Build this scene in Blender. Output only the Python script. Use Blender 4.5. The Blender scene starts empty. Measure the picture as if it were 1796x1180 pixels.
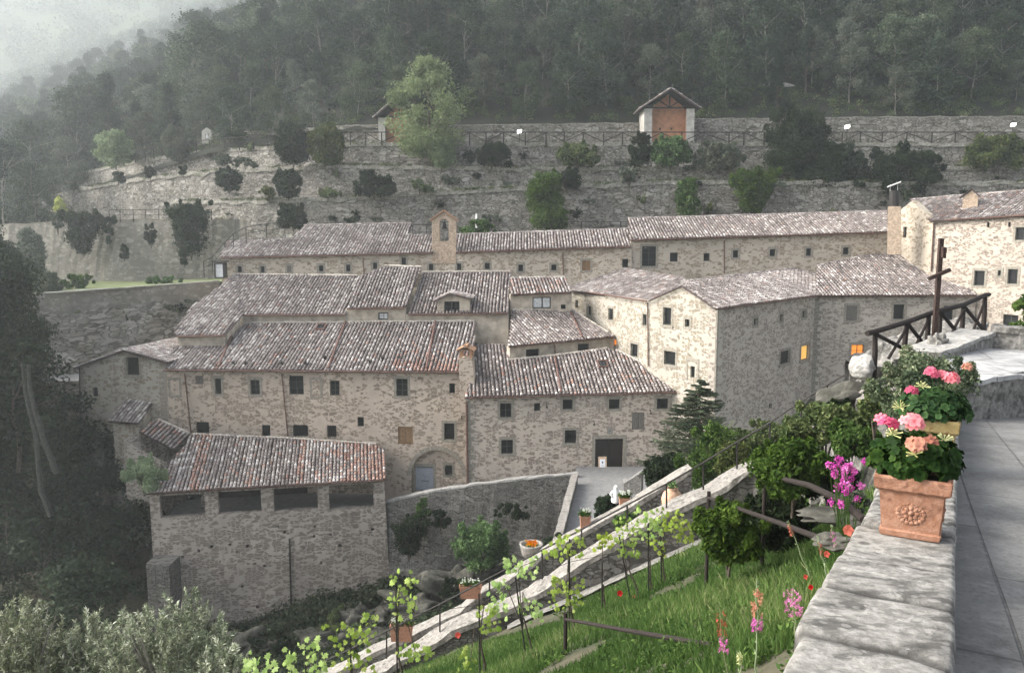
import bpy, bmesh, math, random
import numpy as np
from mathutils import Vector, Matrix, noise
from mathutils.geometry import tessellate_polygon
R = math.radians
S = bpy.context.scene
# ------------------------------------------------------------------ camera, world, sun, exposure
F, CX, CY, TH = 1400.0, 898.0, 590.0, R(6.9)          # the eye stands at the origin, looking along +Y and a little down
cd = bpy.data.cameras.new('camera'); cam = bpy.data.objects.new('camera', cd); S.collection.objects.link(cam)
cd.sensor_width = 36; cd.lens = F / 1796 * 36; cd.clip_start = .05; cd.clip_end = 6000
cam.rotation_euler = (R(90) - TH, 0, 0); S.camera = cam
SUN_DIR = Vector((-.80, .04, .56)).normalized()       # towards the sun: left, beyond the misty slope
W = bpy.data.worlds.new('World'); S.world = W; W.use_nodes = True
nt = W.node_tree; bg = nt.nodes['Background']; sky = nt.nodes.new('ShaderNodeTexSky')
sky.sky_type = 'NISHITA'; sky.sun_disc = False; sky.sun_elevation = math.asin(SUN_DIR.z)
sky.sun_rotation = math.atan2(SUN_DIR.x, SUN_DIR.y); sky.dust_density = 4; sky.ozone_density = .6; sky.air_density = .8
hs0 = nt.nodes.new('ShaderNodeHueSaturation'); hs0.inputs['Saturation'].default_value = .38
nt.links.new(sky.outputs[0], hs0.inputs['Color']); nt.links.new(hs0.outputs[0], bg.inputs[0]); bg.inputs[1].default_value = .15
sd = bpy.data.lights.new('sun', 'SUN'); sun = bpy.data.objects.new('sun', sd); S.collection.objects.link(sun)
sd.energy = 2.4; sd.angle = R(40); sd.color = (1, .935, .85)
sun.rotation_euler = SUN_DIR.to_track_quat('Z', 'Y').to_euler()
S.view_settings.view_transform = 'Standard'; S.view_settings.look = 'None'; S.view_settings.gamma = 1
S.view_settings.exposure = 1.52
S.cycles.volume_bounces = 1; S.cycles.max_bounces = 6; S.cycles.volume_step_rate = 4

# ------------------------------------------------------------------ geometry helpers
rnd = random.Random(7)
def ray(px, py):
    x = (px - CX) / F; y = -(py - CY) / F
    return Vector((x, math.cos(TH) + y * math.sin(TH), -math.sin(TH) + y * math.cos(TH)))
def at(px, py, Y): d = ray(px, py); return d * (Y / d.y)
def atz(px, py, z): d = ray(px, py); return d * (z / d.z)
def hit(px, py, P, n): d = ray(px, py); return d * (P.dot(n) / d.dot(n))
Z = Vector((0, 0, 1))
def V(*a): return Vector(a)
col = S.collection
def thing(name, label, cat, loc=(0, 0, 0), group=None):
    o = bpy.data.objects.new(name, None); col.objects.link(o); o.location = loc; o.empty_display_size = .3
    o['label'] = label; o['category'] = cat
    if group: o['group'] = group
    return o
def tag(o, label=None, cat=None, group=None, kind=None):
    for k, v in (('label', label), ('category', cat), ('group', group), ('kind', kind)):
        if v: o[k] = v
    return o
def link(name, me, parent=None, loc=None):
    o = bpy.data.objects.new(name, me); col.objects.link(o)
    if parent: o.parent = parent
    if loc is not None: o.location = loc
    return o
def root_of(p):
    v = Vector((0, 0, 0))
    while p is not None: v = v + Vector(p.location); p = p.parent
    return v
class MB:
    """collects polygons (world space); build() links them as one mesh"""
    def __init__(s): s.v = []; s.f = []; s.uv = []; s.m = []; s.a = []; s.w = []
    def add(s, vs, fs, uvs=None, m=0, a=0.5, w=0.0):
        b = len(s.v); s.v += [tuple(p) for p in vs]
        n = len(vs)
        s.a += list(a) if hasattr(a, '__len__') else [a] * n
        s.w += list(w) if hasattr(w, '__len__') else [w] * n
        for f in fs:
            s.f.append([b + i for i in f]); s.m.append(m)
            if uvs is None: s.uv += [(vs[i][0] + vs[i][1], vs[i][2]) for i in f]
            else: s.uv += [uvs[i] for i in f]
    def box(s, c, x, y, z, m=0, a=.5):
        """box about c with half-extent vectors x, y, z"""
        c, x, y, z = map(Vector, (c, x, y, z))
        if x.cross(y).dot(z) < 0: x = -x
        vs = [c + x * i + y * j + z * k for k in (-1, 1) for j in (-1, 1) for i in (-1, 1)]
        s.add(vs, [(0, 2, 3, 1), (4, 5, 7, 6), (0, 1, 5, 4), (2, 6, 7, 3), (0, 4, 6, 2), (1, 3, 7, 5)], m=m, a=a)
    def aabb(s, x0, x1, y0, y1, z0, z1, m=0):
        s.box(((x0 + x1) / 2, (y0 + y1) / 2, (z0 + z1) / 2), ((x1 - x0) / 2, 0, 0), (0, (y1 - y0) / 2, 0), (0, 0, (z1 - z0) / 2), m)
    def tube(s, pts, r, n=6, m=0, cap=True, a=.5):
        pts = [Vector(p) for p in pts]; rs = r if hasattr(r, '__len__') else [r] * len(pts)
        vs = []; prev = None
        for i, p in enumerate(pts):
            t = (pts[min(i + 1, len(pts) - 1)] - pts[max(i - 1, 0)]).normalized()
            if prev is None: u = t.orthogonal().normalized()
            else: u = (prev - t * prev.dot(t)).normalized()
            prev = u; w = t.cross(u)
            for k in range(n):
                an = 2 * math.pi * k / n; vs.append(p + (u * math.cos(an) + w * math.sin(an)) * rs[i])
        fs = [(i * n + k, i * n + (k + 1) % n, (i + 1) * n + (k + 1) % n, (i + 1) * n + k) for i in range(len(pts) - 1) for k in range(n)]
        if cap: fs += [tuple(range(n))[::-1], tuple((len(pts) - 1) * n + k for k in range(n))]
        s.add(vs, fs, m=m, a=a)
    def lathe(s, c, prof, n=16, m=0):
        vs = [Vector(c) + V(math.cos(2 * math.pi * k / n) * r, math.sin(2 * math.pi * k / n) * r, z) for r, z in prof for k in range(n)]
        fs = [(i * n + k, i * n + (k + 1) % n, (i + 1) * n + (k + 1) % n, (i + 1) * n + k) for i in range(len(prof) - 1) for k in range(n)]
        s.add(vs, fs, m=m)
    def build(s, name, mats, parent=None, smooth=False, local=False):
        me = bpy.data.meshes.new(name); me.from_pydata(s.v, [], s.f)
        mats = mats if isinstance(mats, (list, tuple)) else [mats]
        for q in mats: me.materials.append(q)
        me.polygons.foreach_set('material_index', s.m)
        me.uv_layers.new(name='UVMap').data.foreach_set('uv', [c for p in s.uv for c in p])
        me.attributes.new('v', 'FLOAT', 'POINT').data.foreach_set('value', s.a)
        if any(s.w): me.attributes.new('w', 'FLOAT', 'POINT').data.foreach_set('value', s.w)
        if smooth: me.polygons.foreach_set('use_smooth', [True] * len(me.polygons))
        me.update()
        return link(name, me, parent, None if local or parent is None else -root_of(parent))

# ------------------------------------------------------------------ material helpers
class NT:
    def __init__(s, name):
        s.mat = bpy.data.materials.new(name); s.mat.use_nodes = True; s.t = s.mat.node_tree
        s.b = s.t.nodes['Principled BSDF']; s.out = s.t.nodes['Material Output']
    def n(s, typ, ins={}, **kw):
        x = s.t.nodes.new('ShaderNode' + typ)
        for k, v in kw.items(): setattr(x, k, v)
        for k, v in ins.items():
            i = x.inputs[k]
            if hasattr(v, 'is_linked') or hasattr(v, 'links'): s.t.links.new(v, i)
            else:
                if hasattr(i.default_value, '__len__') and hasattr(v, '__len__') and len(v) == 3 and len(i.default_value) == 4: v = (*v, 1)
                i.default_value = v
        return x
    def math(s, op, a, b=0.0, c=0.0, clamp=False):
        x = s.n('Math', {0: a, 1: b, 2: c}, operation=op); x.use_clamp = clamp; return x.outputs[0]
    def mix(s, f, a, b, mode='MIX'):
        x = s.n('Mix', {0: f}, data_type='RGBA', blend_type=mode)
        for i, v in ((6, a), (7, b)):
            if hasattr(v, 'links'): s.t.links.new(v, x.inputs[i])
            else: x.inputs[i].default_value = (*v, 1)
        return x.outputs[2]
    def ramp(s, f, stops, const=False):
        x = s.n('ValToRGB', {0: f}); cr = x.color_ramp
        if const: cr.interpolation = 'CONSTANT'
        while len(cr.elements) < len(stops): cr.elements.new(.5)
        for e, (p, c) in zip(cr.elements, stops):
            e.position = p; e.color = (*c, 1) if hasattr(c, '__len__') else (c, c, c, 1)
        return x.outputs[0]
    def noise(s, vec, scale, detail=4, rough=.55, dist=0):
        return s.n('TexNoise', {'Vector': vec, 'Scale': scale, 'Detail': detail, 'Roughness': rough, 'Distortion': dist}).outputs[0]
    def pos(s): return s.n('NewGeometry').outputs['Position']
    def uv(s): return s.n('UVMap').outputs[0]
    def attr(s, name='v'): return s.n('Attribute', attribute_name=name).outputs['Fac']
    def scl(s, vec, x, y, z=1): return s.n('Mapping', {'Vector': vec, 'Scale': (x, y, z)}).outputs[0]
    def done(s, color, rough=.85, bump=None, bs=.5, bd=.02, spec=.3):
        for k, v in (('Base Color', color), ('Roughness', rough)):
            if hasattr(v, 'links'): s.t.links.new(v, s.b.inputs[k])
            else: s.b.inputs[k].default_value = (*v, 1) if hasattr(v, '__len__') else v
        s.b.inputs['Specular IOR Level'].default_value = spec
        if bump is not None:
            b = s.n('Bump', {'Height': bump, 'Strength': bs, 'Distance': bd}); s.t.links.new(b.outputs[0], s.b.inputs['Normal'])
        return s.mat
def plain(name, c, rough=.7, metal=0, var=.12, scale=6, spec=.3):
    m = NT(name); nz = m.noise(m.pos(), scale)
    dark = tuple(x * (1 - var * 2) for x in c); lite = tuple(min(1, x * (1 + var * 2)) for x in c)
    m.b.inputs['Metallic'].default_value = metal
    return m.done(m.ramp(nz, [(.3, dark), (.7, lite)]), rough, nz, .2, .01, spec)
def stone(name, mortar, stones, density=.5, sx=.34, sz=.17, grime=.35, wobble=.9, plaster=.35, dark=(.06, .055, .05), bs=.7):
    """rubble masonry bedded in mortar; uv in metres"""
    m = NT(name); uv = m.uv()
    wob = m.n('TexNoise', {'Vector': uv, 'Scale': 2.2, 'Detail': 3}).outputs[1]
    big = m.noise(uv, .35, 3); mid = m.noise(uv, 1.6, 4); fine = m.noise(uv, 14, 5, .65); patch = m.noise(uv, .75, 2)
    def layer(kx, kz, dens, off):
        vec = m.n('VectorMath', {0: m.n('Mapping', {'Vector': uv, 'Scale': (1 / kx, 1 / kz, 1), 'Location': (off, off * .7, 0)}).outputs[0], 1: m.n('VectorMath', {0: wob, 1: (wobble, wobble, 0)}, operation='MULTIPLY').outputs[0]}, operation='ADD').outputs[0]
        vo = m.n('TexVoronoi', {'Vector': vec, 'Scale': 1, 'Randomness': .95}, voronoi_dimensions='2D')
        ve = m.n('TexVoronoi', {'Vector': vec, 'Scale': 1, 'Randomness': .95}, voronoi_dimensions='2D', feature='DISTANCE_TO_EDGE')
        sep = m.n('SeparateColor', {0: vo.outputs['Color']})
        isst = m.math('MULTIPLY_ADD', m.math('SUBTRACT', dens, sep.outputs[0]), 9, 0, True)
        edge = m.math('MULTIPLY', m.math('SUBTRACT', m.math('ADD', ve.outputs['Distance'], m.math('MULTIPLY', m.math('SUBTRACT', fine, .5), .16)), .05), 10, 0, True)
        c = m.ramp(sep.outputs[1], [(i / max(1, len(stones) - 1), c) for i, c in enumerate(stones)])
        return m.math('MULTIPLY', isst, edge), c
    d0 = m.math('ADD', density, m.math('MULTIPLY', m.math('SUBTRACT', .5, big), plaster * 4))
    bias = m.math('MULTIPLY', m.math('SUBTRACT', patch, .5), 2.2)
    m1, c1 = layer(sx * .72, sz * .78, m.math('SUBTRACT', d0, bias), 0)
    m2, c2 = layer(sx * 1.45, sz * 1.5, m.math('ADD', m.math('MULTIPLY', d0, .62), bias), 7.3)
    sc = m.mix(m2, c1, c2); mask = m.math('MAXIMUM', m1, m2)
    sc = m.mix(.4, sc, m.ramp(fine, [(.3, tuple(x * .6 for x in stones[0])), (.75, tuple(min(1, x * 1.3) for x in stones[-1]))]))
    mc = m.mix(m.math('MULTIPLY', mid, .8, 0, True), tuple(x * .80 for x in mortar), tuple(min(1, x * 1.15) for x in mortar))
    mc = m.mix(m.math('MULTIPLY', fine, .35), mc, tuple(x * .55 for x in mortar))
    c = m.mix(mask, mc, sc)
    c = m.mix(m.math('MULTIPLY', m.math('MULTIPLY', fine, m.math('MULTIPLY_ADD', m.math('SUBTRACT', big, .42), 4, 0, True)), grime), c, dark)
    # streaks under sills and ledges, weathered holes
    st = m.noise(m.scl(uv, 1.6, .22), 1.0, 5, .6)
    c = m.mix(m.math('MULTIPLY', m.math('MULTIPLY_ADD', m.math('SUBTRACT', st, .56), 6, 0, True), grime * .8), c, dark)
    tone = m.noise(uv, .22, 4, .6); c = m.mix(m.math('MULTIPLY_ADD', m.math('SUBTRACT', tone, .5), 2.2, .35, True), c, m.mix(.5, c, tuple(x * .55 for x in mortar)))
    h = m.math('ADD', m.math('MULTIPLY', mask, .6), m.math('MULTIPLY', fine, .5))
    return m.done(c, .92, h, bs, .05, .15)
def leaf(name, stops, trans=.25, rough=.6):
    m = NT(name); a = m.attr('v'); c = m.ramp(a, stops)
    oi = m.n('ObjectInfo').outputs['Random']
    c = m.n('HueSaturation', {'Hue': m.math('MULTIPLY_ADD', oi, .03, .485), 'Value': m.math('MULTIPLY_ADD', oi, .5, .75), 'Color': c, 'Saturation': m.math('MULTIPLY_ADD', oi, -.3, 1.1)}).outputs[0]
    m.done(c, rough, spec=.06)
    tr = m.n('BsdfTranslucent', {'Color': c}); mx = m.n('MixShader', {0: trans, 1: m.b.outputs[0], 2: tr.outputs[0]})
    m.t.links.new(mx.outputs[0], m.out.inputs['Surface']); return m.mat
M = {}
M['wall_beige'] = stone('beige_rubble', (.58, .49, .40), [(.20, .165, .125), (.28, .235, .18), (.14, .12, .10), (.33, .27, .20)], .36, plaster=.40, grime=.30)
M['wall_church'] = stone('church_rubble', (.57, .50, .42), [(.19, .155, .13), (.27, .22, .18), (.14, .115, .10), (.30, .25, .20)], .40, .32, .15, plaster=.12, grime=.22)
M['wall_grey'] = stone('grey_rubble', (.56, .50, .43), [(.23, .20, .165), (.33, .29, .24), (.19, .165, .14)], .42, .36, .15, plaster=.12, grime=.3)
M['wall_gable'] = stone('gable_rubble', (.49, .455, .39), [(.24, .20, .14), (.32, .28, .20), (.20, .17, .13)], .40, .40, .19, plaster=.22, grime=.2)
M['wall_yellow'] = stone('upper_rubble', (.56, .495, .405), [(.26, .21, .14), (.33, .27, .19), (.22, .18, .13)], .36, .36, .17, plaster=.28, grime=.2)
M['wall_loggia'] = stone('loggia_rubble', (.50, .44, .38), [(.21, .18, .15), (.29, .25, .205), (.17, .145, .12)], .58, .42, .19, plaster=.12, grime=.42)
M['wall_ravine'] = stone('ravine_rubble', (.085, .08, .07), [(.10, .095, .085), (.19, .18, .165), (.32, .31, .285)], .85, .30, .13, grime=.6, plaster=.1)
M['terrace'] = stone('terrace_rubble', (.105, .098, .08), [(.15, .14, .12), (.27, .25, .22), (.50, .48, .44), (.13, .12, .10), (.36, .34, .30)], .88, .62, .26, grime=.3, plaster=.25, bs=1, wobble=.45)
M['terrace_low'] = stone('platform_rubble', (.24, .225, .19), [(.13, .12, .10), (.46, .44, .39), (.11, .10, .085), (.34, .32, .28)], .75, .62, .30, grime=.4, plaster=.5)
M['plaster'] = plain('lime_plaster', (.42, .37, .30), .95, 0, .18, 1.5)
M['plaster_orange'] = plain('orange_plaster', (.42, .215, .125), .95, 0, .12, 2)
M['plaster_white'] = plain('whitewashed_plaster', (.40, .385, .35), .95, 0, .12, 2)
M['mortar_edge'] = plain('pale_mortar', (.45, .41, .35), .95, 0, .15, 5)
M['brick'] = plain('yellow_brick', (.37, .29, .215), .95, 0, .2, 6)
M['sandstone'] = plain('sandstone_dressing', (.25, .23, .19), .9, 0, .16, 8)
M['rock_dressing'] = plain('grey_dressing', (.21, .195, .165), .9, 0, .2, 8)
M['glass'] = plain('dark_window_glass', (.012, .013, .014), .35, 0, .1, 3, .2)
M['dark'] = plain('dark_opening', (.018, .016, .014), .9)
M['wood_dark'] = plain('weathered_dark_timber', (.018, .013, .011), .8, 0, .3, 30)
M['wood_brown'] = plain('brown_shutter_wood', (.20, .125, .065), .75, 0, .2, 12)
M['wood_grey'] = plain('grey_shutter_wood', (.13, .12, .105), .8, 0, .2, 12)
M['frame_green'] = plain('dark_green_frame', (.05, .06, .05), .6)
M['door_grey'] = plain('grey_painted_door', (.30, .32, .36), .6, 0, .06, 4)
M['curtain'] = plain('white_curtain', (.62, .64, .64), .9, 0, .1, 4)
M['copper'] = plain('rusty_gutter_metal', (.135, .075, .06), .55, .3, .25, 8)
M['iron'] = plain('black_iron', (.035, .032, .03), .6, .4, .2, 20)
M['terracotta_dark'] = plain('old_terracotta', (.34, .20, .12), .85, 0, .25, 14)
M['white'] = plain('white_marble', (.75, .75, .74), .6)
M['rock'] = None
M['bark'] = plain('bark', (.075, .062, .048), .95, 0, .3, 10)
M['bark_grey'] = plain('grey_green_bark', (.036, .038, .031), .95, 0, .25, 6)
M['bark_pale'] = plain('pale_bark', (.20, .19, .165), .95, 0, .25, 8)
M['paper'] = plain('white_paper', (.8, .8, .82), .8, 0, .02)
def emit(name, c, s):
    m = NT(name); m.b.inputs['Emission Color'].default_value = (*c, 1); m.b.inputs['Emission Strength'].default_value = s
    m.b.inputs['Base Color'].default_value = (*c, 1); return m.mat
M['lamp_orange'] = emit('lamplit_room', (1, .30, .035), .32)
M['lamp_yellow'] = emit('lamplit_curtain', (.9, .50, .12), .25)
M['lamp_white'] = emit('floodlight_glow', (1, .97, .88), 5)
def tile_mat(name, red=0.0, pale=0.0):
    m = NT(name); a = m.attr('v'); w = m.attr('w'); p = m.pos()
    c = m.ramp(a, [(0, (.115, .098, .092)), (.3, (.18, .153, .143)), (.6, (.255, .222, .207)), (.85, (.35, .315, .295)), (1, (.52, .49, .465))])
    cr = m.ramp(a, [(0, (.17, .10, .08)), (.5, (.28, .165, .13)), (1, (.40, .28, .235))])
    c = m.mix(m.math('ADD', w, red, 0, True), c, cr)
    nz = m.noise(p, 9, 5, .7); lic = m.math('MULTIPLY_ADD', m.math('SUBTRACT', nz, .54), 9, 0, True)
    c = m.mix(m.math('MULTIPLY', lic, .42 + pale), c, (.44, .41, .38))
    n2 = m.noise(p, 5, 4); c = m.mix(m.math('MULTIPLY', m.math('MULTIPLY_ADD', m.math('SUBTRACT', n2, .5), 6, 0, True), .45), c, (.07, .058, .055))
    return m.done(c, .9, nz, .4, .02, .2)
M['tile'] = tile_mat('weathered_clay_tiles'); M['tile_grey'] = tile_mat('grey_lichen_tiles', 0, .12)
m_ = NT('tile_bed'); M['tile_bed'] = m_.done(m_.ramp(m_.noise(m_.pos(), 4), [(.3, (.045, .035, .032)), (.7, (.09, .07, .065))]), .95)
# lichen-covered coping stone
def coping(name, base, lite, dark, sc=1.0, thr=.55):
    m = NT(name); p = m.pos(); w = m.n('TexNoise', {'Vector': p, 'Scale': 3 * sc, 'Detail': 3}).outputs[1]
    pw = m.n('VectorMath', {0: p, 1: m.n('VectorMath', {0: w, 1: (.09, .09, .09)}, operation='MULTIPLY').outputs[0]}, operation='ADD').outputs[0]
    n1 = m.noise(m.n('Mapping', {'Vector': pw, 'Rotation': (0, 0, .5), 'Scale': (.5, 1.1, 1)}).outputs[0], 3.4 * sc, 8, .62); n2 = m.noise(m.scl(pw, 1, 1, 1), 9 * sc, 8, .7); n3 = m.noise(p, 40 * sc, 4, .7); n4 = m.noise(pw, 5.5 * sc, 6, .6, .6)
    c = m.mix(m.math('MULTIPLY_ADD', m.math('SUBTRACT', n2, .42), 5, 0, True), base, lite)
    c = m.mix(m.math('MULTIPLY', m.math('MULTIPLY_ADD', m.math('SUBTRACT', n1, thr), 9, 0, True), .8), c, dark)
    c = m.mix(m.math('MULTIPLY', m.math('MULTIPLY_ADD', m.math('SUBTRACT', n4, .60), 16, 0, True), .7), c, tuple(min(1, x * 1.15) for x in lite))
    c = m.mix(m.math('MULTIPLY', m.math('MULTIPLY_ADD', m.math('SUBTRACT', n3, .56), 8, 0, True), .55), c, dark)
    vd = m.n('TexVoronoi', {'Vector': pw, 'Scale': 11 * sc}).outputs['Distance']
    c = m.mix(m.math('MULTIPLY', m.math('MULTIPLY_ADD', m.math('SUBTRACT', m.math('MULTIPLY', n1, .62), vd), 14, 0, True), .28), c, tuple(min(1, x * 1.25) for x in lite))
    vk = m.n('TexVoronoi', {'Vector': pw, 'Scale': 4.3 * sc}).outputs['Distance']
    c = m.mix(m.math('MULTIPLY', m.math('MULTIPLY_ADD', m.math('SUBTRACT', m.math('MULTIPLY', n2, .50), vk), 7, 0, True), .8), c, dark)
    c = m.mix(m.math('MULTIPLY', m.attr('w'), .8), c, (.035, .033, .03))
    return m.done(c, .93, m.math('ADD', m.math('MULTIPLY', n2, .7), m.math('MULTIPLY', n3, .35)), .8, .02, .15)
M['terracotta'] = coping('terracotta', (.29, .145, .09), (.36, .205, .14), (.17, .085, .055), 2.6, .54)
M['coping'] = coping('lichened_coping', (.19, .183, .168), (.34, .33, .305), (.06, .058, .054), 1.5, .47)
M['coping_far'] = coping('pale_coping', (.185, .175, .158), (.31, .29, .265), (.085, .08, .072), .9)
M['coping_grey'] = coping('grey_coping', (.24, .235, .22), (.36, .35, .33), (.12, .118, .11), .8)
M['rock'] = coping('grey_rock', (.14, .135, .125), (.27, .26, .24), (.06, .058, .052), .9, .5)
M['cliff'] = coping('cliff_rock', (.055, .055, .046), (.11, .105, .09), (.025, .025, .02), .25, .5)
m = NT('earth'); p = m.pos(); a1 = m.noise(p, .8, 6, .65); a2 = m.noise(p, 7, 5, .7)
M['earth'] = m.done(m.mix(m.math('MULTIPLY_ADD', m.math('SUBTRACT', a2, .5), 4, 0, True), m.ramp(a1, [(.35, (.045, .055, .028)), (.65, (.085, .075, .05))]), (.05, .042, .032)), .97, a2, .8, .05)
m = NT('forest_floor'); p = m.pos(); M['forest_floor'] = m.done(m.ramp(m.noise(p, .5, 6, .7), [(.35, (.010, .014, .008)), (.7, (.026, .025, .018))]), .98)
m = NT('dry_slope'); p = m.pos(); a1 = m.noise(p, .5, 6, .7); a2 = m.noise(p, 5, 6, .7)
M['slope'] = m.done(m.mix(m.math('MULTIPLY_ADD', m.math('SUBTRACT', a2, .45), 5, 0, True), m.ramp(a1, [(.35, (.13, .12, .085)), (.6, (.19, .165, .125))]), (.25, .235, .20)), .97, a2, 1, .1)
m = NT('turf'); p = m.pos(); M['turf'] = m.done(m.ramp(m.noise(p, 1.2, 6, .7), [(.3, (.07, .10, .035)), (.7, (.15, .17, .07))]), .97)
m = NT('ramp_paving'); p = m.pos(); M['paving'] = m.done(m.ramp(m.noise(p, 3, 6, .7), [(.3, (.14, .14, .14)), (.7, (.23, .228, .222))]), .9, m.noise(p, 30), .3)

# ------------------------------------------------------------------ walls, windows, roofs
class Face:
    """a vertical wall plane through plan points A and B (A on the left seen from outside)"""
    def __init__(s, A, B):
        s.A, s.B = Vector(A), Vector(B); d = (s.B - s.A); d.z = 0; s.len = d.length; s.t = d.normalized()
        s.n = V(s.t.y, -s.t.x, 0); s.o = V(s.A.x, s.A.y, 0)
    def uv(s, px, py, off=0):
        P = hit(px, py, s.o + s.n * off, s.n); return ((P - s.o).dot(s.t), P.z)
    def P(s, u, z, off=0): return s.o + s.t * u + Z * z + s.n * off
    def rect(s, x0, y0, x1, y1):
        my, mx = (y0 + y1) / 2, (x0 + x1) / 2
        return [s.uv(x0, my)[0], s.uv(mx, y1)[1], s.uv(x1, my)[0], s.uv(mx, y0)[1]]       # u0, z0, u1, z1
def ccw(pl):
    a = sum(pl[i][0] * pl[(i + 1) % len(pl)][1] - pl[(i + 1) % len(pl)][0] * pl[i][1] for i in range(len(pl)))
    return pl if a > 0 else pl[::-1]
def wall(face, outline, parent, mat, holes=(), th=.6, rev=.28, name='wall', off=0, revmat=None):
    """outline in (u,z); holes in (u,z) polygons, opened through with reveals rev deep"""
    mb = MB(); outline = ccw(outline); holes = [ccw(h) for h in holes]
    loops = [[V(u, z, 0) for u, z in outline]] + [[V(u, z, 0) for u, z in h] for h in holes]
    flat = [q for l in loops for q in l]
    tris = tessellate_polygon(loops)
    vs = [face.P(q.x, q.y, off) for q in flat]; fs = []
    for a, b, c in tris:
        cr = (flat[b] - flat[a]).cross(flat[c] - flat[a]).z
        if abs(cr) < 1e-9: continue
        fs.append((a, b, c) if cr > 0 else (a, c, b))
    mb.add(vs, fs, [(q.x, q.y) for q in flat])
    def ribbon(l, d, flip):
        n = len(l); L = 0; vs = []; uv = []
        for i in range(n + 1):
            u, z = l[i % n]
            if i: L += math.hypot(u - l[i - 1][0], z - l[i - 1][1])
            vs += [face.P(u, z, off), face.P(u, z, off - d)]
            uv += [(u, z), (u + .0, z - d)] if abs(l[i % n][1] - l[i - 1][1]) < 1e-6 else [(u, z), (u - d, z)]
        fs = [(2 * i, 2 * i + 1, 2 * i + 3, 2 * i + 2) for i in range(n)]
        if flip: fs = [f[::-1] for f in fs]
        mb.add(vs, fs, uv, 1 if flip else 0)
    ribbon(outline, th, False)
    for h in holes: ribbon(h, rev, True)
    return mb.build(name, [mat, revmat or mat], parent)
def ring(mb, face, r, w, d0, d1, m=0, sill=0):
    """a flat frame round rect r, width w, from offset d0 (back) to d1 (front); four butted boxes"""
    u0, z0, u1, z1 = r
    def bx(a, b, c, e, x=0): mb.box(face.P((a + c) / 2, (b + e) / 2, (d0 + d1 + x) / 2), face.t * (c - a) / 2, face.n * (d1 + x - d0) / 2, Z * (e - b) / 2, m)
    bx(u0 - w, z1, u1 + w, z1 + w * 1.1); bx(u0 - w * (1.25 if sill else 1), z0 - w, u1 + w * (1.25 if sill else 1), z0, sill)
    bx(u0 - w, z0, u0, z1); bx(u1, z0, u1 + w, z1)
def window(face, parent, r, style, wood=None):
    """builds window > frame, pane ...; returns the opening outline"""
    u0, z0, u1, z1 = r; w = u1 - u0; h = z1 - z0; mb = MB(); D = -.2
    sw = .19 if 's' in style else .0
    if sw: ring(mb, face, r, sw, -.03, .025, 0, .05 if 'S' in style else 0)
    # timber frame inside the opening
    ring(mb, face, [u0 + .05, z0 + .05, u1 - .05, z1 - .05], .05, D - .02, D + .04, 1)
    if 'c' in style:
        mb.box(face.P((u0 + u1) / 2, (z0 + z1) / 2, D + .03), face.t * .028, face.n * .02, Z * (h / 2 - .05), 1)
        for k in range(1, 3 if h > 1.1 else 2):
            zz = z0 + h * k / (3 if h > 1.1 else 2)
            for a, b in ((u0 + .05, (u0 + u1) / 2 - .03), ((u0 + u1) / 2 + .03, u1 - .05)):
                mb.box(face.P((a + b) / 2, zz, D + .028), face.t * (b - a) / 2, face.n * .015, Z * .016, 1)
    win = mb.build('window', [M['sandstone'], wood or M['frame_green']], parent)
    pm = {'o': 'lamp_orange', 'y': 'lamp_yellow', 'w': 'curtain', 'b': 'wood_brown', 'g': 'wood_grey'}
    mat = M['glass']; nm = 'pane'
    for k, v in pm.items():
        if k in style: mat = M[v]; nm = {'w': 'curtain', 'b': 'shutter', 'g': 'shutter'}.get(k, 'pane')
    q = MB()
    if nm == 'shutter':
        n = 2; dd = -.10 if 'b' in style else -.02
        for k in range(n):
            a = u0 + w * k / n + .01; b = u0 + w * (k + 1) / n - .01
            for j in range(3):
                aa = a + (b - a) * j / 3 + .004; bb = a + (b - a) * (j + 1) / 3 - .004
                q.box(face.P((aa + bb) / 2, (z0 + z1) / 2, dd), face.t * (bb - aa) / 2, face.n * .03, Z * (h / 2 - .01))
            for f in (.15, .85): q.box(face.P((a + b) / 2, z0 + h * f, dd + .045), face.t * (b - a) / 2, face.n * .015, Z * .045)
    elif nm == 'curtain':
        nn = 12
        for k in range(nn):
            a = u0 + .1 + (w - .2) * k / nn; b = u0 + .1 + (w - .2) * (k + 1) / nn
            if k in (nn // 2,): continue
            q.add([face.P(a, z0 + .1, D), face.P(b, z0 + .1, D + (.012 if k % 2 else -.012)), face.P(b, z1 - .1, D + (.012 if k % 2 else -.012)), face.P(a, z1 - .1, D)], [(0, 1, 2, 3)])
        pn = MB(); pn.add([face.P(*c, D - .02) for c in ((u0, z0), (u1, z0), (u1, z1), (u0, z1))], [(0, 1, 2, 3)]); pn.build('pane', M['glass'], win)
    else:
        q.add([face.P(*c, D - .005) for c in ((u0, z0), (u1, z0), (u1, z1), (u0, z1))], [(0, 1, 2, 3)])
    q.build(nm, mat, win)
    if 'i' in style:       # iron bars
        g = MB(); e = .1 if 'I' in style else -.02; off = .07 if 'I' in style else -.06
        for k in range(1, 5): u = u0 + w * k / 5; g.tube([face.P(u, z0 - e, off), face.P(u, z1 + e, off)], .014, 4)
        for k in range(1, 5): z = z0 + h * k / 5; g.tube([face.P(u0 - e, z, off + .02), face.P(u1 + e, z, off + .02)], .014, 4)
        g.build('grille', M['iron'], win)
    return [(u0, z0), (u1, z0), (u1, z1), (u0, z1)]
def blind(face, parent, r):
    mb = MB(); ring(mb, face, r, .16, -.03, .025); mb.build('blind_window', M['sandstone'], parent)
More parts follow.
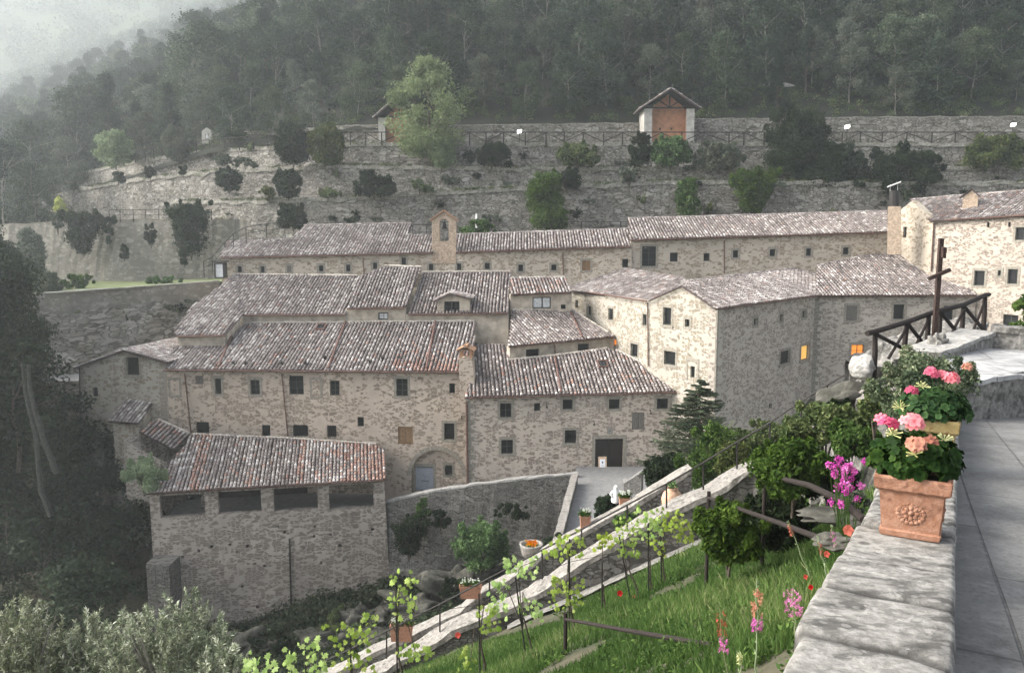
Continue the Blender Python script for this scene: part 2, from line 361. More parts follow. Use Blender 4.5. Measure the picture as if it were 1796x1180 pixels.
def wins(face, parent, spec, dy=0):
    hs = []
    for s in spec:
        x0, y0, x1, y1, st = s[:5]; wd = M[s[5]] if len(s) > 5 else None
        r = face.rect(x0, y0, x1, y1)
        if st == 'B': blind(face, parent, r)
        else: hs.append(window(face, parent, r, st, wd))
    return hs
def poly_uv(face, pts): return [face.uv(x, y) for x, y in pts]
def spans(poly, a):
    xs = []
    for i in range(len(poly)):
        (x0, y0), (x1, y1) = poly[i], poly[(i + 1) % len(poly)]
        if (x0 <= a < x1) or (x1 <= a < x0): xs.append(y0 + (y1 - y0) * (a - x0) / (x1 - x0))
    xs.sort(); return list(zip(xs[::2], xs[1::2]))
AR = [math.pi * k / 4 for k in range(5)]
def tiles(mb, P0, e, h, n, poly, seed, cw=.285, tl=.36, redf=None, base=.5):
    r = random.Random(seed); a0 = min(p[0] for p in poly); a1 = max(p[0] for p in poly)
    k = 0; a = a0 + cw * .5
    while a < a1:
        colv = r.random() * .2 - .1; bend = r.uniform(-.012, .012); br = r.uniform(0, 10)
        for (b0, b1) in spans(poly, a):
            b = b0 - r.uniform(0, .07)
            while b < b1 - .05:
                L = min(tl + .07, b1 - b + .02)
                ja = r.uniform(-.012, .012) + .02 * math.sin(b * .7 + br); jr = 1 + r.uniform(-.08, .08); tw = r.uniform(-.015, .015); lift = r.uniform(0, .018) + .02 + .06 * noise.noise((P0 + e * a + h * b) * .22)
                vs = []
                for (bb, rr, up, ax) in ((b, .105, .035, -tw), (b + L, .083, 0, tw)):
                    for an in AR: vs.append(P0 + e * (a + ja + ax + math.cos(an) * rr * jr) + h * bb + n * (math.sin(an) * rr * .95 * jr + up + lift))
                fs = [(i, i + 1, i + 6, i + 5) for i in range(4)] + [(4, 3, 2, 1, 0)]
                big = noise.noise((P0 + e * a + h * b) * .35) * .25
                v = min(1, max(0, base + colv + big + r.gauss(0, .24)))
                if r.random() < .08: v = min(1, v + .35)
                wv = (redf(a, b, r) if redf else (.7 if r.random() < .015 else 0))
                mb.add(vs, fs, m=0, a=v, w=wv)
                b += tl * r.uniform(.97, 1.03)
        a += cw * r.uniform(.97, 1.03); k += 1
def ridge_row(mb, p0, p1, seed, r0=.12):
    r = random.Random(seed); p0, p1 = Vector(p0), Vector(p1); d = (p1 - p0); L = d.length; d.normalize(); s = d.cross(Z).normalized(); up = s.cross(d)
    x = 0
    while x < L - .1:
        l = min(.42, L - x); vs = []; q = r.uniform(-.02, .02)
        for (xx, rr) in ((x, r0 * 1.1), (x + l, r0 * .9)):
            for an in AR: vs.append(p0 + d * xx + s * (math.cos(an) * rr + q) + up * (math.sin(an) * rr + .03))
        mb.add(vs, [(i, i + 1, i + 6, i + 5) for i in range(4)] + [(0, 1, 2, 3, 4), (9, 8, 7, 6, 5)], m=0, a=min(1, max(0, r.gauss(.6, .25))), w=0)
        x += .38
def roof(face, ea, eb, outline, parent, seed, pitch=20, over=.35, zb=None, mat=None, gut=True, redf=None, ridge=(), bodymat=None, base=.5, cw=.285, inset=.42, flash=()):
    """outline (photo pixels) thrown onto the plane that rises at pitch from the eave line ea-eb of face; tiles, slab, gutter, body below"""
    fo = face.o + face.n * over
    e0, e1 = hit(*ea, fo, face.n), hit(*eb, fo, face.n); e = (e1 - e0).normalized()
    up = (-face.n) * math.cos(R(pitch)) + Z * math.sin(R(pitch)); n = e.cross(up).normalized()
    if n.z < 0: n = -n
    h = n.cross(e).normalized()
    if h.dot(-face.n) < 0: h = -h
    P3 = [hit(x, y, e0, n) for x, y in outline]
    poly = [((p - e0).dot(e), (p - e0).dot(h)) for p in P3]
    poly = ccw(poly); P3 = [e0 + e * a + h * b for a, b in poly]
    mb = MB(); tiles(mb, e0, e, h, n, poly, seed, redf=redf, base=base, cw=cw)
    for (q0, q1) in ridge: ridge_row(mb, hit(*q0, e0, n), hit(*q1, e0, n), seed + 5)
    for (q0, q1) in flash:    # pale mortar fillet where the roof meets a wall
        a, b = hit(*q0, e0, n), hit(*q1, e0, n); d = (b - a); L = d.length; d.normalize(); s = n.cross(d)
        k = max(2, int(L / .3)); pts = [a + d * (L * i / k) + n * (.06 + .03 * noise.noise(a * 3 + d * i)) for i in range(k + 1)]
        mb.tube(pts, [.10 + .05 * noise.noise((pp * 4)) for pp in pts], 6, m=2)
    th = .10; nn = len(P3)
    vs = [p + n * .005 for p in P3] + [p - n * th for p in P3]
    mb.add(vs, [tuple(range(nn)), tuple(range(nn, 2 * nn))[::-1]] + [(i, i + nn, (i + 1) % nn + nn, (i + 1) % nn) for i in range(nn)], m=1)
    # tessellate top/bottom if concave
    ro = mb.build('roof', [mat or M['tile'], M['tile_bed'], M['mortar_edge']], parent)
    if gut:
        g = MB(); a, b = e0 + face.n * .05 - Z * .04, e1 + face.n * .05 - Z * .04
        L = (b - a).length; k = max(1, int(L / 2)); g.tube([a + (b - a) * i / k + Z * .015 * math.sin(i * 2.1) for i in range(k + 1)], .065, 6)
        g.build('gutter', M['copper'], parent)
    if zb is not None:
        cen = sum((V(p.x, p.y, 0) for p in P3), V(0, 0, 0)) / nn
        top = []
        eps = []
        for i in range(nn):
            a, b = P3[i], P3[(i + 1) % nn]; d = V(b.x - a.x, b.y - a.y, 0).normalized(); nn_ = V(-d.y, d.x, 0)
            isf = poly[i][1] < .5 and poly[(i + 1) % nn][1] < .5
            eps.append((V(a.x, a.y, 0) + nn_ * (inset + .80 if isf else .22), d))
        for i in range(nn):
            (p, d), (q, g_) = eps[i - 1], eps[i]; den = d.x * g_.y - d.y * g_.x
            if abs(den) < .15: x = q.copy()
            else: x = p + d * (((q.x - p.x) * g_.y - (q.y - p.y) * g_.x) / den)
            x.z = e0.z + ((e0 - x).x * n.x + (e0 - x).y * n.y) / n.z - .12; top.append(x)
        bb = MB()
        L = 0; uv = []
        for i in range(nn):
            uv.append((L, top[i].z)); L += (top[(i + 1) % nn] - top[i]).length
        for i in range(nn):
            j = (i + 1) % nn; u0 = uv[i][0]; u1 = u0 + (top[j] - top[i]).length
            bb.add([top[i], V(top[i].x, top[i].y, zb), V(top[j].x, top[j].y, zb), top[j]], [(0, 1, 2, 3)], [(u0, top[i].z), (u0, zb), (u1, zb), (u1, top[j].z)])
        bb.build('side_wall', bodymat or M['wall_grey'], parent)
    return e0, n, e, h
def quoins(face, u, side, z0, z1, parent, seed=0, mat='sandstone'):
    r = random.Random(seed); z = z0; mb = MB(); k = 0
    while z < z1 - .15:
        h_ = min(r.uniform(.24, .38), z1 - z); w = (.62 if k % 2 else .36) * r.uniform(.85, 1.15); c = face.P(u + side * (w / 2 - .01), z + h_ / 2, -.05)
        mb.box(c, face.t * w / 2, face.n * (.065 + r.uniform(0, .012)), Z * (h_ / 2 - .012)); z += h_; k += 1
    mb.build('quoin_stones', M[mat], parent)
def pipe(face, x0, y0, x1, y1, parent, mat=None, r=.05, off=.1):
    a, b = face.uv(x0, y0), face.uv(x1, y1); mb = MB()
    k = 6; mb.tube([face.P(a[0] + (b[0] - a[0]) * i / k, a[1] + (b[1] - a[1]) * i / k, off) for i in range(k + 1)], r, 6)
    for i in (1, 3, 5): mb.tube([face.P(a[0] + (b[0] - a[0]) * i / k, a[1] + (b[1] - a[1]) * i / k, off - .0) + Z * z for z in (-.03, .03)], r * 1.35, 6)
    mb.build('drainpipe', mat or M['copper'], parent)
def ribbon_wall(name, pts, w, base, capmat, sidemat, step=.35, rough=.03, capth=.12, over=.03, parent=None, back=True, seed=0, toprows=4, waver=0, batter=0, rowf=6):
    """a wall that follows plan/top points pts (its near top edge); w wide away from the camera side; base = z or drop(list)"""
    pts = [Vector(p) for p in pts]; line = []; Ls = []; L = 0
    for i in range(len(pts) - 1):
        d = pts[i + 1] - pts[i]; k = max(1, int(d.length / step))
        for j in range(k): line.append(pts[i] + d * j / k)
    line.append(pts[-1]); n = len(line)
    for i in range(n):
        if i: L += math.hypot(line[i].x - line[i - 1].x, line[i].y - line[i - 1].y)
        Ls.append(L)
    prof = []   # rows of (inward distance, drop from top or None=base, uvmode)
    rowsf = rowf
    V_, UV_, MI = [], [], []
    rows = []
    for i in range(n):
        t = line[min(i + 1, n - 1)] - line[max(i - 1, 0)]; t.z = 0; t.normalize(); inn = V(-t.y, t.x, 0)   # left to right seen from camera -> inward is away
        top = line[i]; zb = base(top) if callable(base) else base
        zb = min(zb, top.z - .1)
        wob = waver * noise.noise(V(Ls[i] * .5, seed, 0)); top = top + Z * wob
        r = []
        Hh = top.z - capth - zb
        for k in range(rowsf): z = zb + Hh * k / (rowsf - 1); r.append((top.x + inn.x * (over - batter * (top.z - z)), top.y + inn.y * (over - batter * (top.z - z)), z, Ls[i], z, 1))
        r.append((top.x, top.y, top.z - capth, Ls[i], top.z - capth, 0))
        for k in range(toprows): f = k / (toprows - 1); r.append((top.x + inn.x * w * f, top.y + inn.y * w * f, top.z, Ls[i], top.z + w * f, 0))
        r.append((top.x + inn.x * w, top.y + inn.y * w, top.z - capth, Ls[i], top.z + w + capth, 0))
        r.append((top.x + inn.x * (w - over), top.y + inn.y * (w - over), zb, Ls[i], zb, 1))
        rows.append(r)
    m = len(rows[0]); mb = MB(); vs = []; uv = []
    for r in rows:
        for q in r:
            p = V(*q[:3]); nz = noise.noise_vector(p * 1.7 + V(seed, 0, 0)) + noise.noise_vector(p * 5) * .5
            vs.append(p + nz * rough); uv.append((q[3], q[4]))
    fa, fb = [], []
    for i in range(n - 1):
        for k in range(m - 1):
            f = (i * m + k, (i + 1) * m + k, (i + 1) * m + k + 1, i * m + k + 1)
            (fb if (k < rowsf - 1 or k == m - 2) else fa).append(f)
    mb.add(vs, fa, uv, m=0); b = 0
    for f in fb:
        mb.f.append(list(f)); mb.m.append(1); mb.uv += [uv[q] for q in f]
    for f in (tuple(range(m))[::-1], tuple((n - 1) * m + k for k in range(m))):
        mb.f.append(list(f)); mb.m.append(1); mb.uv += [(vs[q].y, vs[q].z) for q in f]
    return mb.build(name, [capmat, sidemat], parent)

# ================================================================== THE MONASTERY
def bldg(label, px, py, Y, cat='building', name='stone_building'):
    return thing(name, label, cat, at(px, py, Y))
ZB = -31
# ---- lowest building: the loggia over the ravine
LG = Face(at(262, 870, 53), at(660, 850, 55.8))
B = bldg('stone building with four open loggia bays under a reddish tiled roof', 460, 1090, 53)
ops = [[(280.5, 868.5), (359.4, 866), (359.4, 904.7), (280.5, 907.6)], [(383, 862), (458, 859), (458, 897.6), (383, 901.5)],
       [(480, 857), (557, 853), (557, 893), (480, 896.6)], [(577, 851), (654.8, 847), (654.8, 889.6), (577, 893.4)]]
hs = []
for o in ops:
    q = poly_uv(LG, o); u0 = (q[0][0] + q[3][0]) / 2; u1 = (q[1][0] + q[2][0]) / 2; z1 = (q[0][1] + q[1][1]) / 2; z0 = (q[2][1] + q[3][1]) / 2
    hs.append([(u0, z0), (u1, z0), (u1, z1), (u0, z1)])
holes_px = [(447, 988), (464, 992), (434, 957), (403, 955), (371, 958), (349, 966), (415, 968), (320, 976), (487, 923), (499, 933), (552, 923), (551, 940), (580, 937), (596, 956), (563, 986), (603, 982), (653, 928), (318, 1032), (425, 1028), (591, 1018), (617, 1036), (644, 1036), (566, 1049), (500, 1060), (430, 1087), (455, 1086), (545, 1070), (452, 1064)]
ph = []
for x, y in holes_px:
    u, z = LG.uv(x, y); a = rnd.uniform(.08, .12); ph.append([(u - a, z - a), (u + a, z - a), (u + a, z + a * .9), (u - a, z + a)])
tl, tr = LG.uv(262, 868), LG.uv(674, 842)
wall(LG, [(tl[0], ZB), (LG.uv(660, 1080)[0] + 1.2, ZB), (tr[0], tr[1]), (tl[0], tl[1])], B, M['wall_loggia'], hs + ph, th=.5, rev=.5, revmat=M['wall_loggia'])
# loggia inside: back wall, floor, inner pillars
u0, u1, zt, zf = tl[0] + .6, tr[0] - .2, tl[1], hs[0][0][1] - .55
mb = MB(); mb.box(LG.P((u0 + u1) / 2, zf - .1, -3.2), LG.t * (u1 - u0) / 2, LG.n * 2.65, Z * .1); mb.build('floor', M['paving'], B)
mb = MB(); mb.add([LG.P(u0, zf, -5.6), LG.P(u1, zf, -5.6), LG.P(u1, zt + .5, -5.6), LG.P(u0, zt + .5, -5.6)], [(0, 1, 2, 3)], [(u0, zf), (u1, zf), (u1, zt), (u0, zt)]); mb.build('back_wall', M['tile_bed'], B)  # roof-bed colour here paints in the dimness inside the bays
mb = MB(); mb.add([LG.P(tl[0] + .3, ZB, -.62), LG.P(tr[0], ZB, -.62), LG.P(tr[0], zf - .25, -.62), LG.P(tl[0] + .3, zf - .25, -.62)], [(0, 1, 2, 3)]); mb.build('hole_shade', M['dark'], B)  # dark sheet added behind the small wall holes to stand in for their shade
q = LG.uv(345, 890)[0]; mb = MB(); mb.box(LG.P(q, (zf + zt) / 2, -3), LG.t * .25, LG.n * .25, Z * (zt - zf) / 2); mb.build('pillar', M['wall_loggia'], B)
def redl(a, b, r):
    s = a / LG.len
    return 1 if r.random() < (.05 + .70 * max(0, s - .74) / .26 + (.6 if abs(s - .20) < .022 or abs(s - .44) < .014 or abs(s - .66) < .012 else 0)) else 0
roof(LG, (255, 864), (674, 841), [(252, 866), (265, 850), (323, 784), (337, 761), (500, 768), (657, 779), (675, 789), (674, 841)], B, 11, redf=redl, zb=None, base=.58, cw=.25,
     flash=[((337, 762), (500, 769)), ((500, 769), (660, 779))])
# side and back walls behind the loggia bays
for (uu, sgn) in ((tl[0], 1), (tr[0] - .15, -1)):
    mb = MB(); p0, p1 = LG.P(uu, 0, -.5), LG.P(uu, 0, -8.0)
    for dz0, dz1 in ((ZB, zt),):
        mb.add([V(p0.x, p0.y, dz0), V(p1.x, p1.y, dz0), V(p1.x, p1.y, zt + 2.6), V(p0.x, p0.y, zt + .1)], [(0, 1, 2, 3)], [(0, dz0), (7.5, dz0), (7.5, zt + 2), (0, zt)])
    mb.build('side_wall', M['wall_loggia'], B)
pipe(LG, 508, 943, 512, 1112, B, M['iron'], .07, .12)
# stepped buttress at the foot, left
BT = Face(at(252, 1000, 51.5), at(297, 1000, 51.5)); b_ = bldg('low rough stone buttress wall at the left foot of the loggia building', 270, 1060, 51.5, 'wall', 'buttress')
a = poly_uv(BT, [(256, 988), (296, 992)]); wall(BT, [(a[0][0], ZB), (a[1][0], ZB), (a[1][0], a[1][1]), (a[0][0], a[0][1])], b_, M['wall_ravine'], th=2.5)
# ---- main house
MF = Face(at(290, 655, 61), at(818, 655, 59.6))
B = bldg('long beige stone house with wide tiled roof and a grey door in an arched recess', 560, 860, 60)
spec = [(343, 658.7, 356.5, 673.7, 'g'), (377, 663.5, 388, 691, 's'), (439, 666, 455.6, 692, 'sc'), (507, 658.7, 532.4, 692, 'c'), (299, 666, 314.5, 693, 'B'), (547, 666, 562, 695, 'B'),
        (343.7, 739.8, 366.6, 760, 'iI'), (459.4, 745, 474, 765.4, 'i'), (513.6, 745, 540, 765.4, 'iI'), (578.5, 667.4, 595.4, 693.6, 'c'), (573.3, 746, 589.8, 766.5, 'iI'), (627, 731, 638, 748, ''),
        (694.8, 664, 715, 695, 'sc'), (787.7, 672, 797.8, 689.5, ''), (698, 748, 724, 779, 'bS'), (779, 742, 797, 771, 'si')]
hs = wins(MF, B, spec)
# arched recess: pointed-in px, opened through
arc = [MF.uv(722, 868), MF.uv(811, 853)]
cx_, zs = (arc[0][0] + arc[1][0]) / 2, MF.uv(765, 835)[1]; hw = (arc[1][0] - arc[0][0]) / 2; zt_ = MF.uv(765, 789)[1]
archp = [(cx_ - hw, -21.5), (cx_ + hw, -21.5)] + [(cx_ + hw * math.cos(t), zs + (zt_ - zs) * math.sin(t)) for t in [math.pi * k / 12 for k in range(13)]]
eL, eR = MF.uv(290, 648), MF.uv(817, 652)
wall(MF, [(eL[0], ZB), (eR[0], ZB), eR, eL], B, M['wall_beige'], hs + [archp], rev=.3, th=1.0)
mb = MB()   # arch ring of dressed stones
for k in range(14):
    t0, t1 = math.pi * k / 14 + .012, math.pi * (k + 1) / 14 - .012
    vs = [MF.P(cx_ + (hw + w_) * math.cos(t), zs + (zt_ - zs + w_) * math.sin(t), o_) for o_ in (-.05, .03) for t in (t0, t1) for w_ in (.02, .34)]
    mb.add(vs, [(4, 6, 7, 5), (0, 1, 3, 2), (0, 4, 5, 1), (2, 3, 7, 6), (0, 2, 6, 4), (1, 5, 7, 3)])
mb.build('arch', M['sandstone'], B)
# wall inside the recess with door and barred window
RF = Face(MF.P(cx_ - hw - .2, 0, -.45), MF.P(cx_ + hw + .2, 0, -.45))
dr = RF.rect(728, 818, 760, 862); dw = RF.rect(780.5, 815.6, 793, 832.7)
h1 = window(RF, B, dw, 'siI')
wall(RF, [(0.0, -21.5), (RF.len, -21.5), (RF.len, zt_ + .5), (0.0, zt_ + .5)], B, M['wall_beige'], [h1, [(dr[0], dr[1]), (dr[2], dr[1]), (dr[2], dr[3]), (dr[0], dr[3])]], th=.45, rev=.2)
mb = MB(); ring(mb, RF, dr, .22, -.03, .03); mb.build('door_frame', M['sandstone'], B)
mb = MB(); mb.box(RF.P((dr[0] + dr[2]) / 2, (dr[1] + dr[3]) / 2, -.15), RF.t * ((dr[2] - dr[0]) / 2 - .02), RF.n * .03, Z * ((dr[3] - dr[1]) / 2 - .08))
for zz in (.2, .8): mb.box(RF.P((dr[0] + dr[2]) / 2, dr[1] + (dr[3] - dr[1]) * zz, -.115), RF.t * ((dr[2] - dr[0]) / 2 - .08), RF.n * .012, Z * .05)
d_ = mb.build('door', M['door_grey'], B)
mb = MB(); c = (dr[0] + dr[2]) / 2; mb.tube([RF.P(c - .3, dr[1] + .85, -.09), RF.P(c + .3, dr[1] + .85, -.09), RF.P(c + .3, dr[1] + .7, -.09)], .02, 5); mb.build('bolt', M['iron'], d_)
def redm(a, b, r):
    s = a / MF.len
    return 1 if r.random() < .03 + (.75 if s > .72 and b < 3.2 and s + r.uniform(-.03, .03) > .75 - b * .005 else 0) * (1 - b / 4) else 0
roof(MF, (287, 648), (824, 652), [(290, 648), (305, 607), (384, 607), (400, 607), (428, 567), (606, 566), (832, 564), (833, 600), (829, 652)], B, 21, redf=redm, zb=ZB, base=.56, bodymat=M['wall_beige'],
     flash=[((430, 567), (606, 566)), ((610, 566), (711, 565)), ((716, 565), (832, 564))])
pipe(MF, 325, 655, 336, 760, B); pipe(MF, 495, 655, 506, 768, B); pipe(MF, 806, 655, 810, 735, B)
mb = MB()     # long ribs and vents on the slope (snow rails / vent tiles)
b_ = MF.o + MF.n * .35
def onroof(face, ea, eb, x, y, pitch=20, over=.35):
    fo = face.o + face.n * over; e0, e1 = hit(*ea, fo, face.n), hit(*eb, fo, face.n); e = (e1 - e0).normalized()
    up = (-face.n) * math.cos(R(pitch)) + Z * math.sin(R(pitch)); n = e.cross(up).normalized(); n = n if n.z > 0 else -n
    h = n.cross(e).normalized(); return hit(x, y, e0, n), n, e, h
MR = (MF, (287, 648), (824, 652))
for p0, p1 in (((384, 645), (407, 590)), ((576, 648), (606, 567)), ((748, 648), (764, 566))):
    a, n, e, h = onroof(*MR, *p0); b = onroof(*MR, *p1)[0]; mb = MB(); mb.tube([a + n * .15, b + n * .15], .085, 6); mb.build('roof_pipe', M['copper'], B)
for x, y in ((410, 640), (431, 640), (494, 640), (536, 640), (570, 630), (649, 638), (671, 631), (700, 630)):
    p, n, e, h = onroof(*MR, x, y); mb = MB(); mb.tube([p + n * .05, p + n * .28], [.12, .10], 8); mb.tube([p + n * .28, p + n * .33], [.16, .03], 8, m=0); mb.build('vent', M['dark'], B)
def skylight(RR, x, y, w, h_, B):
    p, n, e, h = onroof(*RR, x, y); mb = MB()
    for (c, a, b) in ((p + e * w / 2, .05, h_ / 2), (p - e * w / 2, .05, h_ / 2)): mb.box(c + n * .12, e * a, h * b, n * .1)
    for s in (-1, 1): mb.box(p + h * s * (h_ / 2 + .05) + n * .12, e * (w / 2 + .05), h * .05, n * .1)
    k = mb.build('skylight', M['copper'], B); mb = MB(); mb.box(p + n * .15, e * (w / 2 - .05), h * (h_ / 2), n * .02); mb.build('pane', M['glass'], k)
skylight(MR, 563, 576, .7, .8, B)
# chimney buttress against the corner
CHF = Face(MF.P(eR[0] - .35, 0, .55), MF.P(eR[0] + .95, 0, .55)); mb = MB()
q = [CHF.uv(805, 628), CHF.uv(828, 628), CHF.uv(838, 695), CHF.uv(806, 695)]; z1 = q[0][1]; zb_ = q[2][1] - 1.5; w0 = q[1][0] - q[0][0]; w1 = q[2][0] - q[3][0]
a0 = q[0][0]
vs = [CHF.P(a0, zb_, 0), CHF.P(a0 + w1, zb_, 0), CHF.P(a0 + w0, z1, 0), CHF.P(a0, z1, 0)] + [CHF.P(a0, zb_, -1.2), CHF.P(a0 + w1, zb_, -1.2), CHF.P(a0 + w0, z1, -1.2), CHF.P(a0, z1, -1.2)]
uvs = [(0, zb_), (w1, zb_), (w0, z1), (0, z1)] * 2
mb.add(vs, [(0, 1, 2, 3), (5, 4, 7, 6), (4, 0, 3, 7), (1, 5, 6, 2), (3, 2, 6, 7), (4, 5, 1, 0)], uvs)
ch = mb.build('chimney', M['wall_beige'], B)
mb = MB(); c = CHF.P(a0 + w0 / 2, z1, -.6)
for sx in (-1, 1):
    for sy in (-1, 1): mb.box(c + CHF.t * sx * (w0 / 2 - .12) + CHF.n * sy * .45 + Z * .3, CHF.t * .1, CHF.n * .12, Z * .3)
for s in (-1, 1):
    mb.box(c + CHF.t * s * .27 + Z * .78, CHF.t * .42 + Z * -.2 * s, CHF.n * .75, Z * .04)
mb.box(c + Z * .60, CHF.t * (w0 / 2), CHF.n * .5, Z * .05)
mb.build('cap', M['terracotta_dark'], ch)
# ---- left annex with gable
LF = Face(at(139, 640, 62.5), at(292, 640, 61)); B = bldg('small gabled annex at the left end with a brown shuttered upper window', 215, 800, 62)
hs = wins(LF, B, [(221.7, 626.6, 243.8, 658, 'sS'), (162, 679, 171.6, 696, '')], 0)
g = poly_uv(LF, [(139, 642), (220, 613), (291, 633)])
wall(LF, [(g[0][0], ZB), (g[2][0], ZB), g[2], g[1], g[0]], B, M['wall_gable'], hs, revmat=M['sandstone'])
pk, le, re_ = LF.P(*g[1]), LF.P(*g[0]), LF.P(*g[2])
for (a, b, s) in ((le, pk, -1), (pk, re_, 1)):      # two slopes, ridge running back
    bk = V(1.2, 7.5, .0)
    d = (b - a).normalized(); a2, b2 = (a - d * .35 if s < 0 else a), (b + d * .35 if s > 0 else b)
    fr = LF.n * .3; P0 = a2 + fr; e = bk.normalized(); hh = -d if s > 0 else d; P0 = (b2 if s > 0 else a2) + fr
    L = (b2 - a2).length; n = e.cross(hh).normalized(); n = n if n.z > 0 else -n; hh = (hh - e * hh.dot(e)).normalized()
    mb = MB(); tiles(mb, P0, e, hh, n, ccw([(0, 0), (8.1, 0), (8.1, L), (0, L)]), 31 + s, base=.7)
    c = P0 + e * 4.05 + hh * L / 2 - n * .06; mb.box(c, e * 4.05, hh * L / 2, n * .06, 1)
    if s > 0: ridge_row(mb, P0 + hh * L, P0 + hh * L + e * 8, 4)
    mb.build('roof', [M['tile_grey'], M['tile_bed']], B)
mb = MB(); bk = V(1.2, 7.5, 0)
mb.add([le, V(le.x, le.y, ZB), V(le.x, le.y, ZB) + bk, le + bk], [(3, 2, 1, 0)], [(0, le.z), (0, ZB), (7, ZB), (7, le.z)])
mb.add([re_, V(re_.x, re_.y, ZB), V(re_.x, re_.y, ZB) + bk, re_ + bk], [(0, 1, 2, 3)], [(0, re_.z), (0, ZB), (7, ZB), (7, re_.z)]); mb.build('side_wall', M['wall_grey'], B)
pipe(LF, 141, 645, 143, 760, B, M['iron'])
quoins(LF, g[0][0], 1, -22, g[0][1] - .1, B, 1); quoins(LF, g[2][0], -1, -16, g[2][1] - .1, B, 2)
# two lean-to roofs on its foot
L1 = Face(at(190, 739, 59.5), at(242, 742, 59.3)); B = bldg('small stone lean-to with a short tiled roof on the front of the gabled annex', 225, 790, 59.5, 'lean-to')
roof(L1, (190, 739), (242, 742), [(190, 739), (225.5, 695), (274, 696), (243, 743)], B, 41, pitch=24, zb=ZB, base=.62, gut=False, bodymat=M['plaster'], flash=[((226, 695), (274, 696))])
wall(L1, [(L1.uv(198, 742)[0], ZB), (L1.uv(242, 742)[0] + .5, ZB), L1.uv(242, 741), L1.uv(198, 741)], B, M['wall_gable'])
L2 = Face(at(250, 760, 58.2), at(335, 812, 58.2)); B = bldg('reddish tiled lean-to roof sloping down beside the loggia building roof', 290, 800, 58.5, 'lean-to')
roof(L2, (303, 787), (244, 757), [(244.6, 757), (277.6, 735.4), (334, 761), (304, 788)], B, 42, pitch=24, zb=ZB, base=.6, gut=False, redf=lambda a, b, r: 1 if r.random() < .25 else 0, bodymat=M['wall_grey'], flash=[((278, 736), (333, 761))])
# ---- upper tier: the house with three roof panels
MU = Face(at(426, 560, 68.2), at(832, 560, 67.6)); B = bldg('middle tier house above the main roof with plaster band and small dormer', 600, 570, 68)
def pw(face, pts): return poly_uv(face, pts)
for pts in ([(426, 553), (606, 553), (606, 580), (426, 580)],): wall(MU, pw(MU, pts), B, M['plaster'], th=.5, off=0)
hs = wins(MU, B, [(663, 548, 681, 561, 'w')])
wall(MU, pw(MU, [(606.5, 541), (711, 539), (711, 580), (606.5, 580)]), B, M['plaster'], hs, th=.5)
DX = (765, 826)
hs = wins(MU, B, [(778, 528.5, 806, 558, 'c')])
wall(MU, pw(MU, [(711.5, 551), (892, 550), (892, 610), (711.5, 580)]), B, M['plaster'], [], th=.5)
roof(MU, (426, 552), (606, 551), [(426, 552), (310, 588), (306, 581), (337, 538), (391, 499), (408, 482), (627, 484), (606, 551)][1:] + [(426, 552)] if False else [(426, 552), (408, 482), (627, 484), (606, 551)], B, 51, zb=None, base=.55, flash=[((408, 482), (627, 484))])
roof(MU, (609, 541), (711, 539), [(609, 541), (627, 487), (675, 467), (739, 469), (711, 539)], B, 52, zb=None, base=.56, pitch=22, flash=[((675, 467), (739, 469))])
roof(MU, (716, 551), (890, 549), [(716, 551), (741, 478), (895, 477), (890, 549)], B, 53, zb=None, base=.5, flash=[((741, 478), (895, 477))])
ML = Face(at(300, 590, 64.3), at(396, 590, 64.1))
roof(ML, (312, 589), (394, 588), [(308, 589), (306, 581), (337, 538), (391.6, 498), (408, 482), (426, 551), (394, 588)], B, 54, zb=-8.6, base=.6, bodymat=M['plaster'], inset=.1)
wall(ML, pw(ML, [(312, 590), (394, 589), (394, 612), (312, 612)]), B, M['plaster'], th=.3)
# solid body behind the bands
mb = MB()
a, b = MU.P(-.2, 0, -.5), MU.P(MU.len + 2.8, 0, -.5)
mb.add([V(a.x, a.y, -6.9), V(b.x, b.y, -6.9), V(b.x, b.y + 8, -6.9 + 2.4), V(a.x, a.y + 8, -6.9 + 2.4), V(a.x, a.y, ZB), V(b.x, b.y, ZB), V(b.x, b.y + 8, ZB), V(a.x, a.y + 8, ZB)],
       [(0, 1, 2, 3), (4, 5, 1, 0), (5, 6, 2, 1), (6, 7, 3, 2), (7, 4, 0, 3)]); mb.build('side_wall', M['plaster'], B)
# dormer
DF = Face(MU.P(MU.uv(765, 540)[0], 0, .05), MU.P(MU.uv(826, 540)[0], 0, .05))
hs = wins(DF, B, [(779, 528.5, 806, 557.5, 'c')])
g = pw(DF, [(767, 566), (824, 566), (824, 523), (790, 514), (767, 525)])
dm = wall(DF, g, B, M['plaster'], hs, th=.5, name='dormer')
mb = MB(); k0, k1, k2 = DF.P(*g[4]), DF.P(*g[3]), DF.P(*g[2]); bk = V(0, 3.2, 0)
for (a, b, s) in ((k0, k1, -1), (k1, k2, 1)):
    d = (b - a).normalized(); L = (b - a).length + .25; e = V(0, 1, 0); hh = -d if s > 0 else d; P0 = (b + d * .25 if s > 0 else a - d * .25) - V(0, .35, 0)
    n = e.cross(hh).normalized(); n = n if n.z > 0 else -n
    mb2 = MB(); tiles(mb, P0, e, hh, n, ccw([(0, 0), (3.2, 0), (3.2, L), (0, L)]), 60 + s, base=.5); mb.box(P0 + e * 1.6 + hh * L / 2 - n * .05, e * 1.6, hh * L / 2, n * .05, 1)
mb.build('dormer_roof', [M['tile'], M['tile_bed']], B)
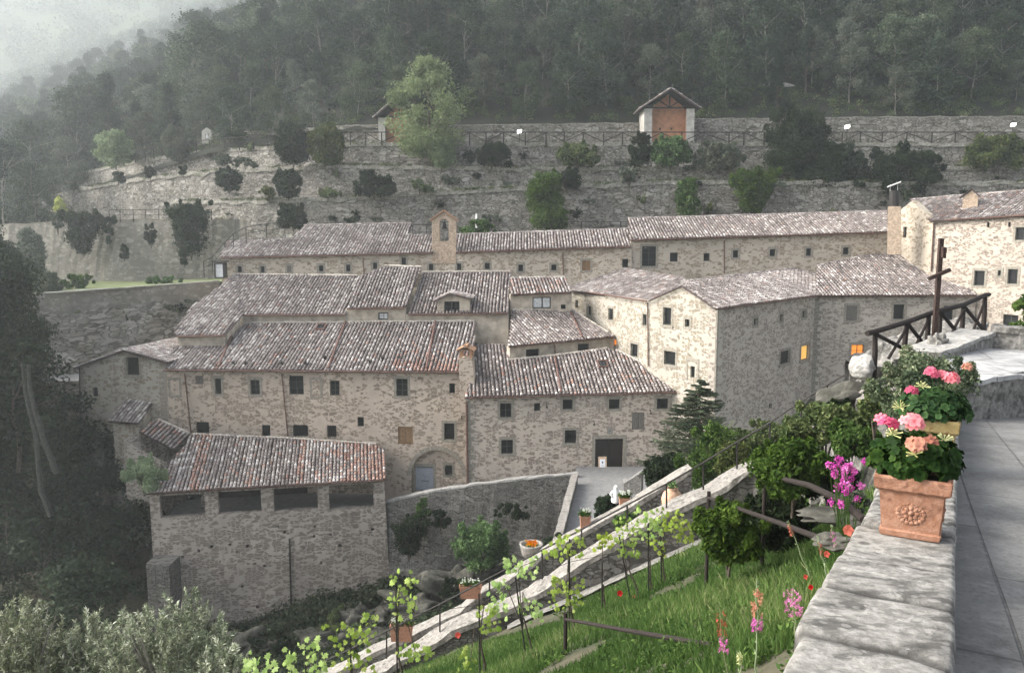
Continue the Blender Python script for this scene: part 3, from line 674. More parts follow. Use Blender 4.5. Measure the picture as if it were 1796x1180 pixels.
# ---- small roofs in the inner court
B1F = Face(at(895, 520, 69.4), at(1001, 516, 70)); B = bldg('small inner house with white curtained window between the middle tier and the right wing', 945, 560, 69.5)
hs = wins(B1F, B, [(934, 520.7, 966.5, 541, 'w'), (983.6, 534, 992.5, 542, '')])
wall(B1F, [(B1F.uv(895, 516)[0], -12), (B1F.uv(1003, 516)[0], -12), B1F.uv(1003, 513), B1F.uv(895, 516)], B, M['plaster'], hs)
roof(B1F, (897, 516), (1001, 513), [(896, 517), (895, 487), (989, 486), (1003, 513)], B, 61, zb=-12, base=.5, redf=lambda a, b, r: 1 if r.random() < .12 else 0, flash=[((896, 488), (989, 487))])
B2F = Face(at(894, 612, 62.9), at(1076, 595, 66.8)); B = bldg('low house with two dark slit windows tucked between the church roof and the inner house', 985, 640, 64)
hs = wins(B2F, B, [(922.6, 612, 946, 625, ''), (1013.6, 602.5, 1033, 615, '')])
wall(B2F, [(B2F.uv(894, 612)[0], -14), (B2F.uv(1078, 612)[0], -14), B2F.uv(1078, 591), B2F.uv(894, 608)], B, M['plaster'], hs)
roof(B2F, (894, 607), (1076, 591), [(892, 608), (898, 545), (1003, 543), (1040, 567), (1077, 591)], B, 62, zb=-14, base=.48, flash=[((898, 545), (1003, 543)), ((1003, 544), (1076, 590))])
R2 = (B2F, (894, 607), (1076, 591)); mb = MB(); a, n, e, h = onroof(*R2, 1021, 594); b = onroof(*R2, 1000, 548)[0]; mb.tube([a + n * .15, b + n * .15], .085, 6); mb.build('roof_pipe', M['copper'], B)
pipe(B2F, 972, 604, 973, 628, B)
# ---- church house with portal
CF = Face(at(817, 700, 57.6), at(1258, 690, 59)); B = bldg('pale stone church house with a dark double portal and low tiled roof', 990, 830, 58)
spec = [(877, 707, 897, 732, 'sc'), (936.8, 706.8, 947.5, 720.8, ''), (987, 700.4, 1004.7, 718, 's'), (1068, 699.7, 1086.8, 717, 'si'), (1152, 698.7, 1171.7, 717, 'si'), (1108.4, 723, 1129.8, 753, 'g'),
        (879, 771, 900, 796, 'sc'), (990.7, 754, 1011, 777, 'siS')]
hs = wins(CF, B, spec, 0)
pr = CF.rect(1043.6, 769, 1093, 823); hs.append([(pr[0], pr[1]), (pr[2], pr[1]), (pr[2], pr[3]), (pr[0], pr[3])])
a, b = CF.uv(817, 697), CF.uv(1220, 688)
wall(CF, [(a[0], ZB), (b[0] + 1.5, ZB), (b[0] + 1.5, b[1]), a], B, M['wall_church'], hs)
mb = MB(); ring(mb, CF, pr, .24, -.04, .05); mb.build('door_frame', M['sandstone'], B)
mb = MB(); c = (pr[0] + pr[2]) / 2
for s in (-1, 1):
    cc = c + s * (pr[2] - pr[0]) / 4; hw_ = (pr[2] - pr[0]) / 4 - .01
    if s > 0: dd = -.22
    else: dd = -.2
    mb.box(CF.P(cc, (pr[1] + pr[3]) / 2, dd), CF.t * hw_, CF.n * .03, Z * (pr[3] - pr[1]) / 2)
    for zz in (.25, .75): mb.box(CF.P(cc, pr[1] + (pr[3] - pr[1]) * zz, dd + .04), CF.t * (hw_ - .12), CF.n * .012, Z * .38)
mb.build('door', M['wood_dark'], B)
r = CF.rect(1066, 751, 1073, 759.5); mb = MB(); ring(mb, CF, r, .06, -.02, .04); mb.box(CF.P((r[0] + r[2]) / 2, (r[1] + r[3]) / 2, -.0), CF.t * (r[2] - r[0]) / 2, CF.n * .015, Z * (r[3] - r[1]) / 2, 1); mb.build('plaque', [M['sandstone'], M['coping_grey']], B)
for x, y in ((958, 708), (1040.5, 738), (1139, 719)):
    u, z = CF.uv(x, y); mb = MB(); mb.tube([CF.P(u, z, 0), CF.P(u, z + .1, .3), CF.P(u, z - .05, .42)], .025, 5); mb.tube([CF.P(u, z - .08, .42), CF.P(u, z - .22, .42)], [.04, .10], 7); mb.build('wall_lamp', M['iron'], B)
roof(CF, (815, 697), (1219, 686), [(815, 697), (833, 640), (836, 604), (886, 604), (893, 632), (973, 624), (1064, 611.5), (1082, 615), (1141, 646), (1219, 686)], B, 71, zb=ZB, base=.44,
     redf=lambda a, b, r: 1 if r.random() < (.05 + (.5 if a > 15.5 and b < 2.2 else 0)) else 0, bodymat=M['wall_church'], flash=[((893, 632), (973, 624)), ((973, 624), (1064, 612)), ((1082, 615), (1219, 685))])
RC = (CF, (815, 697), (1219, 686)); mb = MB(); a, n, e, h = onroof(*RC, 984, 690); b = onroof(*RC, 973, 627)[0]; mb.tube([a + n * .15, b + n * .15], .085, 6); mb.build('roof_pipe', M['copper'], B)
skylight(RC, 1057, 641, .7, .9, B)
u = MF.uv(816, 700)[0]
pipe(CF, 818, 704, 820, 848, B, M['copper'], .08, .12)
quoins(CF, CF.uv(817, 697)[0], 1, -22, CF.uv(817, 697)[1] - .2, B, 3)
# notice board leaning by the portal
nb = thing('notice_board', 'wooden board with a white printed notice leaning in the portal of the church house', 'sign', CF.P(CF.uv(1056, 822)[0], CF.uv(1056, 822)[1], .3))
r = CF.rect(1048.5, 799.5, 1063, 823); mb = MB(); lean = V(0, 0, 0)
c = CF.P((r[0] + r[2]) / 2, (r[1] + r[3]) / 2, .22); tz = (Z * 1 - CF.n * .18).normalized(); mb.box(c, CF.t * (r[2] - r[0]) / 2, CF.n * .015, tz * (r[3] - r[1]) / 2); mb.build('board', plain('light_wood_board', (.55, .40, .26)), nb)
mb = MB(); mb.box(c + CF.n * .025, CF.t * (r[2] - r[0]) * .33, CF.n * .004, tz * (r[3] - r[1]) * .33); mb.build('paper', M['paper'], nb)
mb = MB(); mb.box(c + CF.n * .032 + tz * .1, CF.t * .055, CF.n * .003, tz * .07); mb.box(c + CF.n * .032 - tz * .13, CF.t * .10, CF.n * .003, tz * .012); mb.build('print', plain('blue_print', (.06, .09, .18)), nb)

# ---- right wing: oblique wing, gable and long wall
G0, G1, G2, G3, G4 = at(1001, 507, 75.7), at(1141, 528, 61), at(1259, 540, 55), at(1430, 518, 67.5), at(1712, 518, 67.5)
RL, RG, RW, RR_ = Face(G0, G1), Face(G1, G2), Face(G2, G3), Face(G3, G4)
B = bldg('large right wing with a gable end, oblique walls and two lamplit windows', 1258, 820, 56)
hs = wins(RL, B, [(1030, 536.7, 1037, 553, 's'), (1067.5, 541, 1075.4, 561, 's'), (1127.5, 551, 1134.6, 571, 's'), (1106.4, 603, 1118.6, 626, 's'), (1009, 526.5, 1014, 540, ''), (1073.5, 595, 1081, 606, 'o')])
a, b = RL.uv(1001, 507), RL.uv(1141, 528)
wall(RL, [(0, ZB), (RL.len, ZB), (RL.len, b[1]), (0, a[1])], B, M['wall_gable'], hs)
hs = wins(RG, B, [(1163.5, 539.5, 1177.3, 570, 'sS'), (1201.7, 560, 1209.4, 573, 's'), (1165, 616, 1184.6, 640, 's'), (1210.8, 642, 1218.5, 662, ''), ])
pk = RG.uv(1199, 503); a, b = RG.uv(1141, 528), RG.uv(1258.5, 540)
wall(RG, [(0, ZB), (RG.len, ZB), (RG.len, b[1]), pk, (0, a[1])], B, M['wall_gable'], hs)
r = RG.rect(1203, 628, 1226, 668); mb = MB()
for (x0, x1, z0, z1) in ((r[0], r[2], r[3] - .25, r[3]), (r[0], r[0] + .2, r[1], r[3] - .25), (r[2] - .2, r[2], r[1], r[3] - .25)): mb.box(RG.P((x0 + x1) / 2, (z0 + z1) / 2, 0), RG.t * (x1 - x0) / 2, RG.n * .03, Z * (z1 - z0) / 2)
mb.build('blind_window', M['sandstone'], B)
hs = wins(RW, B, [(1322, 558, 1328.5, 570, 's'), (1368, 551.5, 1373, 563.5, 's'), (1407, 545, 1413.7, 557, 's'), (1368.6, 615, 1385, 638, 'sS'), (1405, 606, 1419, 631, 'sy'), (1349, 707, 1354, 716, '')])
a, b = RW.uv(1259, 540), RW.uv(1430, 518)
wall(RW, [(0, ZB), (RW.len, ZB), (RW.len, b[1]), (0, a[1])], B, M['wall_grey'], hs)
hs = wins(RR_, B, [(1484, 536, 1503.4, 562, 'sg'), (1567, 534, 1586.4, 560, 's'), (1654.5, 536, 1672.8, 561, 's'), (1493, 604.5, 1515, 636, 'soc'), (1455, 681, 1478, 696, '')])
a, b = RR_.uv(1430, 518), RR_.uv(1712, 518)
wall(RR_, [(0, ZB), (RR_.len, ZB), (RR_.len, b[1]), (0, a[1])], B, M['wall_grey'], hs)
RLG = Face(G0, G2)
roof(RLG, (1001, 507), (1141, 529), [(997, 509), (993, 497), (1055, 468), (1068, 466), (1200, 488), (1206, 496), (1199, 502), (1143, 530)], B, 81, zb=None, base=.52, mat=M['tile_grey'], gut=False)
mb = MB(); a, b = RL.P(*RL.uv(1001, 507), .32), RL.P(*RL.uv(1141, 528), .32); mb.tube([a, b], .07, 6); mb.build('gutter', M['copper'], B)
quoins(RG, RG.len, -1, -18, RG.uv(1258, 541)[1] - .2, B, 4); quoins(RW, 0, 1, -18, RW.uv(1260, 541)[1] - .2, B, 5, 'rock_dressing'); quoins(RR_, 0, 1, -14, RR_.uv(1431, 519)[1] - .2, B, 6, 'rock_dressing')
def Hz(p, z): return V(p.x, p.y, z)
PKt = RG.P(*pk)
roof(RW, (1257, 541), (1432, 518), [(1256, 542), (1200, 503), (1206, 494), (1434, 466), (1437, 518), (1430, 518.5)], B, 82, zb=None, base=.5, mat=M['tile_grey'], inset=.3, ridge=[((1206, 494), (1434, 467))])
roof(RR_, (1430, 518), (1712, 518), [(1430, 519), (1434, 467), (1554, 441), (1580, 448), (1627, 480), (1667, 478), (1692, 490), (1713, 518)], B, 83, zb=-9, base=.5, bodymat=M['wall_grey'], flash=[((1556, 442), (1627, 480))], ridge=[((1434, 467), (1554, 441))])
mb = MB()   # verge boards on the gable
for (x, y) in (((1142, 529), (1199, 503)), ((1199, 503), (1259, 541))):
    a, b = RG.uv(*x), RG.uv(*y); mb.tube([RG.P(a[0], a[1] + .06, .22), RG.P(b[0], b[1] + .06, .22)], .07, 5)
mb.build('verge', M['tile_bed'], B)
pipe(RL, 1138, 530, 1139, 642, B)
# ---- upper range of cells
UF = Face(at(388, 455, 77), at(1106, 435, 75.8)); B = bldg('long upper range with tiny square windows and a bell cote on its roof', 640, 490, 76)
spec = [(416.5, 467, 424, 477.5, 's'), (457, 467, 464, 478, 's'), (503.5, 466, 511, 477, 'sg'), (558.7, 465.5, 567, 476, 's'), (607, 464, 614.6, 476, 's'), (654, 460.5, 661.6, 472, 's'), (704, 452, 712, 464, 's'),
        (752, 462.5, 760, 474, 's'), (801, 462, 809, 474, 's'), (850, 461, 859, 472, 's'), (909, 464, 917.5, 476, 's'), (967, 464, 976, 474.5, 's'), (1021, 457, 1035.5, 474.5, 'sb'), (1091.4, 454, 1101.8, 469.4, '')]
hs = wins(UF, B, spec)
ol = [UF.uv(388, 453), UF.uv(757, 444), UF.uv(1108, 434)]
wall(UF, [(ol[0][0], -12), (ol[2][0], -12), ol[2], ol[1], ol[0]], B, M['wall_yellow'], hs)
roof(UF, (386, 452), (757, 443), [(385, 452), (398, 423), (512, 419), (533, 396), (723, 392), (716, 412), (758, 412), (759, 443)], B, 91, zb=-12, base=.6, bodymat=M['wall_yellow'], ridge=[((533, 396), (723, 392))])
roof(UF, (800, 442), (1106, 432), [(800, 442), (800, 412), (1101, 402), (1106, 432)], B, 92, zb=-12, base=.6, bodymat=M['wall_yellow'], ridge=[((800, 412), (1101, 402))])
pipe(UF, 637, 452, 639, 482, B); pipe(UF, 987, 443, 988, 482, B)
# bell cote
BC = Face(UF.P(UF.uv(757, 440)[0], 0, .06), UF.P(UF.uv(800, 440)[0], 0, .06))
q = [BC.uv(757.5, 462), BC.uv(799.5, 462), BC.uv(799.5, 386), BC.uv(778, 371), BC.uv(757.5, 386)]
ar = [BC.uv(771, 423), BC.uv(787, 423)]; u0, u1 = ar[0][0], ar[1][0]; zt_ = BC.uv(779, 392)[1]
arch = [(u0, ar[0][1]), (u1, ar[0][1])] + [((u0 + u1) / 2 + (u1 - u0) / 2 * math.cos(t), zt_ + .42 * math.sin(t) * 1.0 - .0) for t in [math.pi * k / 8 for k in range(9)]]
wall(BC, q, B, M['brick'], [arch], th=.7, rev=.7, name='bell_cote')
mb = MB(); k = [BC.P(*BC.uv(754.5, 387)), BC.P(*BC.uv(778, 370)), BC.P(*BC.uv(803, 387))]
for a, b in ((k[0], k[1]), (k[1], k[2])): mb.box((a + b) / 2 - BC.n * .3 + Z * .05, (b - a) / 2, BC.n * .5, Z * .06)
mb.build('bell_cote_roof', M['terracotta_dark'], B)
c = BC.P((u0 + u1) / 2, zt_ - .15, -.35); mb = MB(); mb.lathe(c, [(.02, .28), (.13, .25), (.17, .05), (.21, -.2), (.30, -.36), (.26, -.36)], 12); mb.tube([c + BC.t * -.42 + Z * .3, c + BC.t * .42 + Z * .3], .04, 6); mb.build('bell', M['iron'], B)
U3 = Face(at(1106, 425, 76), at(1560, 408, 76)); B = bldg('upper right range with a tall mullioned window at its left end and small square windows', 1330, 480, 76)
spec = [(1126, 432, 1151, 467, 'sc'), (1175, 443, 1189, 459, ''), (1234, 444, 1245, 458, ''), (1285.5, 439, 1295, 452, 's'), (1350, 437, 1360, 449.5, 's'), (1413.8, 435.6, 1423, 448.8, 's'), (1478.6, 434, 1489, 446.6, 's')]
hs = wins(U3, B, spec)
a, b = U3.uv(1106, 422), U3.uv(1560, 408)
wall(U3, [(0, -12), (b[0], -12), b, (0, a[1])], B, M['wall_yellow'], hs)
roof(U3, (1105, 421), (1556, 407), [(1105, 421), (1102, 384), (1556, 371), (1558, 407)], B, 93, zb=-12, base=.52, bodymat=M['wall_yellow'], ridge=[((1102, 384), (1556, 371))])
pipe(U3, 1270, 422, 1270, 480, B)
# brick chimney stack
CK = Face(at(1556, 420, 72.5), at(1580, 420, 72)); B = bldg('tall yellow brick chimney stack with a pale sloping cap between the upper roofs', 1568, 440, 72.5, 'chimney', 'chimney_stack')
q = poly_uv(CK, [(1556, 446), (1580, 446), (1580, 362), (1557, 362)]); wall(CK, q, B, M['brick'], th=1.2, name='stack')
mb = MB(); a = CK.P(*CK.uv(1568, 352)); mb.tube([CK.P(*CK.uv(1568, 364), -.6), CK.P(*CK.uv(1568, 334), -.6)], .42, 10); mb.build('flue', M['iron'], B)
mb = MB(); a = CK.P(*CK.uv(1568, 323), -.6); mb.box(a, CK.t * .55 + Z * .22, CK.n * .4, Z * .05)
for s in (-.3, .3): mb.tube([a + CK.t * s, a + CK.t * s - Z * .6], .025, 4)
mb.build('cap', M['white'], B)
# ---- far right house
RH = Face(at(1636, 386, 71), at(1830, 375, 64)); RGH = Face(at(1582, 400, 75.5), at(1636, 400, 71))
B = bldg('tall house with a yellow side gable behind the wooden cross', 1700, 590, 69)
hs = wins(RH, B, [(1731, 390, 1735.5, 399, ''), (1768, 389, 1772.6, 398.5, ''), (1781, 399, 1797, 421, 's'), (1708.5, 474.6, 1726.7, 501, 's'), (1750, 474, 1755.5, 484, 's'), (1767.5, 472, 1784.6, 498, 's'), (1759, 552, 1785.7, 573, 'c')])
a, b = RH.uv(1636, 386), RH.uv(1826, 375)
wall(RH, [(0, ZB), (b[0], ZB), b, (0, a[1])], B, M['wall_church'], hs)
hs = wins(RGH, B, [(1581.5, 398, 1588, 417, '')] and [(1584, 398, 1590, 417, '')])
pk = RGH.uv(1600, 352); a, b = RGH.uv(1575, 372), RGH.uv(1636, 387)
wall(RGH, [(a[0] - 0, ZB), (RGH.len, ZB), (RGH.len, b[1]), pk, (a[0], a[1])], B, M['wall_yellow'], hs)
roof(RH, (1634, 387), (1826, 375), [(1631, 388), (1597, 350), (1826, 332), (1826, 375)], B, 95, zb=-8, base=.5, bodymat=M['wall_church'], redf=lambda a, b, r: 1 if r.random() < .08 else 0, inset=.3, ridge=[((1598, 351), (1826, 333))])
pipe(RH, 1639, 392, 1634, 476, B, None, .06)
QF = Face(at(1686, 370, 71), at(1717, 370, 70.3)); q = poly_uv(QF, [(1686, 382), (1713, 382), (1716, 345), (1704, 334), (1689, 345)])
c_ = wall(QF, q, B, M['brick'], th=1.0, name='chimney'); mb = MB()
k = [QF.P(*QF.uv(1683, 348)), QF.P(*QF.uv(1704, 332)), QF.P(*QF.uv(1719, 346))]
for a, b in ((k[0], k[1]), (k[1], k[2])): mb.box((a + b) / 2 - QF.n * .45 + Z * .05, (b - a) / 2, QF.n * .6, Z * .05)
mb.build('cap', M['tile_bed'], c_)
# ================================================================== PLANTS: builders
def quads_mesh(name, C, U, Vv, val, mats, mi=None, w=None):
    """numpy: leaf quads with centre C, half axes U,Vv; drawn as pointed rhombi"""
    n = len(C); co = np.empty((n, 4, 3), np.float32)
    co[:, 0] = C - U; co[:, 1] = C - Vv * .9 - U * .1; co[:, 2] = C + U; co[:, 3] = C + Vv * .9 - U * .1
    me = bpy.data.meshes.new(name); me.vertices.add(n * 4); me.vertices.foreach_set('co', co.ravel())
    me.loops.add(n * 4); me.loops.foreach_set('vertex_index', np.arange(n * 4, dtype=np.int32))
    me.polygons.add(n); me.polygons.foreach_set('loop_start', np.arange(0, n * 4, 4, dtype=np.int32))
    for q in mats if isinstance(mats, list) else [mats]: me.materials.append(q)
    if mi is not None: me.polygons.foreach_set('material_index', mi.astype(np.int32))
    me.attributes.new('v', 'FLOAT', 'POINT').data.foreach_set('value', np.repeat(val, 4).astype(np.float32))
    me.update(); me.validate(); return me
def unit(a): return a / (np.linalg.norm(a, axis=-1, keepdims=True) + 1e-9)
def crown_np(g, clumps, per, leaf_s, out=.6, aspect=.55, val=(.5, .2), up=.25):
    """clumps: list of (x,y,z,rx,ry,rz); leaves on and in each clump"""
    Cs, Us, Vs, Va = [], [], [], []
    for (x, y, z, rx, ry, rz) in clumps:
        n = int(per * g.uniform(.8, 1.2)); d = unit(g.normal(size=(n, 3))); rr = (g.random(n) ** .45)[:, None]
        wob = 1 + .25 * np.sin(d[:, :1] * 7 + x) * np.cos(d[:, 1:2] * 6 + y)
        p = d * rr * wob * np.array([rx, ry, rz]); C = p + np.array([x, y, z])
        nr = unit(d * out + g.normal(size=(n, 3)) * .7 + np.array([0, 0, up])); t = unit(np.cross(nr, g.normal(size=(n, 3)))); b = np.cross(nr, t)
        s = leaf_s * g.uniform(.6, 1.4, (n, 1)); Cs.append(C); Us.append(t * s); Vs.append(b * s * aspect)
        Va.append(np.clip(g.normal(val[0], val[1] * .7) + g.normal(0, val[1], n), 0, 1))
    return np.concatenate(Cs), np.concatenate(Us), np.concatenate(Vs), np.concatenate(Va)
def limb(mb, p, d, L, r, g, depth, tips, bend=.25):
    pts = [Vector(p)]; d = Vector(d).normalized(); k = 4; rs = [r]
    for i in range(k):
        d = (d + V(g.normal(0, bend * .4), g.normal(0, bend * .4), g.normal(.05, bend * .2))).normalized(); pts.append(pts[-1] + d * L / k); rs.append(r * (1 - .55 * (i + 1) / k))
    mb.tube(pts, rs, 6 if depth > 1 else 5)
    tips.append(pts[-1])
    if depth > 0:
        for j in range(g.integers(2, 4)):
            i = int(g.integers(2, k + 1)); a = g.uniform(0, 2 * math.pi); s = V(math.cos(a), math.sin(a), g.uniform(.2, .8)).normalized()
            limb(mb, pts[i], d * .5 + s, L * g.uniform(.5, .75), rs[i] * .7, g, depth - 1, tips, bend)
TREES = {}
def tree_kind(key, seed, H=10, R_=3, base=.25, nc=26, per=110, ls=.22, mat='leaf_wood', bark='bark', shape='round', val=(.5, .18), aspect=.55, tr=.14, detail=2):
    """makes (and keeps) the trunk and crown meshes of one kind of tree, about its foot"""
    g = np.random.default_rng(seed); mb = MB(); tips = []
    pts = [V(0, 0, -.6)]; x = y = 0
    for i in range(6): x += g.normal(0, .12 * H / 10); y += g.normal(0, .12 * H / 10); pts.append(V(x, y, H * .8 * (i + 1) / 6))
    mb.tube(pts, [tr * H / 10 * (1.25 - i * .17) for i in range(7)], 7)
    for j in range(5 + int(detail) * 2):
        i = int(g.integers(2, 6)); a = g.uniform(0, 6.28); limb(mb, pts[i], (math.cos(a), math.sin(a), g.uniform(.3, 1)), R_ * g.uniform(.7, 1.1), tr * .5 * H / 10, g, 1 if detail > 1 else 0, tips)
    cl = []
    for j in range(nc):
        f = (j + .5) / nc
        if shape == 'cone': z = base + (1 - base) * f; rad = R_ * (1 - f) ** .8 * g.uniform(.55, 1)
        elif shape == 'column': z = base + (1 - base) * f; rad = R_ * .5 * math.sin(math.pi * min(1, .15 + f * .85)) ** .6 * g.uniform(.3, 1)
        else: z = base + (1 - base) * (.5 - .5 * math.cos(math.pi * f)) ; rad = R_ * math.sqrt(max(0, 1 - ((z - base) / (1 - base) * 1.7 - .7) ** 2)) * g.uniform(.35, 1)
        a = g.uniform(0, 6.28) + j * 2.4; s = R_ * g.uniform(.26, .44) * (1 if shape != 'column' else .7)
        cl.append((x * z + math.cos(a) * rad, y * z + math.sin(a) * rad, z * H - s * .3, s, s, s * .8))
    C, U, Vv, va = crown_np(g, cl, per, ls, val=val, aspect=aspect)
    tm = mb.build('trunk_mesh', M[bark]); tme = tm.data; bpy.data.objects.remove(tm)
    TREES[key] = (tme, quads_mesh('crown_mesh', C, U, Vv, va, M[mat]))
def tree(key, loc, label, cat='tree', name='tree', sc=1, rz=None, group=None, sxy=1, parts=('trunk', 'crown')):
    o = thing(name, label, cat, loc, group); o.rotation_euler.z = rnd.uniform(0, 6.28) if rz is None else rz; o.scale = (sc * sxy, sc * sxy, sc)
    t, c = TREES[key]
    link(parts[0], t, o); link(parts[1], c, o); return o
M['leaf_wood'] = leaf('wood_foliage', [(0, (.009, .020, .012)), (.4, (.024, .044, .023)), (.75, (.060, .088, .044)), (1, (.14, .16, .095))])
m = NT('far_wood'); M['leaf_far'] = m.done(m.ramp(m.noise(m.pos(), .03, 8, .75), [(.35, (.015, .025, .012)), (.65, (.06, .08, .035))]), .95)
M['leaf_dark'] = leaf('dark_foliage', [(0, (.007, .014, .007)), (.5, (.017, .030, .013)), (1, (.042, .060, .026))])
M['leaf_ravine'] = leaf('ravine_plants', [(0, (.012, .022, .010)), (.5, (.03, .045, .018)), (1, (.075, .08, .04))])
M['leaf_pale'] = leaf('pale_foliage', [(0, (.10, .14, .06)), (.5, (.19, .25, .12)), (1, (.32, .38, .20))], .4)
M['leaf_grey'] = leaf('grey_green_foliage', [(0, (.05, .065, .045)), (.5, (.095, .115, .08)), (1, (.17, .18, .13))])
M['leaf_bright'] = leaf('fresh_green_foliage', [(0, (.020, .048, .010)), (.5, (.055, .108, .022)), (1, (.14, .225, .055))], .35, .55)
M['leaf_vine'] = leaf('vine_leaves', [(0, (.14, .24, .035)), (.5, (.30, .42, .08)), (1, (.48, .56, .18))], .45, .5)
M['leaf_olive'] = leaf('olive_leaves', [(0, (.07, .09, .05)), (.45, (.16, .19, .105)), (.75, (.36, .39, .25)), (1, (.66, .67, .55))], .2, .45)
M['leaf_yellow'] = leaf('golden_foliage', [(0, (.25, .27, .04)), (1, (.5, .5, .1))])
M['leaf_maple'] = leaf('bronze_green_foliage', [(0, (.032, .055, .017)), (.6, (.085, .115, .035)), (1, (.18, .20, .075))])
M['leaf_ger'] = leaf('geranium_leaves', [(0, (.008, .025, .007)), (.5, (.020, .052, .013)), (1, (.055, .11, .028))], .2, .55)
M['grass'] = leaf('grass_blades', [(0, (.035, .075, .012)), (.5, (.08, .155, .028)), (.85, (.16, .25, .055)), (1, (.30, .33, .13))], .4, .6)
for i in range(4): tree_kind('wood%d' % i, 100 + i, 10.5, 4.0, .10, 36, 170, .19, 'leaf_wood', 'bark_pale', val=(.35 + .1 * i, .16), detail=1, tr=.10)
for i in range(2): tree_kind('woodc%d' % i, 110 + i, 12, 2.6, .12, 34, 150, .18, 'leaf_wood', 'bark', 'cone', val=(.28, .14), detail=1)
for i in range(2): tree_kind('woodp%d' % i, 114 + i, 8.5, 3.2, .22, 30, 150, .18, 'leaf_grey', 'bark_pale', val=(.45, .2), detail=1, tr=.09)
for i in range(2): tree_kind('dark%d' % i, 120 + i, 10, 4, .08, 34, 190, .20, 'leaf_dark', 'bark', val=(.5, .22), detail=1)
tree_kind('tall', 140, 21, 6.5, .10, 100, 480, .20, 'leaf_dark', 'bark', val=(.5, .25), detail=1)
tree_kind('bigpale', 130, 11.5, 4.2, .22, 44, 260, .19, 'leaf_pale', 'bark', val=(.45, .2))
def bush(px0, py0, px1, py1, Y, mat, label, seed, ls=.13, per=170, nc=None, form='round', name='shrub', cat='shrub', group=None, depth=.8, dens=1.0, foot=.3, taper=0):
    """a shrub filling the photo box px0,py0-px1,py1 at depth Y; trunk stub and crown about its foot"""
    bl = at((px0 + px1) / 2, py1, Y); w = (px1 - px0) / F * Y; h = (py1 - py0) / F * Y * 1.0
    g = np.random.default_rng(seed); cl = []; nc = nc or min(70, max(14, int(w * h * 3.5)))
    for j in range(nc):
        z = g.uniform(.08, 1) ** .9
        if form == 'wedge': rad = .10 + .42 * z          # hanging plant, widest above
        elif form == 'cone': rad = .5 * (1 - z) ** .7
        elif form == 'column': rad = .36 * math.sin(math.pi * min(.97, .25 + .7 * z)) ** .5
        elif form == 'flat': rad = .45 * math.sqrt(max(.04, 1 - z * z * .8))
        else: rad = .44 * math.sqrt(max(.05, 1 - (z * 1.9 - .95) ** 2))
        a = g.uniform(0, 6.28); rr = g.uniform(.3, 1)
        s = (min(w, h) * .6 + max(w, h) * .12) * g.uniform(.13, .34)
        cl.append((math.cos(a) * rad * rr * w, math.sin(a) * rad * rr * w * depth, z * (h - s) + s * .2, s, s, s * .85))
        if j % 2: s2 = s * g.uniform(.25, .5); cl.append((math.cos(a) * rad * 1.12 * w, math.sin(a) * rad * w * depth, min(1.04, z + g.uniform(0, .12)) * (h - s2), s2, s2, s2 * 1.3))
    C, U, Vv, va = crown_np(g, cl, per * dens, ls, val=(.5, .2))
    o = thing(name, label, cat, bl, group); link('crown', quads_mesh('crown_mesh', C, U, Vv, va, M[mat]), o)
    mb = MB()
    for j in range(4): a = g.uniform(0, 6.28); mb.tube([V(0, 0, -.3), V(math.cos(a) * w * .08, math.sin(a) * w * .08, h * .3), V(math.cos(a) * w * .2, math.sin(a) * w * .2, h * .7)], [.05 * min(1, h / 2), .035 * min(1, h / 2), .01], 5)
    t = mb.build('trunk', M['bark'], o, local=True); return o

# ================================================================== TERRAIN
def lerp_pts(tab, x):
    if x <= tab[0][0]: return tab[0][1]
    for (a, p), (b, q) in zip(tab, tab[1:]):
        if x <= b: return p + (q - p) * (x - a) / (b - a)
    return tab[-1][1]
M['terrace_cap'] = coping('terrace_edge_stones', (.20, .19, .16), (.36, .345, .31), (.10, .105, .07), .45, .5)
# terrace tops: (px, py, Y)
T = {'path': [(150, 300, 128), (237, 281, 118), (346, 264, 110), (470, 256, 104), (586, 251, 101), (690, 250, 100), (1000, 250, 100), (1400, 249, 100), (1850, 252, 99)],
     'mid': [(85, 342, 122), (170, 324, 115), (250, 311, 109), (380, 298, 103), (600, 288, 97), (690, 290, 96), (890, 292, 96), (1190, 292, 96), (1500, 292, 95.5), (1850, 290, 95)],
     'low': [(300, 352, 101), (450, 350, 94), (600, 345, 91.5), (800, 333, 91), (932, 327, 91), (1200, 315, 91), (1500, 318, 90.5), (1850, 318, 90)]}
def tpts(k): return [at(*p) for p in T[k]]
def ridge_z(X): return 0
def terr(name, key, w, zdrop, label, cap='slope', waver=.25, seed=0, mat='terrace', capth=.45, rough=.07, batter=.07):
    o = ribbon_wall(name, tpts(key), w, lambda p: p.z - zdrop, M[cap], M[mat], step=.5, rough=rough, rowf=14, capth=capth, over=.16, seed=seed, waver=waver, batter=batter, toprows=6)
    return tag(o, label, 'wall')
terr('terrace_wall', 'path', 4.6, 4.6, 'topmost rubble terrace wall, carrying the fenced path below the wood', 'terrace_cap', .2, 3)
terr('terrace_wall', 'mid', 6.0, 5.6, 'middle rubble terrace wall between the fenced path wall and the lowest terrace', 'terrace_cap', .35, 5)
terr('terrace_wall', 'low', 6.0, 8.5, 'lowest long rubble terrace wall just behind the upper roofs', 'terrace_cap', .3, 7)
# back wall of the path
bw = [(373, 234, 113), (480, 228, 107.5), (600, 220, 104.6), (690, 218, 104), (810, 219, 104), (1119, 215, 104), (1216, 208, 104), (1535, 205, 104), (1850, 203, 103)]
tag(ribbon_wall('path_wall', [at(*p) for p in bw], .7, lambda p: p.z - 4.5, M['terrace_cap'], M['terrace'], step=.6, rough=.07, seed=11, waver=.15), 'long grey retaining wall along the fenced path at the foot of the wood', 'wall')
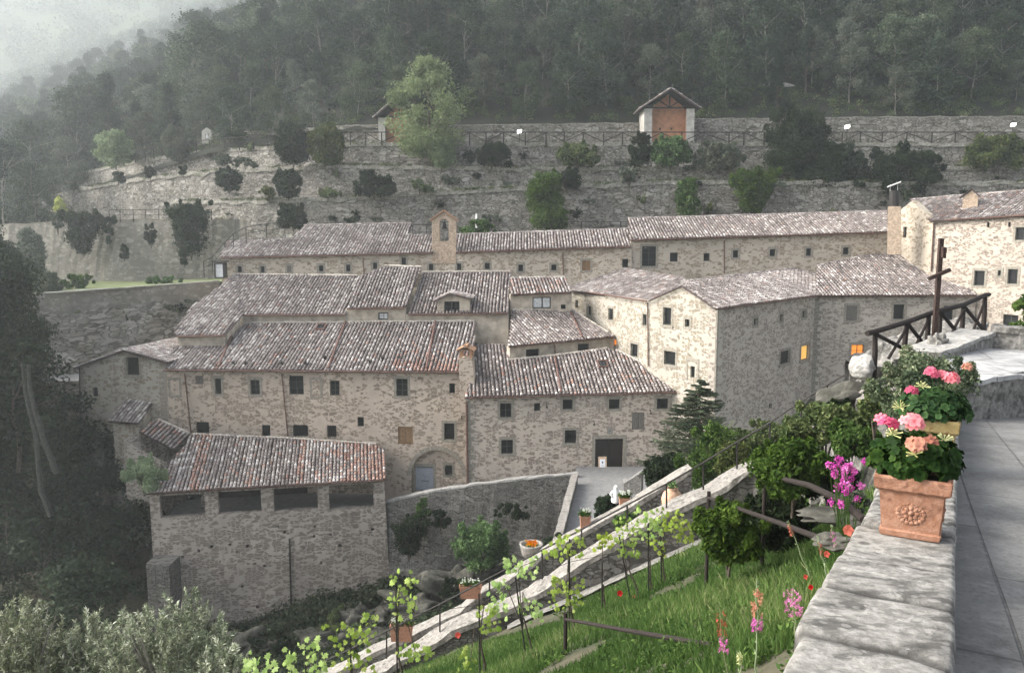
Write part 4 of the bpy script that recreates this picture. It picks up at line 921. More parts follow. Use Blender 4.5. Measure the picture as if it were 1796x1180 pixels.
# left: big rubble wall over the grass platform, and the platform's own wall
lw = [(-60, 398, 100), (15, 393, 98), (100, 388, 97), (190, 385, 96), (302, 383, 95), (372, 384, 95), (420, 384, 95), (480, 392, 94)]
tag(ribbon_wall('terrace_wall', [at(*p) for p in lw], 6, lambda p: -6.5, M['slope'], M['terrace_low'], step=.5, rough=.1, seed=13, waver=.2, batter=.1), 'tall pale rubble wall behind the green platform at the left', 'wall')
pwl = [(-40, 521, 67), (50, 515, 70), (200, 505, 75.5), (330, 496, 80), (385, 492, 82)]
pp = [at(*p) for p in pwl]
tag(ribbon_wall('platform_wall', pp, .5, -12, M['coping_grey'], M['terrace_low'], step=.5, rough=.05, seed=15, batter=.08), 'retaining wall with flat coping under the green platform at the left', 'wall')
mb = MB(); za, zb_ = pp[0].z, pp[-1].z
g_ = []
for i in range(25):
    for j in range(13):
        x = -62 + i * 1.75; f = j / 12; t_ = min(1, max(0, (x - pp[0].x) / (pp[-1].x - pp[0].x))); y0 = pp[0].y + (pp[-1].y - pp[0].y) * t_ + .4; y = y0 + (97 - y0) * f
        g_.append(V(x, y, lerp_pts([(0, za), (1, zb_)], t_) - .12 + .10 * noise.noise(V(x, y, 0) * .3) + .0 * f))
mb.add(g_, [(i * 13 + j, (i + 1) * 13 + j, (i + 1) * 13 + j + 1, i * 13 + j + 1) for i in range(24) for j in range(12)])
tag(mb.build('lawn', M['turf'], smooth=True), kind='structure')
# valley sheet: control points from the photo
Wc = Vector(at(1150, 985, 24)); Wb = Vector(atz(1300, 1180, -4.3)); Wa = Vector(at(700, 1180, 25))
A_ = np.array([[1, Wc.x, Wc.y], [1, Wb.x, Wb.y], [1, Wa.x, Wa.y]]); ga, gb, gc = np.linalg.solve(A_, np.array([Wc.z, Wb.z, Wa.z]))
def garden_z(x, y): return ga + gb * x + gc * y
ctl = [(-20, 52, -27.5), (-12, 50, -27), (-6, 52, -25.5), (-2, 50, -24), (2, 48, -22), (8, 48, -20), (-30, 60, -22), (-40, 60, -25), (-50, 70, -20), (-30, 45, -30), (-15, 38, -27), (-45, 45, -30), (-20, 25, -24), (-30, 28, -27),
       (-8, 30, -19), (-10, 20, -15), (-14, 12, -12), (-25, 10, -16), (14, 48, -19), (20, 45, -18), (26, 55, -18), (30, 40, -15), (12, 34, -16), (22, 30, -13), (20, 22, -9), (6, 34, -15), (0, 34, -17.5),
       (-28, 70, -16), (-40, 75, -14), (-60, 75, -18), (-70, 90, -12), (-60, 60, -26), (0, 90, -3), (-30, 92, -5), (40, 90, -2), (60, 85, 0), (-20, 70, -14), (20, 75, -10), (45, 65, -14), (50, 50, -13), (40, 30, -11), (55, 20, -8), (45, 10, -6),
       (-90, 110, -8), (-100, 80, -22), (-100, 50, -34), (-80, 30, -34), (-60, 20, -30), (-40, 10, -22), (-120, 130, -8)]
cx_a = np.array(ctl, float)
def valley(x, y):
    d2 = (cx_a[:, 0] - x) ** 2 + (cx_a[:, 1] - y) ** 2 + 2.0; w = d2 ** -1.6; z = float((w * cx_a[:, 2]).sum() / w.sum())
    z += 1.0 * noise.noise(V(x, y, 0) * .12) + .35 * noise.noise(V(x, y, 5) * .5)
    return z
mb = MB(); xs = list(np.arange(-110, 61, 1.5)); ys = list(np.arange(28, 104, 1.5)); vs = []
for x in xs:
    for y in ys: vs.append(V(x, y, min(valley(x, y), -12.5 if (y < 60 and x < 12) else 99)))
mb.add(vs, [(i * len(ys) + j, (i + 1) * len(ys) + j, (i + 1) * len(ys) + j + 1, i * len(ys) + j + 1) for i in range(len(xs) - 1) for j in range(len(ys) - 1)])
tag(mb.build('valley_ground', M['earth'], smooth=True), kind='structure')
# hill behind
foot_t = [(-420, 470), (-330, 350), (-200, 240), (-120, 170), (-85, 140), (-60, 122), (-40, 108), (-20, 104.5), (110, 104.3)]
footz_t = [(-420, 24), (-330, 18), (-200, 8), (-120, 4), (-85, 4), (-60, 9), (-40, 12), (-20, 14.5), (110, 15.6)]
slope_t = [(-420, .42), (-120, .46), (-60, .52), (-25, .58), (10, .70), (40, .84), (110, .86)]
def hill(x, y):
    t = y - lerp_pts(foot_t, x); s = lerp_pts(slope_t, x)
    return lerp_pts(footz_t, x) + (s * t if t > 0 else t * .25) + 2.0 * noise.noise(V(x, y, 9) * .05) * min(1, abs(t) / 8)
mb = MB(); vs = []; xs = list(np.arange(-420, 112, 5)); ts = [-.4, 0] + [3 * k for k in range(1, 20)] + [66, 80, 100, 125, 155, 190, 230, 280, 340, 420, 520]
for x in xs:
    f0 = lerp_pts(foot_t, x)
    for t in ts: y = f0 + t; vs.append(V(x, y, hill(x, y) - (0 if t >= 0 else .5)))
mb.add(vs, [(i * len(ts) + j, (i + 1) * len(ts) + j, (i + 1) * len(ts) + j + 1, i * len(ts) + j + 1) for i in range(len(xs) - 1) for j in range(len(ts) - 1)])
tag(mb.build('wooded_hill', M['forest_floor'], smooth=True), kind='structure')
# plain below everything, out to the horizon
mb = MB(); mb.add([V(-2600, -600, -62), V(1500, -600, -62), V(1500, 2100, -62), V(-2600, 2100, -62)], [(0, 1, 2, 3)]); tag(mb.build('ground', M['earth']), kind='structure')
# the far side of the valley, lost in mist
mb = MB(); vs = []; xs_ = [-740 + 28 * i for i in range(32)]; ys_ = [400, 450, 500, 560, 620, 690, 760, 840]
for x in xs_:
    for j, y in enumerate(ys_): vs.append(V(x, y, -50 + 50 * j * (1 + .15 * noise.noise(V(x * .006, 0, 2))) + 9 * noise.noise(V(x, y, 0) * .02)))
mb.add(vs, [(i * 8 + j, (i + 1) * 8 + j, (i + 1) * 8 + j + 1, i * 8 + j + 1) for i in range(31) for j in range(7)]); vsm = vs; tag(mb.build('misty_mountain', M['leaf_far'], smooth=True), kind='structure')
# trees of the hillside wood
g = np.random.default_rng(5); placed = 0
wood_lab = {'wood': 'broad leafed tree of the dark wood on the slope above the path', 'woodc': 'pointed dark evergreen of the wood on the slope above the path', 'woodp': 'pale grey green tree of the wood on the slope above the path',
            'mist': 'hazy tree on the misty slope at the upper left'}
protos = {}
t = 3.0
while t < 62:
    x = -62 + g.uniform(0, 4)
    while x < 96:
        y = lerp_pts(foot_t, x) + t + g.uniform(-2, 2)
        if abs(x / y * F) < 960:
            front = t < 9
            k = g.random(); kind = 'woodp' if (k < (.35 if front else .15)) else ('woodc' if k > .80 else 'wood'); kk = kind + str(g.integers(0, 4 if kind == 'wood' else 2))
            tree(kk, (x, y, hill(x, y)), wood_lab[kind], sc=g.uniform(.72, 1.15) * (.78 if front else 1), group='trees of the dark wood (%s)' % {'wood': 'broad leafed', 'woodc': 'pointed', 'woodp': 'pale'}[kind], sxy=g.uniform(.9, 1.15)); placed += 1
        x += g.uniform(4.3, 6.2) + t * .035
    t += 4.8 + t * .06
n1 = placed
for (px, Y, sc) in [(g.uniform(-60, 380), g.uniform(125, 330), 1) for _ in range(120)]:
    p = at(px, 420, Y); x = p.x
    if Y < lerp_pts(foot_t, x) + 2: Y = lerp_pts(foot_t, x) + g.uniform(2, 60); p = at(px, 420, Y); x = p.x
    if Y < lerp_pts(foot_t, x): continue
    tree(['wood0', 'wood1', 'woodc0', 'dark0', 'wood3'][g.integers(0, 5)], (x, Y, hill(x, Y)), wood_lab['mist'], sc=g.uniform(.95, 1.4), group='hazy trees on the misty slope'); placed += 1
print('wood trees', n1, placed)
# far wood that reads as one mass
Cl = []
for _ in range(1700):
    x = g.uniform(-400, 108); f0 = lerp_pts(foot_t, x); tt = g.uniform(40 if x > -60 else 10, 230 if x > 20 else 430); y = f0 + tt
    if abs(x / y * F) > 980: continue
    s = g.uniform(2.6, 4.4)
    for q in range(3): Cl.append((x + g.normal(0, 1.4), y + g.normal(0, 1.4), hill(x, y) + 4 + g.uniform(0, 4), s * .75, s * .75, s * .8))
C, U, Vv, va = crown_np(g, Cl, 70, .42, val=(.45, .2)); tag(link('distant_wood', quads_mesh('wood_mesh', C, U, Vv, va, M['leaf_wood'])), kind='stuff')
Cl = []
for _ in range(2200):
    i_ = g.integers(0, 31); j_ = g.integers(0, 7); a_, b_ = g.random(), g.random(); x = xs_[i_] * (1 - a_) + xs_[i_ + 1] * a_; y = ys_[j_] * (1 - b_) + ys_[j_ + 1] * b_; zz = vsm[i_ * 8 + j_].z * (1 - b_) + vsm[i_ * 8 + j_ + 1].z * b_
    if x / y * F > -100: continue
    s = g.uniform(5, 10); Cl += [(x + g.normal(0, 3), y, zz + 3 + g.uniform(0, 6), s, s, s) for q in range(2)]
C, U, Vv, va = crown_np(g, Cl, 70, 1.0, val=(.5, .2)); tag(link('misty_wood', quads_mesh('wood_mesh', C, U, Vv, va, M['leaf_wood'])), kind='stuff')
# undergrowth of the wood
Cl = []
for k in range(1500):
    x = g.uniform(-75, 96); tt = g.uniform(5, 75); y = lerp_pts(foot_t, x) + tt; s = g.uniform(1.2, 2.6); Cl.append((x, y, hill(x, y) + s * .5, s, s, s * .9))
C, U, Vv, va = crown_np(g, Cl, 55, .32, val=(.3, .2)); tag(link('undergrowth', quads_mesh('undergrowth_mesh', C, U, Vv, va, M['leaf_wood'])), kind='stuff')
Cl = []
for k in range(520):
    x = g.uniform(-60, 80); y = lerp_pts(foot_t, x) + g.uniform(.4, 5.5); Cl.append((x, y, hill(x, y) + .4, .8, .7, g.uniform(.4, .9)))
C, U, Vv, va = crown_np(g, Cl, 60, .12, val=(.4, .2)); tag(link('undergrowth', quads_mesh('undergrowth_mesh', C, U, Vv, va, M['leaf_maple'])), kind='stuff')
# grassy fringe along the terrace edges
Cl = []
for key, n_ in (('mid', 330), ('low', 330), ('path', 150)):
    ps = tpts(key)
    for _ in range(n_):
        f_ = g.random() * (len(ps) - 1); i_ = int(f_); q = ps[i_] + (ps[i_ + 1] - ps[i_]) * (f_ - i_)
        if noise.noise(q * .25) < -.15: continue
        s = g.uniform(.12, .34); Cl.append((q.x, q.y + g.uniform(-.1, .3), q.z + .05, s * 1.8, s, s * g.uniform(.5, 1.1)))
C, U, Vv, va = crown_np(g, Cl, 34, .075, val=(.4, .25)); tag(link('undergrowth', quads_mesh('fringe_mesh', C, U, Vv, va, M['leaf_maple'])), kind='stuff')
#PART4
# ================================================================== HILLSIDE THINGS
def railing(name, label, pts, cat='railing', h=1.0, r=.035, pr=.04, nb=0, mat='wood_dark', braces=False, post_px=None, mid=True):
    """pts: list of base points; one post at each; rails between"""
    o = thing(name, label, cat, pts[0])
    for p in pts: mb = MB(); mb.tube([p - Z * .3, p + Z * h], pr, 6); mb.build('post', M[mat], o)
    mb = MB(); mb.tube([p + Z * h for p in pts], r, 6); mb.build('rail', M[mat], o)
    if mid and not braces: mb = MB(); mb.tube([p + Z * h * .5 for p in pts], r * .7, 5); mb.build('rail', M[mat], o)
    if braces:
        for i in range(len(pts) - 1):
            a, b = (pts[i] + Z * h * .95, pts[i + 1] + Z * .1) if i % 2 == 0 else (pts[i] + Z * .1, pts[i + 1] + Z * h * .95)
            mb = MB(); mb.tube([a, b], r * .85, 5); mb.build('brace', M[mat], o)
    return o
xs = [600 + x / 2.95 for x in (-28, 43, 123, 205, 312, 395, 480, 572, 660, 745, 835, 948, 1055, 1150, 1247, 1353, 1450, 1555, 1650, 1757)] + [1196 + x / 2.95 for x in (103, 243, 320, 425, 520, 615, 720, 828, 922, 1035, 1162, 1292, 1413, 1525, 1667, 1800)]
railing('timber_fence', 'long dark timber fence with diagonal braces edging the path below the wood', [at(x, 250.5, 99.9) for x in xs], 'fence', h=1.25, r=.06, pr=.075, braces=True)
railing('timber_fence', 'short timber fence beside the small white niche at the left end of the path', [at(x, y, 109.5 - (x - 346) * .05) for x, y in ((345, 265), (368, 264), (394, 262), (420, 260), (445, 258), (470, 257), (500, 256), (530, 255), (560, 253.5))], 'fence', h=1.35, r=.06, pr=.075, braces=True)
railing('timber_fence', 'leftmost short timber fence on the sloping end of the path beside the pale tree', [at(x, y, Y) for x, y, Y in ((237, 282, 117), (255, 278, 116), (270, 275, 115), (284, 271, 114), (305, 266, 112.5))], 'fence', h=1.3, r=.06, pr=.075, braces=True)
railing('railing', 'thin post and rail fence on top of the tall pale wall behind the green platform', [at(x, 385.5, 95.6) for x in (192, 211, 234, 256, 279, 301, 324, 346, 371)], h=1.15, r=.035, pr=.045)
railing('railing', 'thin rail behind the upper roof between the dark bush and the upper right range', [at(x, 405, 84) for x in (968, 1020, 1054, 1088, 1102)], h=.95, r=.03, pr=.035)
railing('railing', 'handrail climbing the steps beside the left end of the upper range', [at(x, y, 79) for x, y in ((358, 481), (373, 473), (395, 448), (410, 433), (432, 421), (468, 415), (500, 412))], h=1.25, r=.035, pr=.04)
railing('railing', 'short rail between the bell cote and the higher roof to its left', [at(x, 410, 83) for x in (724, 748, 768)], h=.9, r=.03, pr=.035)
# shrines on the path
def shrine(px0, px1, ytop, yeave, ybase, Y, label):
    f = Face(at(px0, ybase, Y), at(px1, ybase, Y)); W_ = f.len; zb = f.uv(px0, ybase)[1]; ze = f.uv(px0, yeave)[1]; zp = f.uv(px0, ytop)[1]
    B = thing('wayside_chapel', label, 'chapel', f.P(W_ / 2, zb)); D = 4.0; t = W_ * .16
    for s in (0, 1):
        a = 0 if s == 0 else W_ - t; mb = MB(); mb.box(f.P(a + t / 2, (zb + ze) / 2 - 1, -D / 2), f.t * t / 2, f.n * D / 2, Z * ((ze - zb) / 2 + 1)); mb.build('wall', M['plaster_white'], B)
    mb = MB(); mb.add([f.P(t, zb - 1, -1.1), f.P(W_ - t, zb - 1, -1.1), f.P(W_ - t, ze + .2, -1.1), f.P(W_ / 2, zp - .35, -1.1), f.P(t, ze + .2, -1.1)], [(0, 1, 2, 3, 4)])
    for a, s in ((t, 1), (W_ - t, -1)): mb.add([f.P(a, zb - 1, -.05), f.P(a, zb - 1, -1.1), f.P(a, ze, -1.1), f.P(a, ze, -.05)], [(0, 1, 2, 3)])
    mb.build('niche_wall', M['plaster_orange'], B)
    mb = MB()
    for a in (.28, .62): mb.box(f.P(t + (W_ - 2 * t) * a, zb + 1.5, -1.07), f.t * .09, f.n * .02, Z * .13)
    mb.build('niche', M['dark'], B)
    mb = MB(); mb.tube([f.P(-.1, ze + .05, 0), f.P(W_ + .1, ze + .05, 0)], .11, 6); mb.tube([f.P(W_ / 2, ze, 0), f.P(W_ / 2, zp - .1, 0)], .09, 6)
    for s in (-1, 1): mb.tube([f.P(W_ / 2, ze + .1, 0), f.P(W_ / 2 + s * W_ * .26, ze + (zp - ze) * .5, 0)], .07, 6); mb.tube([f.P(W_ / 2 + s * W_ * .56, ze - .1, .3), f.P(W_ / 2, zp - .02, .3)], .10, 6)
    mb.build('truss', M['wood_dark'], B)
    for s in (-1, 1):
        pk = f.P(W_ / 2, zp + .1, .7); ev = f.P(W_ / 2 + s * W_ * .60, ze - .08, .7); d = (ev - pk).normalized(); L = (ev - pk).length; e = -f.n; hh = -d
        n = e.cross(hh).normalized(); n = n if n.z > 0 else -n; mb = MB(); tiles(mb, ev, e, hh, n, ccw([(0, 0), (D + 1, 0), (D + 1, L), (0, L)]), 5, base=.55, cw=.3)
        mb.box(ev + e * (D + 1) / 2 + hh * L / 2 - n * .07, e * (D + 1) / 2, hh * L / 2, n * .07, 1); mb.build('roof', [M['tile_grey'], M['tile_bed']], B)
shrine(1129, 1217, 158, 190, 246, 100.6, 'small open chapel with orange niche wall and white sides at the right of the path')
shrine(664, 738, 170, 206, 250, 101.5, 'small orange walled open chapel on the path, half hidden behind the big pale green tree')
f = Face(at(354, 248, 110.6), at(371, 248, 110.6)); B = thing('wayside_niche', 'tiny pale stone niche shrine with a white figure at the left end of the path', 'shrine', f.P(.6, f.uv(360, 250)[1]))
q = poly_uv(f, [(354, 252), (371, 252), (371, 230), (362, 224), (354, 230)]); wall(f, q, B, M['plaster_white'], [poly_uv(f, [(359.5, 244), (366, 244), (366, 236), (363, 233.5), (359.5, 236)])], th=.6, rev=.25)
mb = MB(); c = f.P(*f.uv(362.7, 243), -.15); mb.lathe(c, [(.17, 0), (.19, .15), (.13, .5), (.08, .58), (.11, .68), (.0, .78)], 10); mb.build('figure', M['white'], B)
for px, py, l in ((911, 231, 'lit white floodlight above the fence between the two chapels'), (1486, 222.5, 'lit white floodlight above the fence to the right of the dark bushes'), (1777, 219, 'lit white floodlight above the fence at the far right end of the path')):
    p = at(px, py, 100.4); o = thing('floodlight', l, 'lamp', p - Z * 1.6); mb = MB(); mb.tube([p - Z * 1.9, p - Z * .15], .05, 6); mb.build('pole', M['iron'], o)
    mb = MB(); mb.box(p, V(.26, 0, .05), V(0, .12, -.05), V(0, .04, .14)); mb.build('lens', M['lamp_white'], o)
    mb = MB(); mb.box(p + V(0, .2, .1), V(.30, 0, .05), V(0, .1, -.02), V(0, .02, .16)); mb.build('housing', M['iron'], o)
# white box and pole by the left end of the upper range
o = thing('glass_cabinet', 'white and grey glazed cabinet with iron frame at the left end of the upper range', 'cabinet', at(384, 489, 75.5)); f = Face(at(376, 489, 75.5), at(393, 489, 75.5)); r = f.rect(376, 461, 393, 488)
mb = MB(); ring(mb, f, [r[0] + .1, r[1] + .1, r[2] - .1, r[3] - .1], .09, -.9, .05); mb.box(f.P((r[0] + r[2]) / 2, r[3] + .12, -.4), f.t * .62, f.n * .55, Z * .06); mb.build('frame', M['iron'], o)
mb = MB(); mb.box(f.P((r[0] + r[2]) / 2, (r[1] + r[3]) / 2, -.4), f.t * ((r[2] - r[0]) / 2 - .11), f.n * .35, Z * ((r[3] - r[1]) / 2 - .11)); mb.build('panel', M['curtain'], o)
o = tag(MB().build('x', M['white']), None); bpy.data.objects.remove(o)
mb = MB(); p = at(836, 410, 85); mb.tube([p - Z * 1, p + Z * 2.1], .10, 8); tag(mb.build('marker_post', M['white']), 'white marker post standing behind the roof to the right of the bell cote', 'post')
tree('bigpale', at(757, 292, 97), 'large pale green tree in front of the half hidden chapel', sc=1.06, rz=.5)
# shrubs on the terraces
sh = [(107, 290, 152, 335, 112, 'grey', 'round', 'clipped round green bush at the misty left end of the terraces'), (173, 231, 234, 295, 114, 'pale', 'round', 'misty pale green tree left of the leftmost fence'),
      (288, 224, 342, 285, 111.5, 'grey', 'round', 'misty silver green tree between the two short fences'), (90, 346, 117, 377, 97, 'yellow', 'cone', 'small golden conifer above the tall pale wall'),
      (115, 370, 178, 446, 94, 'dark', 'wedge', 'dark bush hanging down the tall pale wall, right of the golden conifer'), (91, 373, 112, 408, 94.5, 'grey', 'wedge', 'small grey bush hanging under the golden conifer'),
      (183, 380, 203, 431, 94, 'dark', 'wedge', 'narrow dark plant on the tall pale wall, third from the left'), (255, 393, 275, 431, 93, 'dark', 'round', 'small dark plant in the middle of the tall pale wall'),
      (301, 356, 371, 452, 92, 'dark', 'wedge', 'big dark heart shaped bush hanging down the tall pale wall'), (316, 439, 332, 465, 91.5, 'dark', 'round', 'small dark tuft at the foot of the heart shaped bush'),
      (211, 430, 225, 454, 93, 'dark', 'round', 'small round tuft low on the tall pale wall'), (28, 398, 81, 487, 90, 'grey', 'column', 'tall grey green shrub at the left end of the green platform'),
      (197, 300, 219, 321, 108, 'dark', 'round', 'small brownish shrub on the misty terrace, first from the left'), (254, 293, 273, 312, 105, 'dark', 'round', 'small brownish shrub on the misty terrace, second from the left'), (314, 291, 330, 307, 103, 'dark', 'round', 'small brownish shrub on the misty terrace, third from the left'),
      (380, 295, 424, 337, 96, 'dark', 'round', 'round dark shrub left on the second terrace face'), (380, 270, 407, 296, 99, 'grey', 'round', 'small shrub just above the round dark shrub on the left terrace'),
      (407, 277, 454, 294, 98, 'grey', 'flat', 'low spreading shrub on the left terrace edge'), (485, 215, 545, 292, 97.5, 'dark', 'round', 'large loose bush left of the half hidden chapel, left one of the two'), (540, 222, 602, 292, 97, 'maple', 'round', 'large loose bush left of the half hidden chapel, right one of the two'),
      (483, 295, 528, 348, 92.5, 'dark', 'round', 'upright dark shrub on the lowest terrace at the left'), (454, 328, 490, 352, 93, 'maple', 'flat', 'low brown shrub at the left end of the lowest terrace'), (488, 356, 542, 402, 90, 'dark', 'round', 'dark shrub just above the left part of the upper roof'),
      (620, 300, 692, 344, 90.5, 'dark', 'flat', 'dark spreading shrub on the lowest terrace in front of the half hidden chapel'), (712, 314, 758, 337, 90, 'maple', 'flat', 'brownish low shrub on the lowest terrace under the big pale tree'),
      (827, 250, 897, 294, 95, 'dark', 'flat', 'dark bush under the fence right of the big pale tree'), (749, 245, 800, 296, 95.3, 'pale', 'column', 'pale sprouting shrub at the foot of the big pale tree'),
      (975, 251, 1051, 293, 95, 'maple', 'flat', 'brown green bush under the middle of the long fence'), (919, 303, 999, 408, 88, 'bright', 'column', 'tall fresh green bush rising behind the upper roof right of the bell cote'), (970, 296, 1020, 335, 90, 'dark', 'flat', 'dark shrub growing behind the tall fresh green bush'),
      (1102, 236, 1141, 295, 95, 'dark', 'round', 'dark round bush in front of the right chapel'), (1139, 241, 1212, 295, 95, 'bright', 'flat', 'bright green bush below the right chapel'), (1085, 291, 1122, 324, 91, 'grey', 'round', 'grey silvery shrub below the right chapel on the lower terrace'),
      (1216, 250, 1304, 300, 95, 'grey', 'flat', 'wide grey green bush right of the right chapel'), (1338, 194, 1460, 315, 94, 'dark', 'round', 'large dark tree like bush overlapping the long fence'), (1386, 255, 1520, 345, 93, 'dark', 'flat', 'wide dark bush mass below the long fence, left half'),
      (1500, 262, 1656, 358, 92, 'dark', 'flat', 'wide dark green bush mass below the long fence, right half'), (1281, 300, 1359, 378, 89, 'bright', 'wedge', 'rounded green bush hanging behind the roof of the upper right range'), (1180, 315, 1228, 382, 89, 'bright', 'column', 'narrow upright green bush behind the left end of the upper right range'),
      (806, 385, 868, 412, 84, 'bright', 'flat', 'low green hedge plant behind the roof right of the bell cote'), (560, 330, 600, 348, 92, 'maple', 'flat', 'small low brown shrub between two dark ones on the lowest terrace'), (1690, 240, 1796, 300, 94.5, 'maple', 'flat', 'brown creeping shrub at the far right of the terraces'), (600, 380, 640, 398, 88, 'dark', 'flat', 'small dark shrub peeping over the highest roof of the upper range'),
      (50, 475, 110, 520, 76, 'grey', 'flat', 'grey green bush on the left edge of the green platform'), (105, 478, 165, 505, 80, 'bright', 'flat', 'fresh green grassy shrub on the green platform'), (255, 482, 320, 500, 84, 'bright', 'flat', 'fresh green clump at the right end of the green platform')]
for i, (a, b, c, d, Y, mt, fm, lb) in enumerate(sh):
    bush(a, b, c, d, Y, 'leaf_' + mt, lb, 200 + i, ls=.15, per=150, form=fm, dens=1.0 if (c - a) < 90 else 1.5)
# small tufts rooted in walls: one tuft each
g = np.random.default_rng(77)
TREES['tuft'] = None
def tuftmesh(seed, mat):
    g_ = np.random.default_rng(seed); cl = [(g_.normal(0, .18), g_.normal(0, .12), g_.uniform(-.2, .3), .22, .18, .2) for _ in range(6)]
    return quads_mesh('tuft_mesh', *crown_np(g_, cl, 40, .09, val=(.45, .2)), M[mat])
tm = [tuftmesh(i, m_) for i, m_ in enumerate(('leaf_dark', 'leaf_dark', 'leaf_maple', 'leaf_grey'))]
def tuft(p, s, label, group): o = link('wall_plant', tm[g.integers(0, 4)], None, p); o.scale = (s, s, s * g.uniform(.8, 1.3)); tag(o, label, 'plant', group)
for _ in range(80):
    k = ['mid', 'low', 'path'][g.integers(0, 3)]; ps = tpts(k); x = g.uniform(-45, 60)
    for a, b in zip(ps, ps[1:]):
        if a.x <= x <= b.x:
            q = a + (b - a) * ((x - a.x) / (b.x - a.x)); d = g.uniform(0, 4); tuft(q + V(0, -.1 - .12 * d, -d), g.uniform(.6, 1.9), 'small dark tuft rooted in a rubble terrace wall behind the roofs', 'small tufts on the terrace walls')
for _ in range(46):
    f_ = g.random(); a, b = pp[1], pp[-1]; q = a + (b - a) * f_; d = g.uniform(1.6, 7); tuft(q + V(0, -.2 - .1 * d, -d), g.uniform(.7, 1.6), 'small dark tuft on the slope under the green platform', 'small tufts under the green platform')
# sloping rock under the platform wall
mb = MB(); vs = []; n = 40
for i in range(n):
    f_ = i / (n - 1); a = pp[0] + (pp[-1] - pp[0]) * f_
    for j in range(14):
        d = j * .9; p = a + V(0, -.3 - d * .55, -1.9 - d); vs.append(p + noise.noise_vector(p * .5) * .9 + noise.noise_vector(p * 2) * .2)
mb.add(vs, [(i * 14 + j, i * 14 + j + 1, (i + 1) * 14 + j + 1, (i + 1) * 14 + j) for i in range(n - 1) for j in range(13)], [(v.x, v.z) for v in vs]); tag(mb.build('rocky_slope', M['terrace']), kind='structure')
def rock(name, label, c, r, seed, mat='rock', sub=3, amp=.35, fr=.9):
    bm = bmesh.new(); bmesh.ops.create_icosphere(bm, subdivisions=sub, radius=1)
    rr = V(*r) if hasattr(r, '__len__') else V(r, r, r)
    for v in bm.verts:
        nz = noise.noise(v.co * fr + V(seed, 0, 0)); n2 = noise.noise(v.co * 3 + V(seed, 0, 0)); v.co *= 1 + amp * nz * 1.4 + .12 * n2
        v.co = V(v.co.x * rr.x, v.co.y * rr.y, v.co.z * rr.z)
    me = bpy.data.meshes.new(name); bm.to_mesh(me); bm.free(); me.materials.append(M[mat]); o = link(name, me, None, c); return tag(o, label, 'rock')
rock('rock_outcrop', 'pale slab of rock showing inside the dark wood above the fence', at(1360, 155, 112), (2.6, 1.5, .9), 3, 'coping_grey')
for i, (x, y, Y, r) in enumerate(((735, 1055, 51, (3.4, 2.5, 1.8)), (640, 1075, 50.5, (2.6, 2.2, 1.5)), (800, 1020, 51.5, (3, 2, 2.2)), (560, 1115, 50, (3.2, 2, 1.2)), (870, 1000, 51, (2.6, 2, 2)), (700, 1110, 46, (3.4, 2, 1.2)), (440, 1110, 49, (3, 2, 1.3)))):
    rock('boulder', ['dark boulder under the ravine wall below the ivy', 'dark boulder at the right foot of the loggia building', 'dark rock left of the green bush in the ravine', 'low dark rock at the foot of the long iron downpipe', 'dark rock under the right part of the ravine wall', 'dark rock at the bottom of the ravine', 'dark rock behind the olive tree'][i], at(x, y, Y) - Z * .7, tuple(q * .62 for q in r), 20 + i, 'cliff', amp=.8, sub=5, fr=1.9)
Cl = []
g = np.random.default_rng(71)
for k in range(2600):
    x, y = (g.uniform(-24, 5), g.uniform(36, 56)) if k % 3 else (g.uniform(-46, 8), g.uniform(29, 60)); z = min(valley(x, y), -12.5); s = g.uniform(.35, 1.1)
    if y > LG.A.y + (x - LG.A.x) * LG.t.y / LG.t.x - .15 and -20.6 < x < -7: continue
    Cl.append((x, y, z + s * .3, s, s, s * .7))
C, U, Vv, va = crown_np(g, Cl, 90, .13, val=(.4, .25)); tag(link('undergrowth', quads_mesh('ravine_mesh', C, U, Vv, va, M['leaf_ravine'])), kind='stuff')
# ---- ravine wall, path in front of the house, bridge to the portal
rv = [(648, 893, 56.2), (680, 879, 56.2), (750, 862, 56.0), (840, 848, 55.6), (930, 837, 55.4), (1014, 830, 55.4)]
rvp = [at(*p) for p in rv]
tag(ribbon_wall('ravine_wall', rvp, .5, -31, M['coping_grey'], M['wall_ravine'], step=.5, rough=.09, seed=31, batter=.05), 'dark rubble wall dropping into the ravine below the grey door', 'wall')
mb = MB(); vs = []
for k, p in enumerate(rvp): dd = 1.5 - .85 * k / (len(rvp) - 1); vs += [p + V(0, .45, -dd), V(p.x, 61.2, p.z - dd)]
mb.add(vs, [(2 * i, 2 * i + 2, 2 * i + 3, 2 * i + 1) for i in range(len(rvp) - 1)]); tag(mb.build('path', M['paving']), kind='structure')
br = [atz(1014, 831, -16.15), atz(1006, 860, -16.15), atz(996, 900, -16.15), atz(985, 942, -16.15), atz(975, 985, -16.15)]
tag(ribbon_wall('bridge_parapet', br[::-1], .45, -30, M['coping_far'], M['wall_ravine'], step=.5, rough=.04, seed=33), 'low stone parapet with pale coping on the left of the ramp to the portal', 'wall')
br2 = [at(1092, 838, 56), at(1094, 845, 52), at(1125, 826, 51.5)]
tag(ribbon_wall('bridge_parapet', br2, .45, -20, M['coping_grey'], M['wall_ravine'], step=.5, rough=.04, seed=34), 'short dark stone parapet on the right of the ramp to the portal', 'wall')
mb = MB(); a = [br[-1] + V(.2, 0, -.75), br[-1] + V(12, 0, -.75), V(14, 58.2, -16.86), V(br[0].x + .2, 58.2, -16.86)]; mb.add(a, [(0, 1, 2, 3)]); tag(mb.build('ramp', M['paving']), kind='structure')
